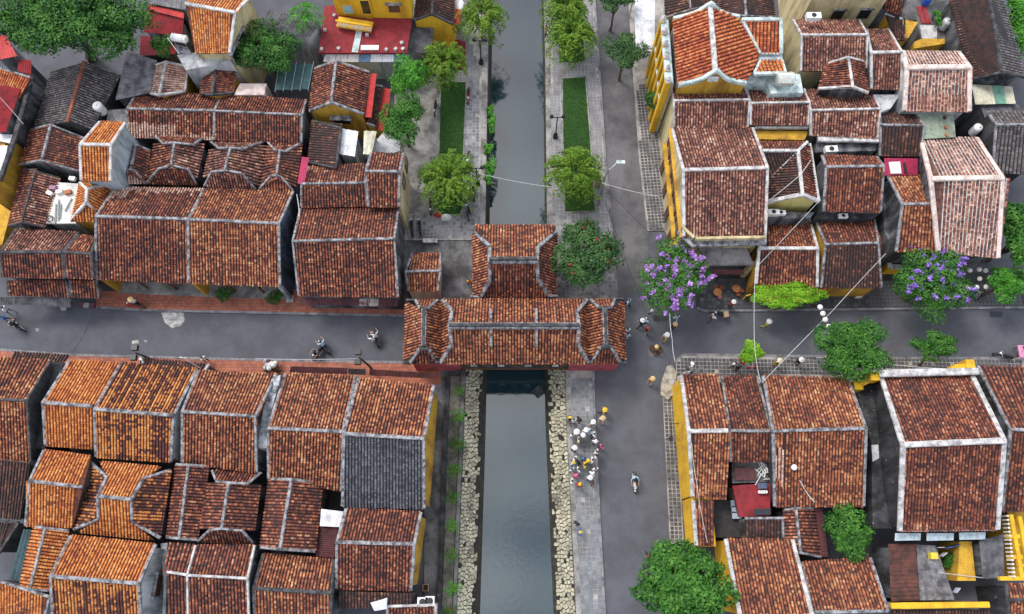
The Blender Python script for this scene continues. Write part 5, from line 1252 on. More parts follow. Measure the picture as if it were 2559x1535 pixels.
sheet_thing('s18', 'sheet_roof', 'flat white roof with stains behind the narrow taller roof', 'B930,1190 B1096,1218 B1062,1452 B905,1425', 4.8, CORR['white'], 'roof', wave=.5, walls=True, wallmat='pale'); sheet_thing('s19', 'sheet_roof', 'flat cream roof beside the flat white roof', 'B1148,1212 B1266,1217 B1215,1432 B1140,1430', 4.8, CORR['cream'], 'roof', wave=.4, wallmat='pale')
t = thing('tarpaulin', tuple(unp(px('B1370,1330')[0], 3.2)), 'white tarpaulin stretched below the dark path tree', 'tarpaulin')
P = [unp(q_, z) for q_, z in zip(px('B1330,1228 B1490,1310 B1480,1400 B1390,1425 B1250,1400 B1262,1300'), (3.8,3.2,3.0,3.0,3.3,3.6))]; c = sum(P)/6+[0,0,.15]
obj('cloth', [tuple(p) for p in P]+[tuple(c)]+[(p[0],p[1],p[2]-.02) for p in P]+[(c[0],c[1],c[2]-.02)], [(i,6,(i+1)%6)[::-1] for i in range(6)]+[(7+i,13,7+(i+1)%6) for i in range(6)]+[(i,7+i,7+(i+1)%6,(i+1)%6)[::-1] for i in range(6)], CORR['white'], t)
for i in (0,1,3,4): MB().tube([(P[i][0],P[i][1],.12), tuple(P[i])], .03, 6).build('pole', GREYMET, t)
sheet_thing('s20', 'sheet_roof', 'teal-black sheet in the gap beside the small orange cross roof', 'R112,430 R152,432 R95,680 R42,672', 3.6, CORR['teal'], 'roof', wave=.3)
sheet_thing('s21', 'sheet_roof', 'maroon sheet roof below the white skylight', 'S345,418 S440,422 S415,570 S325,562', 3.7, CORR['maroon'], 'roof', wave=.16, along=1); sheet_thing('s22', 'sheet_roof', 'white skylight roof of two panes with a dark brace', 'S352,332 S460,345 S440,420 S345,415', 4.1, CORR['white'], 'roof', wave=.9)
sheet_thing('s23', 'sheet_roof', 'rusty brown sheet roof with dark ribs behind the yellow parapet', 'V270,545 V385,545 V402,782 V282,788', 3.4, worn('rusty_brown_sheet', (.14,.05,.035), (.05,.025,.022), .5, 1.2), 'roof', wave=.3, along=1); sheet_thing('s24', 'sheet_roof', 'grey weathered sheet roof beside the rusty sheets', 'V388,548 V470,552 V550,780 V404,782', 3.2, CORR['grey'], 'roof', wave=.5)
sheet_thing('s25', 'sheet_roof', 'small dark slatted roof beside the yellow balcony', 'V652,530 V752,505 V758,690 V668,690', 4.0, CORR['darkgrey'], 'roof', wave=.5)
sheet_thing('s26', 'sheet_canopy', 'thin maroon canopy beside the courtyard tree', 'U668,395 U698,395 U722,598 U692,598', 3.6, CORR['maroon'], 'canopy', wave=.2, along=1, walls=False)
sheet_thing('s27', 'street_awning', 'long white awning along the quay road at the north end', 'C1578,-60 C1770,-60 C1765,480 C1590,485', 3.6, CORR['white'], 'awning', wave=.9, walls=False)
for q_ in HOUSE['s27']['W']: MB().tube([(q_[0],q_[1],.1), tuple(q_-np.array([0,0,.04]))], .05, 6).build('post', GREYMET, T_('s27'))
# green shade net on poles
t = thing('shade_net', tuple(unp(px('B500,720')[0], 0)), 'dark green shade net stretched over a steel frame', 'shade net')
P = [unp(q_, 5.0) for q_ in px('B365,592 B680,592 B632,826 B325,836')]; MB().slab([tuple(p) for p in P][::-1], .02).build('net', worn('green_net', (.035,.10,.10), (.02,.055,.06), .5, 2), t)
for i in range(5):
    f = i/4; MB().tube([P[0]+(P[1]-P[0])*f+[0,.2,.05], P[3]+(P[2]-P[3])*f+[0,-.2,.05]], .035, 5).build('rail', GREYMET, t)
for p in P: MB().tube([(p[0],p[1],0), tuple(p)], .05, 6).build('pole', GREYMET, t)
# white cluttered terrace
t = thing('roof_terrace', tuple(unp(px('F580,480')[0], 0)), 'white roof terrace with ladder frame, hose coil and clutter', 'terrace')
P = [unp(q_, 4.4) for q_ in px('F462,278 F725,292 F700,662 F428,662')]; MB().slab([tuple(p) for p in P][::-1], .2).build('slab', worn('white_slab', (.72,.71,.66), (.45,.44,.42), .25, 1), t); body(t, P, 4.15, 'pale', inset=.2)
for a, b_ in (('F520,480','F512,660'), ('F545,440','F540,640'), ('F565,480','F555,620'), ('F665,430','F600,550')): A_, B_ = unp(px(a)[0], 4.5), unp(px(b_)[0], 4.5); MB().tube([A_, B_], .05, 6).build('pipe', GREYMET, t)
C_ = unp(px('F465,622')[0], 4.5); MB().tube([C_+[.28*math.cos(i*.5), .28*math.sin(i*.5), .05] for i in range(14)], .05, 6).build('hose_coil', BLACK, t)
for s, m_ in (('F470,390', WHITE), ('F560,375', WHITE), ('F640,380', TILE['warm']), ('F500,340', cloth('lilac_cloth', (.35,.2,.3))), ('F680,255', WHITE)):
    C_ = unp(px(s)[0], 4.45); MB().box(C_+[0,0,.15], (.55,.35,.3), rng.uniform(-.5,.5)).build('bundle', m_, t)
# small cream shrine beside the bridge
gable('shrine', 'small ochre-roofed shrine with cream walls between house and temple roof', 'G1535,1112 G1855,1103', 'G1562,1290 G1835,1290', 'G1597,945 G1857,938', zf=2.6, style='warm', bstyle='warm', cop='grey', wall=worn('shrine_cream', (.66,.56,.40), (.4,.32,.22), .35, .9, streak=True), cw=.22, end=.0, ov=.15)
# red-tiled terrace with the yellow house
t = thing('terrace_house', tuple(unp(px('B1180,300')[0], 0)), 'yellow balconied house on a red-tiled roof terrace with white strip', 'house')
P = [unp(q_, 4.6) for q_ in px('B785,55 B1592,-60 B1592,200 B1545,490 B725,490')]; P[1] = unp(px('B1600,20')[0], 4.6)
MB().slab([tuple(p) for p in P][::-1], .25).build('terrace', REDTILE, t); body(t, P, 4.3, 'blue', inset=.25)
P = [unp(q_, 4.68) for q_ in px('B1095,195 B1148,200 B1092,486 B1034,482')]; MB().slab([tuple(p) for p in P][::-1], .1).build('white_strip', COP['aqua'], t)
a, b_ = unp(px('B900,170')[0], 4.6), unp(px('B1600,172')[0], 4.6)
MB().prism(ccw([tuple(unp(px('B1225,165')[0], 4.6)[:2]), tuple(b_[:2]), (b_[0], b_[1]+7), (a[0]+3.5, b_[1]+7)]), 4.6, 9.4).build('wall', WALL['bright'], t)
MB().prism(ccw([tuple(unp(px('B905,140')[0], 4.6)[:2]), tuple(unp(px('B1225,180')[0], 4.6)[:2]), (a[0]+3.2, a[1]+7), (a[0], a[1]+7)]), 4.6, 8.2).build('wall', WALL['bright'], t)
bb0, bb1 = unp(px('B905,150')[0], 5.2), unp(px('B1225,200')[0], 5.2)
MB().box((bb0+bb1)/2*[1,1,0]+[0,-.5,5.0], (np.linalg.norm(bb1-bb0),1.1,.2), math.atan2((bb1-bb0)[1],(bb1-bb0)[0])).build('balcony_slab', WALL['bright'], t)
for i in range(15):
    q_ = bb0+(bb1-bb0)*(i+.5)/15; MB().box((q_[0], q_[1]-1.0, 5.45), (.1,.1,.7)).build('baluster', WHITE, t)
MB().box((bb0+bb1)/2*[1,1,0]+[0,-1.0,5.85], (np.linalg.norm(bb1-bb0),.16,.12), math.atan2((bb1-bb0)[1],(bb1-bb0)[0])).build('handrail', WALL['bright'], t)
wy = bb0[1]
for s, m_, w_, h_ in (('B1000,80', plain('pale_blue_shutter', (.25,.5,.6)), .9, 1.1), ('B1165,60', GLASS, .8, 1.9)):
    p_ = on_wall(unp(px('B905,140')[0], 4.6), unp(px('B1225,180')[0], 4.6), s); opening(t, p_+[0,-.05,0], 0, w_, h_, m_, WALL['bright'])
p_ = on_wall(unp(px('B1225,165')[0], 4.6), b_, 'B1430,75'); opening(t, p_+[0,-.05,0], 0, 1.1, 1.1, WOOD, WALL['bright'], ledge=True)
P = px('B790,490 B1535,490 B1535,575 B770,575'); P = [unp(P[0],4.3),unp(P[1],4.3),unp(P[2],3.8),unp(P[3],3.8)]
for i, m_ in enumerate((CORR['white'],CORR['white'],CORR['white'],CORR['blue'],CORR['white'],CORR['white'],CORR['blue'])):
    f0, f1 = i/7, (i+1)/7-.004; corrugated(t, [P[0]+(P[1]-P[0])*f0, P[0]+(P[1]-P[0])*f1, P[3]+(P[2]-P[3])*f1, P[3]+(P[2]-P[3])*f0], m_, .3, .02, 'awning_panel')
for s in ('B875,150','B790,285','B760,462','B915,458','B1180,332','B1355,468','B1443,462','B1512,460','B1500,405'): C_ = unp(px(s)[0], 4.62); MB().box(C_+[0,0,.12], (.3,.26,.24), rng.uniform(0,1.5)).build('block', COP['white'], t)
C_ = unp(px('B1205,450')[0], 4.62); MB().box(C_+[0,0,.1], (1.7,.5,.16)).build('white_panel', WHITE, t)
# small yellow house with red canopies by the canal
xgable('t3', 'small yellow house with blackened purple roof by the red steps', 'B1790,-80 B1778,132', 'B1640,-80 B1612,190', 'B1995,-60 B1972,225', zl=4.6, style='dark', cop='dark', wall='bright', end=.02, ov=.12)
sheet_thing('s28', 'sheet_canopy', 'pinkish red canopy beside the small yellow house', 'B1997,80 B2062,92 B2045,235 B1975,215', 4.0, CORR['brightred'], 'canopy', wave=.14, along=1, walls=False); sheet_thing('s29', 'sheet_canopy', 'white canopy north of the pinkish red canopy', 'B2005,-60 B2082,-60 B2065,85 B1998,78', 4.0, CORR['white'], 'canopy', wave=.4, walls=False)
sheet_thing('s30', 'sheet_canopy', 'plain dark grey awning between red terrace and small yellow house', 'B1602,190 B1802,226 B1766,505 B1562,470', 3.6, CORR['darkgrey'], 'awning', wave=.9, walls=False)
for q_ in HOUSE['s30']['W']: MB().tube([(q_[0],q_[1],0), tuple(q_-np.array([0,0,.04]))], .05, 6).build('post', GREYMET, T_('s30'))
t = thing('red_steps', tuple(unp(px('B1950,500')[0], 0)), 'red-tiled forecourt with steps down to the canal path', 'steps')
for i in range(3): MB().prism(ccw([tuple(p[:2]) for p in line0('B1790,360 B%d,385 B%d,635 B1700,610' % (2090-i*22, 2085-i*22), .3)]), .1, .25+.15*i).build('step', REDTILE, t)
# balustraded balcony and terrace of the big corner house
h = HOUSE['r5']; t = h['t']
P = [unp(q_, 6.4) for q_ in px('K295,130 K450,300 K1365,250 K1365,350 K440,375 K255,205')]; MB().slab([tuple(p) for p in P][::-1], .3).build('balcony_slab', COP['grey'], t)
for a, b_, n_ in (('K300,150','K455,290',6), ('K470,300','K1340,285',26)):
    A_, B_ = unp(px(a)[0], 6.6), unp(px(b_)[0], 6.6)
    for i in range(n_): q_ = A_+(B_-A_)*(i+.5)/n_; MB().box(q_+[0,0,.15], (.12,.12,.55)).build('baluster', WALL['cream'], t)
    coping(t, [A_+[0,0,.42], B_+[0,0,.42]], .24, .12, WALL['cream'], 'handrail')
P = [unp(q_, 3.6) for q_ in px('K520,388 K1115,385 K1205,600 K640,602')]; MB().slab([tuple(p) for p in P][::-1], .35).build('terrace_slab', worn('terrace_concrete', (.36,.34,.35), (.12,.11,.12), .45, .5), t)
for p in (P[2], P[3]): MB().box((p[0], p[1]+.2, 1.7), (.4,.4,3.4)).build('pier', WALL['cream'], t)
MB().prism(ccw([tuple((P[0]+[.2,0,0])[:2]), tuple((P[1]-[.1,0,0])[:2]), (P[1][0]-.1, P[1][1]+1.5), (P[0][0]+.2, P[0][1]+1.5)]), 3.6, 6.1).build('upper_wall', WALL['cream'], t)
awning(t, 'K700,662 K1080,662 K1080,722 K715,722', 2.7, 3.1, CORR['maroon'])
# west side: shutters, door hood, ledge
W0_, W1_ = h['b0'], h['f0']
for i in range(5):
    q_ = W0_+(W1_-W0_)*(i+.6)/5.6; q_ = np.array([q_[0]-.02, q_[1], 4.9])
    o = MB().box(q_, (.14,.85,1.5)).build('window', GLASS, t)
    for sg in (-1,1): MB().box(q_+[-.04, sg*.66, 0], (.12,.42,1.5)).build('shutter', WOOD, o)
for z_, w_ in ((3.5,.5),(6.2,.4)): coping(t, [np.array([W0_[0]-.1, W0_[1], z_]), np.array([W1_[0]-.1, W1_[1], z_])], w_, .2, 'cream' if False else WALL['yellow'], 'ledge')
for i in range(4):
    q_ = W0_+(W1_-W0_)*(i+.5)/4.4; o = MB().box((q_[0]-.02, q_[1], 1.3), (.12,.9,2.2)).build('door', WOOD, t)
# window and hood on the yellow cross gable, signs on other walls
def wallwin(k, a, b_, s, w_, h_, mat=GLASS, frame=WHITE, ledge=False, off=.05, name='window'):
    hh = HOUSE[k]; A_, B_ = (hh[a] if isinstance(a, str) else a), (hh[b_] if isinstance(b_, str) else b_)
    p_ = on_wall(A_, B_, s); d_ = B_-A_; ang = math.atan2(d_[1], d_[0]); n = np.array([d_[1], -d_[0], 0]); n /= np.linalg.norm(n)
    if np.dot(n, CAMV-p_) < 0: n = -n
    return opening(hh['t'], p_+n*off, ang, w_, h_, mat, frame, name, ledge)
wallwin('h12', 'l1', 'q1', 'B945,1115', 1.5, .8, BLACK, None, True, off=.12, name='window_box')
hh = HOUSE['h11']; wallwin('h11', hh['f1'], hh['b1'], 'G1515,270', .9, 1.4, GLASS, WOOD, off=.0); wallwin('h11', hh['f1'], hh['b1'], 'G1540,120', .9, 1.3, GLASS, WOOD, off=.0)
hh = HOUSE['h24']
for s in ('A2240,360', 'A2180,500'): wallwin('h24', hh['f1'], hh['b1'], s, 1.1, 1.3, GLASS, COP['grey'], True, off=.02)
hh = HOUSE['l14']; wallwin('l14', hh['f1'], hh['b1'], 'R760,700', 1.6, 1.3, WOOD, COP['grey'], True, off=.02)
for k, ss in (('q1', ('U95,98',)),):
    hh = HOUSE[k]; A_, B_ = hh['f0'], hh['b0']; p_ = on_wall(A_, B_, 'U95,40'); lamp = thing('wall_lamp', tuple(p_+[-.2,0,0]), 'black wall lamp reaching out from the bright yellow wall', 'lamp')
    MB().tube([p_, p_+[-.7,0,.1], p_+[-.75,-1.2,.15]], .05, 6).build('arm', BLACK, lamp); MB().box(p_+[-.75,-1.3,.05], (.28,.4,.3)).build('lantern', BLACK, lamp)
# long yellow wall beside the lower extension, alley wall on the far left
t = T_('q1'); e = [unp(q_, 3.9) for q_ in px('U150,350 U168,556')]
MB().prism(ccw([tuple(e[0][:2]), tuple(e[1][:2]), (e[1][0]+1.6, e[1][1]), (e[0][0]+1.6, e[0][1])]), 0, 3.75).build('wall', WALL['bright'], t)
t = thing('alley_building', tuple(unp(px('F60,450')[0], 0)), 'yellow alley building with dark roof edge and white panels', 'building')
P = [unp(q_, 6.0) for q_ in px('F-80,-160 F60,-160 F0,260 F-90,420')]; MB().prism(ccw([tuple(p[:2]) for p in P]), 0, 6.0).build('wall', WALL['yellow'], t)
P = [unp(q_, 2.2) for q_ in px('F150,60 F215,100 F20,860 F-90,870 F-90,400 F40,250')]; MB().prism(ccw([tuple(p[:2]) for p in P]), 0, 2.2).build('lower_wall', WALL['yellow'], t)
for s in ('F-40,-60 F70,-60 F20,250 F-60,230', 'A-40,1240 A130,1250 A100,1330 A-40,1300'): P = [unp(q_, 6.3) for q_ in px(s)]; MB().slab([tuple(p) for p in P][::-1], .15).build('roof_panel', CORR['white'], t)
coping(t, U3('A300,720 A150,1250 F0,270', 6.3), .4, .2, 'dark', 'gutter')
# parapet of the white-coped house facing the street
h = HOUSE['q4']; t = h['t']
a, b_ = unp(px('Q350,505')[0], 6.0), unp(px('Q1040,490')[0], 6.0)
MB().box((a+b_)/2*[1,1,0]+[0,0,3.0], (np.linalg.norm(b_-a), .4, 6.0), math.atan2((b_-a)[1],(b_-a)[0])).build('parapet', WALL['bright'], t); coping(t, [a+[0,0,.02], b_+[0,0,.02]], .6, .22, 'white', 'parapet_coping', lift=.1)
for s, z in (('Q375,520', 6.2), ('Q990,440', 6.0), ('Q270,580', 5.0), ('Q920,470', 5.4)): p_ = unp(px(s)[0], z); MB().box((p_[0],p_[1],z-.4), (.7,.7,1.2)).build('pinnacle', WALL['bright'], t)
for s0, s1, z0, z1 in (('Q375,520','Q270,580',6.0,4.8), ('Q985,450','Q870,480',6.0,5.2)): coping(t, [unp(px(s0)[0], z0), unp(px(s1)[0], z1)], .5, .25, WALL['bright'], 'scroll')
P = px('V295,498 V408,498 V408,530 V295,532'); 
for i, s in enumerate(('V300,500 V408,500 V406,530 V298,532', 'V432,500 V545,500 V543,530 V432,532', 'V568,498 V680,496 V678,526 V570,528')): awning(t, s, 4.4, 4.6, worn('pale_blue_awning', (.5,.6,.64), (.3,.36,.4), .3, 2), 'awning', .6)
# yellow parapet and balcony at the south-east corner
t = thing('courtyard_building', tuple(unp(px('V480,815')[0], 0)), 'yellow parapet wall with brown roof strip behind the rusty sheets', 'building')
a, b_ = unp(px('V278,805')[0], 4.0), unp(px('V690,800')[0], 4.0); MB().box((a+b_)/2*[1,1,0]+[0,0,2.0], (np.linalg.norm(b_-a),.3,4.0)).build('wall', WALL['cream'], t); coping(t, [a, b_], .45, .2, WALL['bright'], 'coping')
add_shed(t, 'V285,900 V700,900', 'V290,822 V690,822', 'dark', 3.0, 3.5, None)
t = thing('balcony_house', tuple(unp(px('V790,560')[0], 0)), 'yellow balcony with white balusters and hanging lanterns', 'balcony')
for s in ('V762,515 V818,512', 'V770,600 V830,600', 'V735,690 V850,690'): A_, B_ = U3(s, 4.2); MB().box((A_+B_)/2, (np.linalg.norm(B_-A_),.3,.35)).build('beam', WALL['bright'], t)
A_, B_ = U3('V760,420 V790,690', 4.4)
for i in range(16): q_ = A_+(B_-A_)*(i+.5)/16; MB().box(q_, (.16,.12,.7)).build('baluster', WHITE, t)
for s in ('V800,420 V812,690', 'V838,430 V845,690'): A_, B_ = U3(s, 4.3); MB().box((A_+B_)/2, (.3, abs(B_[1]-A_[1]), .3)).build('beam', WALL['bright'], t)
MB().prism(ccw([tuple(p[:2]) for p in U3('V770,410 V860,410 V860,690 V790,690', 3.0)]), 0, 3.0).build('wall', WALL['yellow'], t)
gable('q8', 'brown roof corner south of the yellow balcony', 'V770,780 V870,780', 'V780,900 V870,900', 'V765,712 V870,712', zf=3.8, style='warm', cop='dark', wall='black', verge='L')
t = thing('yard_wall', tuple(unp(px('V600,620')[0], 0)), 'yellow yard wall behind the clothes lines', 'wall'); P = U3('V570,535 V620,535 V638,700 V560,700', 3.2); MB().prism(ccw([tuple(p[:2]) for p in P]), 0, 3.2).build('wall', WALL['yellow'], t)
# terraces in the south-east block
t = thing('roof_terrace', tuple(unp(px('U400,340')[0], 0)), 'red roof terrace with solar panel, plant pots and piled white pipes', 'terrace')
P = U3('U320,300 U480,290 U478,425 U350,432', 3.9); MB().slab([tuple(p) for p in P][::-1], .25).build('floor', REDTILE, t); body(t, P, 3.6, 'grey', inset=.15)
P = U3('U318,205 U490,200 U490,285 U320,290', 4.0); MB().slab([tuple(p) for p in P][::-1], .25).build('upper_floor', CONC_D, t)
MB().slab([tuple(p) for p in U3('U330,225 U415,225 U418,278 U328,278', 4.2)][::-1], .06).build('rusty_lid', CORR['maroon'], t)
r_ = random.Random(5)
for i in range(16): A_ = unp(px('U%d,%d' % (430+r_.randrange(60), 205+r_.randrange(75)))[0], 4.2); d_ = np.array([r_.uniform(-1,1), r_.uniform(-1,1), .1]); MB().tube([A_-d_*.7, A_+d_*.7], .035, 5).build('pipe', WHITE, t)
MB().slab([tuple(p) for p in U3('U412,398 U480,396 U482,422 U410,424', 4.5)][::-1], .08).build('solar_panel', GLASS, t); MB().slab([tuple(p) for p in U3('U425,290 U465,288 U465,312 U428,314', 4.5)][::-1], .08).build('solar_panel', plain('blue_panel', (.08,.1,.18), .3), t)
for i in range(4): C_ = unp(px('U%d,328' % (430+i*9))[0], 4.0); MB().lathe(C_, [(.1,0),(.14,.3),(.12,.32)], 8).build('white_pot', WHITE, t)
t = thing('patio', tuple(unp(px('U300,440')[0], 0)), 'dark sunken patio with a row of pale blue chairs', 'patio'); MB().slab([tuple(p) for p in U3('U235,362 U350,362 U352,518 U250,518', 2.4)][::-1], .2).build('floor', worn('dark_patio', (.05,.05,.055), (.03,.03,.032), .5, 1), t)
body(t, U3('U235,362 U350,362 U352,518 U250,518', 2.2), 2.15, 'black', inset=.1)
for i, s in enumerate(('U322,378', 'U326,402', 'U328,426')):
    C_ = unp(px(s)[0], 2.45); c_ = thing('patio_chair', tuple(C_), 'pale blue chair in a row on the dark patio', 'chair', 'chairs on the dark patio'); m_ = plain('pale_blue_plastic', (.36,.42,.52)) if i == 0 else m_
    MB().box(C_+[0,0,.42], (.6,.55,.1)).build('seat', m_, c_); MB().box(C_+[.3,0,.72], (.08,.55,.6)).build('backrest', m_, c_)
    for sx in (-1,1):
        for sy in (-1,1): MB().box(C_+[sx*.25,sy*.22,.2], (.05,.05,.4)).build('leg', m_, c_)
# black block filling the gap between the white-coped roof and its neighbour
t = thing('gap_wall', tuple(unp(px('V255,250')[0], 0)), 'mould-blackened flat roof between the wide brown roof and white-coped roof', 'wall'); P = U3('Q255,610 Q400,560 V318,150 V300,480 V205,480 V200,120', 4.0); MB().prism(ccw([tuple(p[:2]) for p in P]), 0, 4.0).build('wall', WALL['black'], t)
for s in ('V200,130 V228,128 V232,185 V205,200', 'V268,130 V305,128 V305,165 V272,170'): MB().slab([tuple(p) for p in U3(s, 4.1)][::-1], .06).build('loose_board', CORR['white'] if '200,130' in s else COP['grey'], t)
t = thing('gap_wall', tuple(unp(px('M360,1000')[0], 0)), 'charred-looking flat gap roof beside the clean orange roof', 'wall'); P = U3('M470,680 M590,690 M400,1040 M400,1484 M290,1484 M265,1030', 4.2); MB().prism(ccw([tuple(p[:2]) for p in P]), 0, 4.0).build('wall', WALL['black'], t)  # plain black block filling the gap between the two roofs
t = thing('gap_wall', tuple(unp(px('N290,1100')[0], 0)), 'white-streaked party wall top between even brown roof and ochre roof', 'wall'); P = U3('N290,830 N370,800 N350,900 N235,1300 N245,1484 N160,1484 N150,1180', 5.2); MB().prism(ccw([tuple(p[:2]) for p in P]), 0, 5.0).build('wall', worn('streaked_white_wall', (.62,.64,.68), (.07,.07,.08), .5, 1.2), t)
t = thing('gap_wall', tuple(unp(px('R790,560')[0], 0)), 'narrow white gutter wall below the star-shaped roof', 'wall'); P = U3('R775,500 R808,495 R800,840 R815,900 R780,900 R790,700', 3.6); MB().prism(ccw([tuple(p[:2]) for p in P]), 0, 3.6).build('wall', WALL['pale'], t)
for k_, lab, s, z, mt in (('a', 'stained yellow parapet below the tank roof', 'I1215,230 I1880,235 I1835,345 I1240,335', 5.6, 'yellow'), ('b', 'grey terrace edge below the brown roof with parapet', 'I1990,350 J580,360 J540,480 I1960,500', 5.5, 'grey'), ('c', 'stained grey ledge below the yellow cross gable', 'I1360,1240 I1960,1240 I1900,1315 I1355,1315', 5.2, 'grey'), ('d', 'black gutter terrace with a white unit', 'I1990,1250 J600,1250 J500,1320 I1950,1320', 4.9, 'black'), ('e', 'mossy grey party wall beside the narrow ochre roof', 'J640,800 J690,800 J870,1140 J800,1484 L760,400 L650,200 J620,1100', 4.4, 'grey'), ('f', 'pale sloping slab between two brown roofs', 'E510,1170 E840,1170 E720,1340 E600,1390', 6.6, 'pale')):
    t = thing('parapet_wall', tuple(unp(px(s.split()[0])[0], 0)), lab, 'wall'); P = U3(s, z); MB().prism(ccw([tuple(p[:2]) for p in P]), 0, z).build('wall', WALL[mt], t)
for s, z in (('I1215,180 I1870,180', 6.0), ('I1990,340 J570,350', 6.0)): coping(T_('r3') if '1215' in s else T_('r4'), U3(s, z), .5, .2, 'white', 'parapet')
# white planter wall at the violet tree
t = thing('planter_wall', tuple(unp(px('L780,640')[0], .14)), 'white-topped yellow planter wall under the violet tree', 'planter')
for s in ('L700,500 L715,640', 'L720,630 L885,630'): A_, B_ = U3(s, 1.6); d_ = B_-A_; MB().box((A_+B_)/2*[1,1,0]+[0,0,.8], (np.linalg.norm(d_)+.2,.35,1.6), math.atan2(d_[1],d_[0])).build('wall', WALL['bright'], t); coping(t, [A_, B_], .45, .1, 'white', 'top')
# rubble corner by the yellow wall
t = thing('plinth', tuple(unp(px('P490,960')[0], .12)), 'broken pale cement plinth around the pole at the corner', 'plinth'); P = U3('P540,780 P600,870 P560,1120 P500,1180 P420,1120 P420,1000 P460,880 P490,800', .5); MB().prism(ccw([tuple(p[:2]) for p in P]), 0, .45).build('block', worn('pale_cement', (.46,.42,.34), (.18,.16,.13), .45, 1.8), t)
# yard clutter, north-east
t = thing('roof_terrace', tuple(unp(px('E1150,150')[0], 0)), 'walled yard terrace with red mat, plants and barrel', 'terrace'); P = U3('E860,-40 E1400,-40 E1440,480 E1090,470 E1040,250 E870,240', 4.5); MB().prism(ccw([tuple(p[:2]) for p in P]), 0, 4.5).build('slab', CONC_D, t)
for s, m_ in (('E1042,78 E1095,78 E1160,285 E1105,285', CORR['red']), ('E1110,85 E1160,85 E1225,288 E1170,288', CORR['red']), ('E1080,310 E1300,318 E1290,480 E1110,475', COP['white'])): MB().slab([tuple(p) for p in U3(s, 4.6)][::-1], .08).build('mat', m_, t)
P = U3('E1100,480 E1390,480 E1390,540 E1010,600 E1010,520', 5.0); MB().prism(ccw([tuple(p[:2]) for p in P]), 0, 5.0).build('yellow_wall', WALL['yellow'], t); P = U3('E865,235 E1060,275 E940,470 E905,470', 5.6); MB().prism(ccw([tuple(p[:2]) for p in P]), 0, 5.6).build('yellow_wall', WALL['yellow'], t)
C_ = unp(px('E1140,50')[0], 4.6); t = thing('barrel', tuple(C_), 'bright blue plastic barrel in the yard terrace', 'barrel'); MB().lathe(C_, [(.3,0),(.36,.1),(.38,.5),(.36,.9),(.3,1.0)], 14).build('drum', plain('blue_plastic', (.02,.13,.65), .4), t); MB().lathe(C_+[0,0,1.0], [(.31,0),(.31,.06),(.1,.08)], 14).build('lid', plain('blue_lid', (.05,.25,.75), .4), t)
for i, s in enumerate(('E1270,185', 'E1300,290')): tree('potted_plant', ('small green pot plant beside the red mat', 'pot plant by the white yard slab')[i], s, 5.2, 13, 12, .5, 'bright', 260, 120+i, lobes=4, lsize=.16, cat='plant', z0=4.5)
# ------------------------------------------------------------------ street furniture, lamps, wires
def at0(s, z=0.0): return unp(px(s)[0], z)
def lamp_post(base, h, label, ang=0, bulb='globe', span=.55):
    p = at0(base, .12); t = thing('street_lamp', tuple(p), label, 'street lamp', 'black lamp posts')
    MB().lathe(p, [(.24,0),(.26,.12),(.2,.35),(.22,.5),(.12,.8),(.08,.95)], 12).build('base', BLACK, t)
    MB().tube([p+[0,0,.9], p+[0,0,h]], .06, 8).build('pole', BLACK, t)
    d = np.array([math.cos(ang), math.sin(ang), 0])*span
    MB().tube([p+d*-1+[0,0,h], p+[0,0,h+.06], p+d+[0,0,h]], .045, 6).build('crossbar', BLACK, t)
    for sg in (-1,1):
        q = p+d*sg+[0,0,h-.02]
        if bulb == 'globe': MB().lathe(q, [(.05,0),(.16,.08),(.2,.22),(.16,.36),(.05,.44)], 10).build('lantern', BLACK, t)
        else: MB().box(q+[0,0,.15], (.38,.38,.4)).build('lantern', BLACK, t)
    return t
lamp_post('C845,1275', 3.7, 'black twin lamp post on the east quay beside the lawn')
lamp_post('B2235,590', 3.7, 'black twin lamp post by the red steps with round base')
lamp_post('H125,305', 3.4, 'black twin lamp post on the west quay near the weeping tree hub')
for s0, s1, lab in (('N1200,725', 'N1098,640', 'black lamp with two square lanterns above the rusty awning'), ('M1370,645', 'M1250,600', 'black lamp with two square lanterns behind the little porch roof')):
    p = at0(s0, 2.6); q = at0(s1, 5.0); t = thing('street_lamp', (p[0], p[1], .14), lab, 'street lamp', 'square-lantern lamps on the south pavement')
    MB().tube([(p[0],p[1],.14), tuple(p), tuple(q)], [.14,.1,.06], 8).build('pole', BLACK, t)
    for dy in (-.42,.42): MB().box(q+[-.05,dy,0], (.5,.45,.4)).build('lantern', BLACK, t)
# tall street light with curved arm, and the pink cabinet
p = at0('H1245,485', .12); t = thing('street_light', tuple(p), 'tall grey street light with curved arm and pale head', 'street light'); k = 7.0
hx = at0('H1450,95', k+.2); MB().tube([p, p+[0,0,k*.6], p+[0,0,k*.85], p+[.25,.2,k*.97], p*[1,1,0]*.55+hx*[1,1,0]*.45+[0,0,k+.12], hx+[-.3,0,0]], [.12,.1,.08,.07,.06,.05], 8).build('pole', GREYMET, t)
MB().box(hx, (.75,.3,.14), -.05).build('lamp_head', COP['aqua'], t)
p = at0('H1232,310', .12); t = thing('cabinet', tuple(p), 'faded pink roadside cabinet by the tall street light', 'cabinet'); MB().box(p+[0,0,.7], (.55,.5,1.3)).build('body', plain('faded_pink_paint', (.55,.28,.27)), t); MB().box(p+[0,0,1.4], (.65,.62,.08)).build('lid', plain('pink_lid', (.62,.38,.36)), t)
p = at0('B1378,760', .0); 
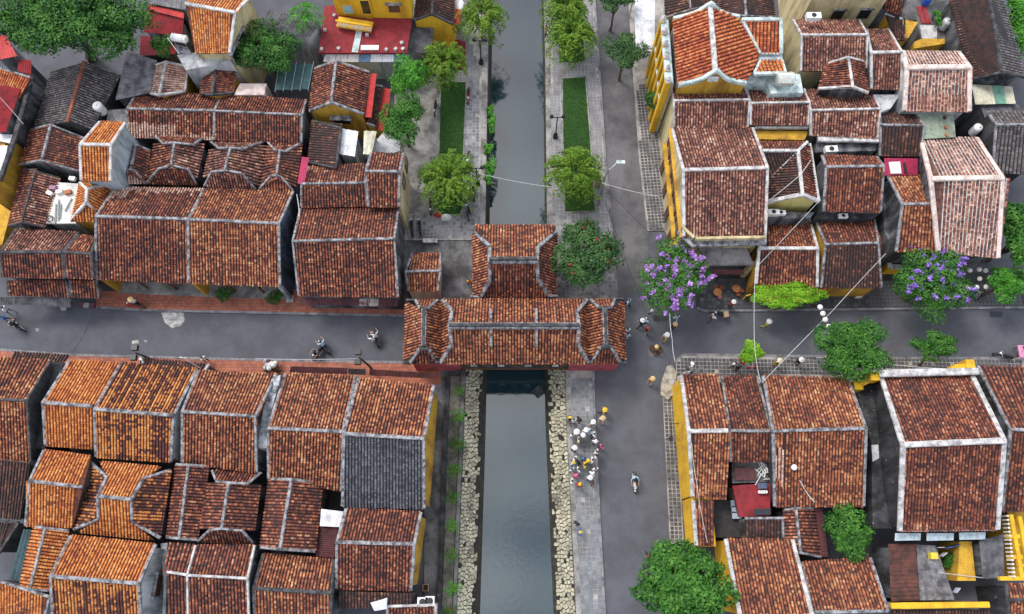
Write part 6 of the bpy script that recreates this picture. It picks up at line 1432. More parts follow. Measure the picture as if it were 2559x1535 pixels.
# corner pole with bundled fittings
p = at0('P570,1010', .1); t = thing('utility_pole', tuple(p), 'pale utility pole with cable fittings at the yellow corner', 'utility pole'); q = at0('P575,760', 7.0); MB().tube([p, (p[0],p[1],7.4)], [.15,.11], 8).build('pole', COP['white'], t)
for i in range(5): MB().box((p[0]+rng.uniform(-.3,.3), p[1]+rng.uniform(-.3,.3), 6.2+.25*i), (.28,.2,.2), rng.uniform(0,3)).build('fitting', WHITE if i % 2 else BLACK, t)
MB().box((p[0], p[1], 6.9), (1.2,.1,.1), .6).build('crossarm', COP['dark'], t)
POLE = np.array([p[0], p[1], 7.2])
t = thing('antenna_mast', tuple(at0('M1860,745', 5.0)), 'thin white antenna mast standing above the patched roof', 'antenna'); a_, b_ = at0('M1860,745', 5.0), at0('M1873,460', 9.5); MB().tube([a_, [a_[0],a_[1],9.2]], .03, 5).build('mast', WHITE, t); MB().tube([[a_[0]-.3,a_[1],8.8],[a_[0]+.3,a_[1],8.8]], .02, 4).build('crossbar', WHITE, t)
WIRE_W = plain('pale_cable', (.55,.55,.55)); WIRE_D = plain('black_cable', (.015,.015,.017))
def wire(label, pts, r=.02, mat=None, sag=.25):
    """hanging cable between points (pixel, height)"""
    P = [at0(s, z) for s, z in pts]; out = []
    for a, b_ in zip(P[:-1], P[1:]):
        for i in range(12): f = i/12; out.append(a+(b_-a)*f-np.array([0,0,sag*4*f*(1-f)]))
    out.append(P[-1]); o = MB().tube(out, r, 5).build('overhead_cable', mat or WIRE_W); props(o, label, 'cable', 'overhead cables'); return o
wire('pale cable crossing the water from lamp post to weeping tree', [('H165,205', 4.0), ('H820,325', 4.0)]); wire('pale cable from the tall street light to the cream corner house', [('H1275,285', 5.5), ('H1800,410', 6.0)])
wire('black cable sagging from the street light to the crossing', [('H1300,440', 5.5), ('P250,200', 6.0), ('P540,800', 7.0)], .022, WIRE_D); wire('black cable above the quay road to the corner house steps', [('H1310,330', 5.5), ('H1830,850', 6.0)], .022, WIRE_D)
wire('pale cable crossing from the lilac tree to the corner pole', [('P520,200', 6.5), ('P548,500', 6.6), ('P580,750', 7.0)], .022); wire('pale cable falling from the hedge house to the brown roof verge', [('K1228,640', 6.0), ('P1485,520', 6.0), ('P1555,980', 6.4)], .022)
wire('long pale cable from the dark street roof across to the brown roof', [('L665,465', 5.5), ('P2374,170', 6.0), ('P1570,990', 6.4)], .022); wire('pale cable draped across the yellow-gabled cross roof', [('I1915,590', 8.0), ('I1790,770', 8.0), ('I1380,1100', 7.0)], .03)
wire('cable running from the cross gable down to the street roof', [('I1990,1125', 6.5), ('K1480,380', 6.0), ('K1230,640', 5.5)], .022); wire('pale cable looping down the yellow wall coping', [('U130,0', 6.9), ('U150,130', 6.9), ('U170,290', 6.0), ('U215,540', 4.9)], .022)
wire('white hose lying down the wide lime-blotted roof', [('U500,60', 6.9), ('U560,200', 6.1), ('U610,290', 5.5), ('U665,370', 5.1)], .04); wire('pale cable along the kerb to the square-lantern lamp', [('M2374,655', 5.0), ('N1090,655', 5.0)], .02)
wire('cable strung along the alley from the dusky red sheet', [('A0,905', 7.4), ('A215,1150', 7.0)], .02); wire('cable strung above the pavement to the dome tree', [('Q0,395', 5.5), ('Q420,432', 5.4), ('Q830,470', 6.0)], .025)
wire('black cable along the brown roof verges at the street', [('P620,985', 7.0), ('P1080,950', 6.6), ('P1500,905', 6.4)], .02, WIRE_D); wire('black cable crossing the street near the lime stain', [('M880,210', 6.0), ('M660,610', 6.0)], .016, WIRE_D)
wire('pale wire stretched over the wide dark roof gable', [('G525,390', 5.8), ('G548,600', 5.6)], .04); wire('clothes line over the laundry courtyard', [('V480,665', 3.6), ('V690,690', 3.6)], .03)
# lanterns
LANT = plain('white_paper', (.8,.78,.7), .8, 0, .08); LRED = plain('red_paper', (.55,.03,.03), .7); LYEL = plain('yellow_paper', (.75,.6,.05), .7)
def lantern(s, z, mat, label, group, r=.24):
    p = at0(s, z); t = thing('paper_lantern', tuple(p), label, 'lantern', group)
    MB().lathe(p, [(.06,0),(r*.75,.07),(r,.2),(r*.75,.34),(.06,.42)], 12).build('shade', mat, t); MB().tube([p+[0,0,.42], p+[0,0,.75]], .012, 4).build('cord', BLACK, t)
for s in ('K2015,1135','K2050,1215','K2080,1290','K2120,1375'): lantern(s, 4.6, LANT, 'white paper lantern strung over the street beside the hedge', 'white lanterns over the street')
for s in ('L1690,680','L1805,670','L1885,685','L1810,785','L1940,770','L1670,895','L1775,890','L1890,885'): lantern(s, 2.7, LANT, 'pale paper lantern hung in front of the pale-ribbed house', 'pale lanterns by the small bright tree', .22)
for s in ('P1320,730','P1355,775','P1412,825','P1480,825','P1505,790'): lantern(s, 1.9, LRED, 'red paper lantern hung under the lime green tree', 'red lanterns under the lime tree', .15)
for s in ('V815,465','V818,550','V828,638'): lantern(s, 3.6, LYEL, 'yellow lantern hung behind the white balusters', 'yellow lanterns at the balcony', .2)
# rooftop tanks and units
def tank(s, z, L, r, ang, label, mat=GREYMET):
    p = at0(s, z); t = thing('water_tank', tuple(p), label, 'water tank'); d = np.array([math.cos(ang), math.sin(ang), 0])
    MB().tube([p-d*L/2+[0,0,r+.35], p-d*L*.44+[0,0,r+.35], p+d*L*.44+[0,0,r+.35], p+d*L/2+[0,0,r+.35]], [r*.7, r, r, r*.7], 16).build('drum', mat, t)
    for sg in (-1,1):
        for k in (-1,1): q = p+d*sg*L*.35+np.array([-d[1], d[0], 0])*k*r*.7; MB().tube([q, q+[0,0,.6]], .035, 5).build('leg', GREYMET, t)
    for sg in (-.3,.3): MB().tube([p+d*sg*L+[r*1.02*math.cos(a)*-d[1], r*1.02*math.cos(a)*d[0], r+.35+r*1.02*math.sin(a)] for a in np.linspace(0,math.pi,9)], .03, 4).build('strap', COP['aqua'], t)
P = U3('D1160,965 D1850,955 D1895,1195 D1480,1205 D1420,1060 D1150,1060', 7.7); t = thing('tank_platform', tuple(P[0]*[1,1,0]), 'pale aqua tank platform behind the tank roof', 'platform'); MB().prism(ccw([tuple(p[:2]) for p in P]), 0, 7.7).build('block', COP['aqua'], t)
tank('D1610,1100', 7.7, 1.6, .62, 0, 'steel water tank lying on the pale aqua platform', plain('polished_steel', (.72,.72,.66), .25, .5)); tank('A1690,400', 7.2, 1.5, .36, -.2, 'white solar water heater drum beside the tall orange roof', WHITE)
P = U3('A1640,510 A1800,490 A2135,520 A2145,570 A1720,650', 6.6); t = thing('roof_ledge', tuple(P[0]*[1,1,0]), 'stained blue-grey concrete ledge below the tall orange roof', 'ledge'); MB().prism(ccw([tuple(p[:2]) for p in P]), 0, 6.6).build('slab', WALL['pale'], t)
t = thing('solar_collector', tuple(at0('A1650,450', 6.6)), 'slanted solar collector rack below the white drum', 'solar collector'); P = [at0('A1620,410', 7.2), at0('A1740,440', 7.2), at0('A1780,500', 6.7), at0('A1650,490', 6.7)]; MB().slab([tuple(p) for p in P][::-1], .08).build('panel', COP['grey'], t)
for a, b_ in (('A1550,350', 'A1660,500'), ('A1600,330', 'A1555,360')): MB().tube([at0(a, 7.8), at0(b_, 7.0)], .04, 5).build('rack_bar', WHITE, t)
def upright(s, z, r, h, label, mat): p = at0(s, z); t = thing('water_tank', tuple(p), label, 'water tank'); MB().lathe(p, [(r*.95,0),(r,.05),(r,h*.85),(r*.8,h*.95),(r*.3,h)], 14).build('drum', mat, t); MB().lathe(p+[0,0,h], [(r*.3,0),(r*.3,.08),(.05,.1)], 10).build('cap', mat, t)
upright('A955,1040', 4.6, .45, 1.3, 'white upright tank between grey gable and mortar-fringed roof', WHITE); upright('E1360,345', 4.6, .42, 1.2, 'pale steel upright tank in the yard terrace', plain('pale_steel', (.6,.62,.66), .35, .3)); upright('J1735,260', 5.0, .4, 1.2, 'white upright tank in the dark gap beside the green sheet roof', WHITE)
t = thing('flat_roof', tuple(at0('A1090,1070', 0)), 'small grey flat roof with a steel frame beside the white upright tank', 'roof'); P = U3('A1005,1020 A1165,1010 A1170,1130 A985,1125', 4.6); MB().prism(ccw([tuple(p[:2]) for p in P]), 0, 4.6).build('slab', CONC, t)
P = U3('B0,775 B245,775 B225,880 B-60,880', 4.8); t = thing('flat_roof', tuple(P[0]*[1,1,0]), 'small cream flat roof with rails behind the dark brown roof', 'roof'); MB().prism(ccw([tuple(p[:2]) for p in P]), 0, 4.8).build('slab', COP['pink'], t)
def unit(s, z, label, size=(.9,.4,.6), rz=0, cat='air conditioner', name='air_conditioner'):
    p = at0(s, z); t = thing(name, tuple(p), label, cat, None); MB().box(p+[0,0,size[2]/2+.06], size, rz).build('case', WHITE, t)
    MB().lathe(p+[0,0,size[2]+.06], [(min(size[0],size[1])*.38,0),(min(size[0],size[1])*.38,.02),(.05,.03)], 12).build('fan_grille', BLACK, t)
    for sg in (-1,1): MB().box(p+[sg*size[0]*.35,0,.03], (.08,size[1],.06), rz).build('foot', GREYMET, t)
unit('I2140,490', 5.5, 'white air conditioner on the grey terrace edge', (1.1,.6,.5), .05); unit('I1430,1265', 5.2, 'white air conditioner on the stained ledge', (1.0,.5,.5)); unit('I1525,1265', 5.2, 'smaller white unit beside the ledge air conditioner', (.8,.4,.4)); unit('I2295,1300', 4.9, 'white unit on the black gutter terrace', (.8,.4,.3)); unit('S845,780', 3.0, 'white rooftop unit beside the crate', (.8,.7,.5)); unit('S880,775', 3.0, 'black-grilled rooftop unit beside the white one', (.7,.7,.5)); unit('D2005,245', 8.6, 'white box unit under the cream facade', (1.3,.6,.5), 0)
P = U3('J705,618 J842,612 J862,758 J730,762', 5.75); MB().slab([tuple(p) for p in P][::-1], .12).build('hatch', WHITE, T_('s2')); P = U3('J890,630 J915,628 J935,750 J905,752', 5.75); MB().slab([tuple(p) for p in P][::-1], .2).build('rail', BLACK, T_('s2'))
for s in ('J1390,75','J1400,195','J1412,285'): MB().box(at0(s, 6.25)+[0,0,.08], (.2,.3,.16)).build('loose_brick', TILE['warm'], T_('s3'))
t = thing('crate', tuple(at0('S858,712', .15)), 'small wooden crate on the quay walk', 'crate'); p = at0('S858,712', .14)
MB().box(p+[0,0,.02], (.42,.5,.04)).build('base', WOOD, t)
for dx, dy, sx, sy in ((0,.25,.46,.04),(0,-.25,.46,.04),(.22,0,.04,.5),(-.22,0,.04,.5)): MB().box(p+[dx,dy,.2], (sx,sy,.28)).build('side', worn('pale_wood', (.5,.36,.22), (.3,.2,.12), .4, 4), t)
# cloth heap on the low roof
P = [unp(q_, 4.2) for q_ in px('S590,785 S650,768 S672,760 S668,815 S610,825')]; c = sum(P)/5+[0,0,.3]; o = obj('cloth', [tuple(p) for p in P]+[tuple(c)], [(i,(i+1)%5,5)[::-1] for i in range(5)], cloth('white_sheet_cloth', (.72,.72,.78))); props(o, 'white and blue cloth heaped on the low brown roof', 'cloth')
# covered cart, bench, table sets
t = thing('stone_bench', tuple(at0('G1760,850', .02)), 'long pale stone bench standing in the yard', 'bench'); p = at0('G1762,822', .5); MB().box(p, (1.35,.4,.1)).build('seat', COP['white'], t)
for sg in (-1,1): MB().box(p+[sg*.5,0,-.25], (.12,.36,.44)).build('leg', CONC, t)
def rtable(s, label): p = at0(s, .14); t = thing('cafe_table', tuple(p), label, 'table', 'round wooden cafe tables'); MB().lathe(p+[0,0,.66], [(.36,0),(.38,.02),(.38,.06),(.3,.07)], 14).build('top', worn('orange_wood', (.42,.17,.06), (.25,.09,.04), .4, 5), t); MB().tube([p, p+[0,0,.66]], .05, 6).build('post', BLACK, t); MB().lathe(p, [(.24,0),(.2,.04),(.05,.06)], 10).build('foot', BLACK, t)
def stool(s, m_, label): p = at0(s, .14); t = thing('stool', tuple(p), label, 'stool', 'stools around the cafe tables'); MB().lathe(p+[0,0,.4], [(.2,0),(.22,.03),(.2,.07),(.1,.08)], 10).build('seat', m_, t); [MB().tube([p+[.15*math.cos(a),.15*math.sin(a),0], p+[.1*math.cos(a),.1*math.sin(a),.41]], .02, 4).build('leg', WOOD, t) for a in (.8,2.4,3.9,5.5)]
RST = worn('reddish_wood', (.30,.08,.04), (.16,.05,.03), .4, 5); PST = plain('pink_plastic', (.5,.12,.13))
rtable('K735,972', 'round orange table beside the pink stool under the terrace'); rtable('K965,928', 'round orange table beside the folded chairs under the terrace')
stool('K768,1015', PST, 'pink stool beside the round orange table')
for s in ('K720,895','K790,900','K1042,940','K998,985'): stool(s, RST, 'dark red wooden stool under the terrace')
t = thing('sign_board', tuple(at0('K1120,1040', .14)), 'yellow framed sign board standing at the hedge', 'sign'); p = at0('K1120,1000', .7); MB().box(p, (.5,.12,1.1), .3).build('board', WALL['bright'], t); MB().box(p+[0,-.08,.05], (.34,.03,.8), .3).build('face', BLACK, t)
t = thing('sign_board', tuple(at0('L325,1035', .14)), 'small white notice board with a red mark on the pavement', 'sign'); p = at0('L325,1005', .8); MB().box(p, (.52,.08,.5)).build('board', WHITE, t); MB().box(p+[.1,-.05,.0], (.08,.02,.2)).build('mark', LRED, t); MB().box(p*[1,1,0]+[0,0,.35], (.06,.06,.5)).build('post', BLACK, t)
p = at0('O1430,1035', ZW); o = MB().box(p+[0,0,.05], (.9,.9,.14), .7).build('floating_board', WALL['black']); props(o, 'dark square board floating at the bridge shadow', 'float')
# flower cart with white bundles on the south pavement
p = at0('N310,735', .14); t = thing('vendor_cart', tuple(p), 'vendor cart piled with white and yellow bundles', 'cart'); MB().box(p+[0,0,.55], (1.1,.8,.12)).build('tray', WOOD, t)
for sg in (-1,1): MB().tube([p+[sg*.5,-.42,.28], p+[sg*.5,-.36,.28]], .28, 14).build('wheel', BLACK, t)
for i in range(16): MB().lathe(p+[rng.uniform(-.5,.5), rng.uniform(-.35,.35), .6+rng.uniform(0,.3)], [(.05,0),(.2,.1),(.22,.22),(.12,.36),(.02,.4)], 8).build('bundle', (WHITE, COP['white'], plain('yellow_flower_wrap', (.7,.6,.25)), WHITE, cloth('plum_wrap', (.12,.05,.12)))[i % 5], t)
for s, m_, lab in (('G1912,612', WHITE, 'white covered bundle on the plaza paving'), ('G1832,590', LRED, 'red bag on the plaza paving')):
    p = at0(s, .14); k = .42 if m_ is WHITE else .26; P = [(k*1.0,0),(k*1.08,.12),(k*.8,.4),(k*.4,.58),(.04,.62)]; o = MB().lathe(p, P, 9).build('bundle', m_); props(o, lab, 'bundle'); o.scale = (1.2,.8,1)
p = at0('Q1325,372', .14); t = thing('market_stall', tuple(p), 'pink and white draped stall at the street end', 'stall'); MB().box(p+[0,0,.85], (1.5,1.1,.1)).build('table_top', cloth('pink_stripe', (.6,.25,.4)), t); MB().box(p+[0,-.5,.45], (1.45,.06,.8)).build('drape', cloth('pale_pink_drape', (.7,.45,.55)), t)
for sx in (-1,1):
    for sy in (-1,1): MB().box(p+[sx*.65,sy*.4,.4], (.06,.06,.8)).build('leg', WOOD, t)
for i in range(9): MB().box(p+[rng.uniform(-.6,.6), rng.uniform(-.4,.4), 1.0], (.28,.2,.2), rng.uniform(0,3)).build('parcel', (WHITE, LRED, cloth('navy_cloth', (.03,.05,.15)))[i % 3], t)
t = thing('shop_crates', tuple(at0('M810,160', .1)), 'low tray of dark goods on the pavement under the dark awning', 'tray')
for i, s in enumerate(('M760,160','M810,165','M860,165','M600,190')): p = at0(s, .12); MB().box(p+[0,0,.12], (.5,.45,.2)).build('tray', (cloth('plum_goods', (.16,.06,.08)), cloth('pale_goods', (.4,.38,.4)))[i % 2], t)
# laundry
for i, (s, c_) in enumerate((('V485,560',(.6,.6,.62)),('V522,560',(.06,.15,.45)),('V552,552',(.1,.12,.25)),('V500,590',(.55,.55,.6)),('V556,740',(.5,.55,.65)))):
    p = at0(s, 3.0); o = MB().box(p, (.5,.05,.7), .2*i).build('hung_shirt', cloth('laundry_%d' % i, c_)); props(o, ('grey-white shirt hung at the end of the courtyard line','blue shirt hung in the courtyard','navy shirt hung beside the blue shirt','pale shirt hung below the grey-white shirt','striped pale shirt hung low in the courtyard')[i], 'laundry')
p = at0('V458,595', 3.4); o = MB().box(p, (.55,.5,.5)).build('jerry_can', LYEL); props(o, 'yellow jerry can on the grey sheets', 'can')
p = at0('U575,225', 6.0); o = MB().lathe(p, [(.1,0),(.22,.05),(.24,.3),(.1,.42)], 10).build('white_jar', WHITE); props(o, 'white jar lying on the wide lime-blotted roof', 'jar')
# ------------------------------------------------------------------ people and motorbikes
SKIN = plain('skin', (.42,.23,.15), .6); HAIRM = plain('black_hair', (.012,.01,.01), .6)
def person_mesh(pose):
    """one continuous body: skinned skeleton for the pose, fingers joined on"""
    J = {}                                          # joint: (x, y, z, rx)   facing +Y
    if pose in ('stand', 'walk'):
        s = .24 if pose == 'walk' else .03
        J.update(pelvis=(0,0,.92,.125), waist=(0,.0,1.06,.12), chest=(0,.01,1.27,.145), neck=(0,0,1.45,.055), head=(0,.02,1.58,.098), crown=(0,.0,1.66,.085),
            shL=(-.19,0,1.38,.062), shR=(.19,0,1.38,.062), elL=(-.24,-.05-s*.4,1.12,.045), elR=(.24,-.05+s*.5,1.12,.045), wrL=(-.24,.05-s*.4,.90,.032), wrR=(.24,.06+s*.8,.93,.032),
            hpL=(-.1,0,.88,.085), hpR=(.1,0,.88,.085), knL=(-.11,.04+s*.6,.49,.06), knR=(.11,.02-s*.3,.49,.06), anL=(-.11,s,.09,.04), anR=(.11,-s*1.2,.09+s*.2,.04), toL=(-.12,.15+s,.04,.038), toR=(.12,.15-s*1.1,.05,.038))
    else:                                           # riding: seated, hands on the bar
        J.update(pelvis=(0,-.1,.80,.135), waist=(0,-.06,.96,.125), chest=(0,.02,1.18,.15), neck=(0,.08,1.36,.055), head=(0,.12,1.48,.098), crown=(0,.11,1.57,.085),
            shL=(-.19,.04,1.29,.062), shR=(.19,.04,1.29,.062), elL=(-.30,.22,1.06,.045), elR=(.30,.22,1.06,.045), wrL=(-.27,.46,1.02,.032), wrR=(.27,.46,1.02,.032),
            hpL=(-.12,-.04,.76,.09), hpR=(.12,-.04,.76,.09), knL=(-.19,.32,.68,.065), knR=(.19,.32,.68,.065), anL=(-.17,.22,.30,.042), anR=(.17,.22,.30,.042), toL=(-.17,.36,.25,.038), toR=(.17,.36,.25,.038))
    names = list(J); E = [('pelvis','waist'),('waist','chest'),('chest','neck'),('neck','head'),('head','crown')]
    for q in 'LR': E += [('chest','sh'+q),('sh'+q,'el'+q),('el'+q,'wr'+q),('pelvis','hp'+q),('hp'+q,'kn'+q),('kn'+q,'an'+q),('an'+q,'to'+q)]
    me = bpy.data.meshes.new('p'); me.from_pydata([J[n][:3] for n in names], [(names.index(a), names.index(b_)) for a, b_ in E], [])
    o = bpy.data.objects.new('p', me); COL.objects.link(o)
    o.modifiers.new('s', 'SKIN'); o.modifiers.new('u', 'SUBSURF').levels = 1
    for i, n in enumerate(names): d = me.skin_vertices[0].data[i]; d.radius = (J[n][3],)*2; d.use_root = (i == 0)
    dg = bpy.context.evaluated_depsgraph_get(); dg.update(); ev = o.evaluated_get(dg); out = bpy.data.meshes.new_from_object(ev); bpy.data.objects.remove(o)
    V = [tuple(v.co) for v in out.vertices]; F = [tuple(p.vertices) for p in out.polygons]; m = MB(); m.add(V, F)
    for q, sg in (('L',-1), ('R',1)):               # palm with four fingers and a thumb
        w = np.array(J['wr'+q][:3]); el = np.array(J['el'+q][:3]); d = (w-el)/np.linalg.norm(w-el); sd = np.array([0,1.0,0]) if pose != 'ride' else np.array([1.0,0,0])
        sd = sd-d*np.dot(sd, d); sd /= np.linalg.norm(sd); m.tube([w-d*.01, w+d*.04, w+d*.085], [.027,.034,.03], 6)
        cr = np.cross(sd, d)*sg
        for i, L in enumerate((.07,.08,.075,.06)): b0 = w+d*.08+sd*(i-1.5)*.019; m.tube([b0, b0+d*L*.5, b0+d*L*.85+cr*L*.4], [.010,.009,.007], 5)
        b0 = w+d*.03-sd*.03; m.tube([b0, b0-sd*.03+d*.025, b0-sd*.035+d*.06], [.011,.010,.008], 5)
    hd = np.array(J['head'][:3]); m.tube([hd+[0,.085,.02], hd+[0,.115,-.005], hd+[0,.09,-.02]], [.012,.018,.012], 5)
    F2 = m.f; V2 = np.array(m.v); me2 = bpy.data.meshes.new('person_'+pose); me2.from_pydata([tuple(v) for v in V2], [], F2)
    for mt in (SKIN, HAIRM, WHITE, BLACK): me2.materials.append(mt)
    idx = []; nz = J['neck'][2]; pz = J['pelvis'][2]
    for f in F2:
        c = V2[list(f)].mean(0); hy = J['head'][1]
        if c[2] > nz+.02: idx.append(1 if (c[2] > J['head'][2]+.045 or c[1] < hy-.01) else 0)
        elif abs(c[0]) > .2 and c[2] < J['elL'][2]+.04 and (pose == 'ride' and c[1] > .2 and c[2] > .85 or pose != 'ride' and c[2] > .7 and abs(c[0]) > .205): idx.append(0)
        elif c[2] > pz+.03 or (pose == 'ride' and c[1] > .15 and c[2] > .85): idx.append(2)
        elif c[2] < .13 and pose != 'ride': idx.append(1)
        else: idx.append(3)
    me2.polygons.foreach_set('material_index', np.array(idx, np.int32)); me2.polygons.foreach_set('use_smooth', np.ones(len(F2), bool)); me2.update(); bpy.data.meshes.remove(out)
    return me2, J
PM = {k: person_mesh(k) for k in ('stand','walk','ride')}
def hat_mesh(kind):
    m = MB()
    if kind == 'cone': m.lathe((0,0,0), [(.23,-.02),(.235,0),(.12,.09),(.012,.17)], 14)
    elif kind == 'sun': m.lathe((0,0,0), [(.19,0),(.195,.015),(.11,.03),(.10,.1),(.06,.13),(.01,.135)], 14)
    else: m.lathe((0,0,0), [(.108,-.03),(.112,.03),(.08,.085),(.01,.105)], 12); m.box((0,.13,0), (.14,.1,.015))
    me = bpy.data.meshes.new('hat_'+kind); me.from_pydata(m.v, [], m.f); me.materials.append(WHITE); return me
HM = {k: hat_mesh(k) for k in ('cone','sun','cap')}
_cl = {}
CLO = dict(white=(.74,.74,.74), black=(.015,.015,.018), blue=(.05,.16,.5), sky=(.42,.6,.72), red=(.5,.03,.03), yellow=(.72,.5,.03), orange=(.62,.27,.05), pink=(.62,.12,.24), tan=(.5,.34,.2), navy=(.03,.04,.10), grey=(.2,.2,.22), cream=(.7,.62,.48), lime=(.5,.5,.08), brown=(.15,.07,.04), straw=(.62,.45,.22))
def cm(c):
    if c not in _cl: _cl[c] = cloth('cloth_'+c, CLO[c])
    return _cl[c]
def person(s, label, shirt='white', legs='black', hat=None, hatc='white', ang=0, pose='stand', group=None, z=.0, zc=.9, sc=1.1):
    p = at0(s, z+zc); p = np.array([p[0], p[1], z]); me, J = PM[pose]
    o = bpy.data.objects.new('person', me); COL.objects.link(o); o.location = p; o.rotation_euler = (0,0,R(ang)); o.scale = (sc,)*3
    for i, c in ((2, shirt), (3, legs)): o.material_slots[i].link = 'OBJECT'; o.material_slots[i].material = cm(c)
    props(o, label, 'person', group)
    if hat:
        h = bpy.data.objects.new('hat', HM[hat]); COL.objects.link(h); h.parent = o; q = J['crown']; h.location = (q[0], q[1], q[2]+.01)
        h.material_slots[0].link = 'OBJECT'; h.material_slots[0].material = cm(hatc)
    return o
Q_ = .12; GT = 'visitors standing in a circle on the slab path'
# visitors on the south-east quay (enlarged region T)
crowd = [((352,75),'black','black','cap','yellow','visitor in black with yellow cap by the quay edge'), ((366,82),'white','white',None,None,'visitor all in white between two in black'), ((388,77),'black','black',None,None,'visitor all in black beside the one in white'),
 ((440,92),'white','black','sun','white','visitor in white sun hat standing apart at the kerb'), ((376,130),'white','white','cone','white','visitor in wide white hat at the north of the circle'), ((360,140),'white','grey',None,None,'bareheaded visitor in white by the wide white hat'),
 ((412,123),'white','cream','sun','white','visitor in white hat bending at the top of the circle'), ((432,125),'sky','white',None,None,'visitor in sky blue top in the circle'), ((445,138),'white','black',None,None,'bareheaded visitor in white with black trousers next to sky blue top'), ((385,158),'cream','cream',None,None,'visitor in cream clothes inside the circle'), ((400,143),'brown','cream','sun','white','visitor in brown top with white sun hat'),
 ((450,165),'white','white','cap','white','visitor in white cap near the pink shirt'), ((475,185),'pink','pink',None,None,'visitor in bright pink stepping off the kerb'), ((368,192),'white','black','sun','white','visitor in white sun hat alone on the quay side of the circle'), ((453,205),'white','black',None,None,'visitor in white with black trousers below the pink shirt'),
 ((370,232),'white','navy',None,None,'visitor in white and navy at the south of the circle'), ((362,248),'sky','black','cap','yellow','visitor in yellow cap and sky blue top'), ((384,245),'black','black',None,None,'visitor in black between yellow caps'), ((408,232),'blue','navy',None,None,'visitor in blue shirt in the circle'), ((437,238),'white','white',None,None,'visitor in white from head to foot at the kerb'), ((453,222),'white','black','cap','black','visitor in white with black cap at the kerb'),
 ((420,243),'yellow','yellow','cap','yellow','visitor in yellow with yellow cap'), ((408,258),'yellow','white',None,None,'visitor in yellow top and white trousers'), ((358,275),'sky','black',None,None,'visitor in sky blue by the quay edge below the circle'), ((384,275),'white','white',None,None,'visitor in white crossing arms below the circle'), ((450,272),'white','sky',None,None,'visitor in white top and sky blue trousers'), ((437,292),'white','white','cap','white','visitor in white cap among the last group'), ((428,308),'cream','white','sun','white','visitor in cream with wide sun hat'), ((440,328),'brown','brown',None,None,'visitor in dark brown at the end of the group'),
 ((372,300),'pink','pink','cap','pink','visitor in pale pink with matching cap'), ((358,320),'white','black',None,None,'visitor in white beside the pale pink one at the quay edge'), ((387,335),'red','red','cap','yellow','visitor in red with yellow cap'), ((378,483),'black','black',None,None,'lone walker in black on the slab path'), ((388,520),'blue','grey','cap','yellow','lone walker in blue with yellow cap')]
rp = random.Random(3)
for (x, y), sh, lg, ht, hc, lab in crowd:
    person('T%d,%d' % (x, y), lab, sh, lg, ht, hc or 'white', rp.uniform(0,360), 'stand', 'visitors on the slab path', Q_)
person('T485,45', 'walker in orange with yellow round hat on the road', 'orange', 'black', 'sun', 'yellow', 60, 'walk'); person('T477,77', 'walker with straw sun hat behind the orange one', 'cream', 'cream', 'sun', 'straw', 170, 'walk')
for s, lab, a in (('P190,310','walker in black with white sun hat at the crossing',('black','black','sun','white',120,'walk')), ('P250,292','walker in sky blue shirt at the crossing',('sky','navy',None,None,100,'walk')), ('P255,395','walker with red cap leading at the crossing',('black','grey','cap','red',200,'walk')), ('P315,175','pale-shirted walker beside the lilac tree',('white','black',None,None,30,'stand')),
    ('P590,252','walker in white and blue beside the cable under the lilac tree',('sky','white',None,None,10,'walk')), ('P560,352','walker with straw hat carrying a shoulder pole',('brown','black','sun','straw',130,'walk')), ('P470,468','walker in white shirt and yellow trousers',('white','yellow','sun','white',150,'walk')), ('P305,965','walker in orange with straw hat near the cement plinth',('orange','tan','sun','straw',160,'walk')),
    ('P1220,100','visitor in red with white hat on the dark paving',('red','black','sun','white',0,'stand')), ('P1620,320','vendor in lime yellow with white conical hat in the street',('lime','lime','cone','white',250,'walk')), ('P1250,785','person in white beside the lime tree',('white','black',None,None,200,'stand')), ('P1292,822','person in black beside the lime tree',('black','black',None,None,180,'stand')), ('P1740,765','person in yellow with conical hat on the pavement',('yellow','yellow','cone','cream',190,'stand')), ('P1985,755','person in black with white conical hat on the pavement',('black','black','cone','white',150,'stand')),
    ('H1520,1400','walker in sky blue leaving the bridge',('sky','black',None,None,40,'walk')), ('O2250,475','person in white at the east bridge mouth',('white','black',None,None,20,'stand')), ('O2248,520','person in pale blue at the east bridge mouth',('sky','white',None,None,340,'stand')),
    ('L1800,965','walker in blue trousers under the pale lanterns',('grey','blue',None,None,190,'walk')), ('L1850,955','walker in black under the pale lanterns',('black','black',None,None,170,'walk')), ('C760,285','person in red and black sitting at the quay edge',('red','black',None,None,90,'stand')), ('M1900,665','worker in white on the pavement behind the porch roof',('white','brown',None,None,60,'stand')), ('T663,612','walker in red at the big leafy tree',('red','black',None,None,0,'walk')),
    ('M70,205','walker in white at the far street end',('white','grey',None,None,80,'walk')), ('G2130,1215','person in orange beside the temple wall',('orange','blue',None,None,180,'stand'))):
    person(s, lab, *a, None, 0.0 if s[0] not in 'LKCG' else .13)
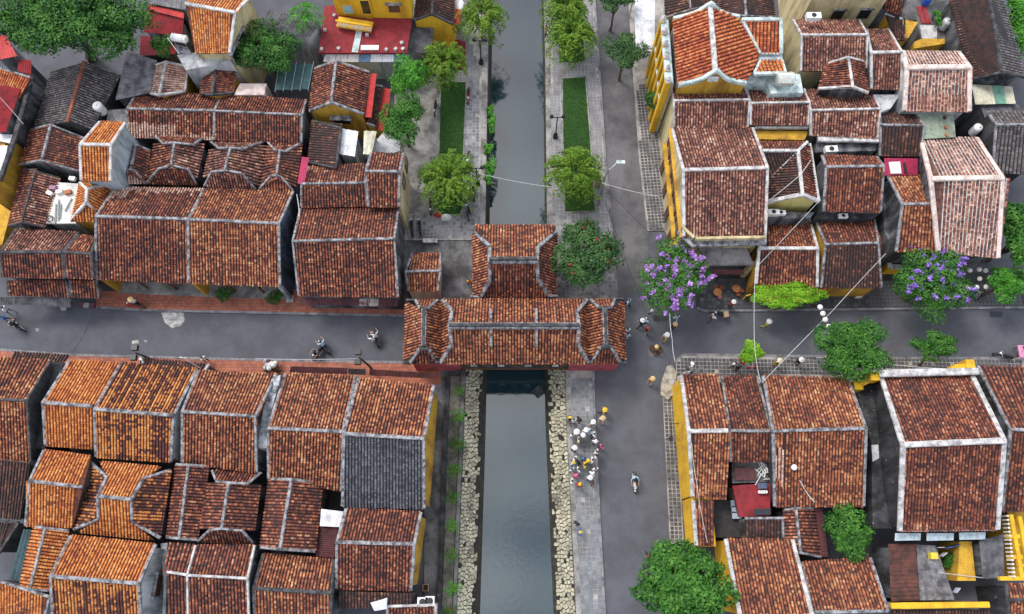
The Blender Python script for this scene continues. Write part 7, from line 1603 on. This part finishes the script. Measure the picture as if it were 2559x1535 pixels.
# motorbikes: one prototype, copied
def moto_proto():
    t = thing('motorbike', (0,0,0), 'p', 'motorbike')
    for y in (-.62,.62):
        w = MB(); ring = [(0,y+.25*math.cos(a),.28+.25*math.sin(a)) for a in np.linspace(0,2*math.pi,17)]; w.tube(ring, .055, 6, caps=False); wo = w.build('wheel', BLACK, t); MB().tube([(-.03,y,.28),(.03,y,.28)], .17, 10).build('rim', GREYMET, wo)
    m = MB(); m.tube([(0,-.75,.62),(0,-.45,.60),(0,-.05,.42),(0,.25,.45),(0,.42,.72),(0,.50,.92)], [.07,.15,.14,.12,.13,.08], 8); m.build('body', BLACK, t)
    MB().tube([(0,-.72,.74),(0,-.4,.76),(0,.0,.70)], [.09,.13,.10], 8).build('seat', BLACK, t)
    MB().tube([(-.34,.36,1.0),(-.12,.46,.98),(.12,.46,.98),(.34,.36,1.0)], .02, 5).build('handlebar', GREYMET, t); MB().lathe((0,.52,.82), [(.04,0),(.1,.05),(.1,.12),(.03,.16)], 8).build('headlight', WHITE, t)
    m = MB(); m.tube([(0,.62,.28),(0,.50,.9)], .035, 6); m.build('fork', GREYMET, t); MB().tube([(.13,-.75,.3),(.13,-.1,.28)], .045, 6).build('exhaust', GREYMET, t)
    MB().box((0,.66,.55), (.12,.3,.03)).build('mudguard', BLACK, t)
    for sg in (-1,1): MB().tube([(sg*.25,.40,1.0),(sg*.32,.44,1.14)], .012, 4).build('mirror', BLACK, t)
    return t
MP = moto_proto(); _first = [True]
def kids(o): return [c for c in bpy.data.objects if c.parent == o]
MPK = [(c, kids(c)) for c in kids(MP)]
def moto(s, label, col='black', ang=0, z=.14, group='parked scooters', seat=None):
    p = at0(s, z+.5); 
    r = MP.copy(); COL.objects.link(r); r.location = (p[0],p[1],z); r.rotation_euler = (0,0,R(ang)); props(r, label, 'motorbike', group)
    for c, gk in MPK:
        d = c.copy(); COL.objects.link(d); d.parent = r
        if c.name.split('.')[0] in ('body','mudguard') and col != 'black': d.material_slots[0].link = 'OBJECT'; d.material_slots[0].material = cm(col)
        if seat and c.name.startswith('seat'): d.material_slots[0].link = 'OBJECT'; d.material_slots[0].material = cm(seat)
        for g in gk: e = g.copy(); COL.objects.link(e); e.parent = d
    return r
for s, lab, c, a in (('B2118,885','bright red scooter parked on the west quay','red',178), ('B1808,1000','black scooter parked against the lawn edging','black',176), ('G2112,62','white scooter parked on the west quay','white',170), ('G2165,375','black scooter parked by the lamp post on the west quay','black',4), ('G2105,490','black scooter beside the weeping tree hub, nearer the lawn','black',20), ('G2108,555','dark scooter at the lawn corner facing the plaza','grey',10), ('G1765,500','black scooter with white box on the house side of the weeping tree','black',182),
    ('G1592,690','outer black scooter against the mouldy house wall','black',6), ('G1665,690','black scooter parked beside the outer one on the plaza','black',8), ('P1100,212','black motorbike carrying a cardboard box at the kerb','black',80), ('Q1215,385','black bicycle-like motorbike beside the pink stall','black',75), ('F1250,1420','red motorbike parked by the straw-hatted vendor','red',80)):
    moto(s, lab, c, a)
p = at0('P1160,212', .95); o = MB().box(p, (.42,.5,.4), .1).build('cardboard_box', worn('cardboard', (.5,.36,.24), (.35,.25,.16), .4, 4)); props(o, 'pale cardboard box tied on the motorbike', 'box')
person('P1010,248', 'person in white shirt with tan arms beside the loaded motorbike', 'white', 'brown', None, None, 110, 'walk'); person('F1250,1395', 'vendor in white with straw conical hat beside the red motorbike', 'white', 'black', 'cone', 'straw', 20, 'stand', None, .13)
moto('N1250,470', 'motorbike with two white-shirted riders', 'black', 25, 0, 'ridden motorbikes'); moto('N725,590', 'motorbike ridden by dark-shirted rider', 'black', 140, 0, 'ridden motorbikes'); moto('N775,545', 'bicycle-slim motorbike ridden by pale cyan rider', 'black', 40, 0, 'ridden motorbikes'); moto('M150,355', 'motorbike ridden by a rider in black at the far street end', 'black', 60, 0, 'ridden motorbikes'); moto('T606,322', 'motorbike with pale carrier riding down the quay road', 'white', 180, 0, 'ridden motorbikes')
for s, lab, c, l_, a in (('N1232,480','rider in white, front seat of the shared motorbike','white','black',25), ('N1258,445','passenger in white on the shared motorbike','white','black',25), ('N715,588','dark-shirted rider with tan arms','grey','black',140), ('N768,525','rider in pale cyan shirt','sky','navy',40), ('M150,345','rider in black at the far street end','black','grey',60), ('M55,290','walker in bright blue at the far street end','blue','navy',300), ('T606,305','rider in pale blue on the quay road','sky','black',180)):
    person(s, lab, c, l_, None, None, a, 'ride' if 'rider' in lab or 'passenger' in lab else 'walk', None, 0.0)
# vendor with two baskets on a pole at the crossing
person('P355,600', 'basket vendor in orange crouched over two round baskets', 'orange', 'brown', 'cone', 'straw', 100, 'stand', None, 0, .6, .8)
for s in ('P395,620','P360,655','P320,605'):
    p = at0(s, .0); o = MB().lathe(p, [(.2,0),(.3,.12),(.32,.2),(.27,.2),(.22,.1)], 12).build('basket', worn('dark_wicker', (.10,.06,.035), (.04,.025,.018), .5, 6)); props(o, 'round dark basket beside the basket vendor at the crossing', 'basket', 'baskets of the street vendor')
for c, gk in MPK:
    for g in gk: bpy.data.objects.remove(g)
    bpy.data.objects.remove(c)
bpy.data.objects.remove(MP)
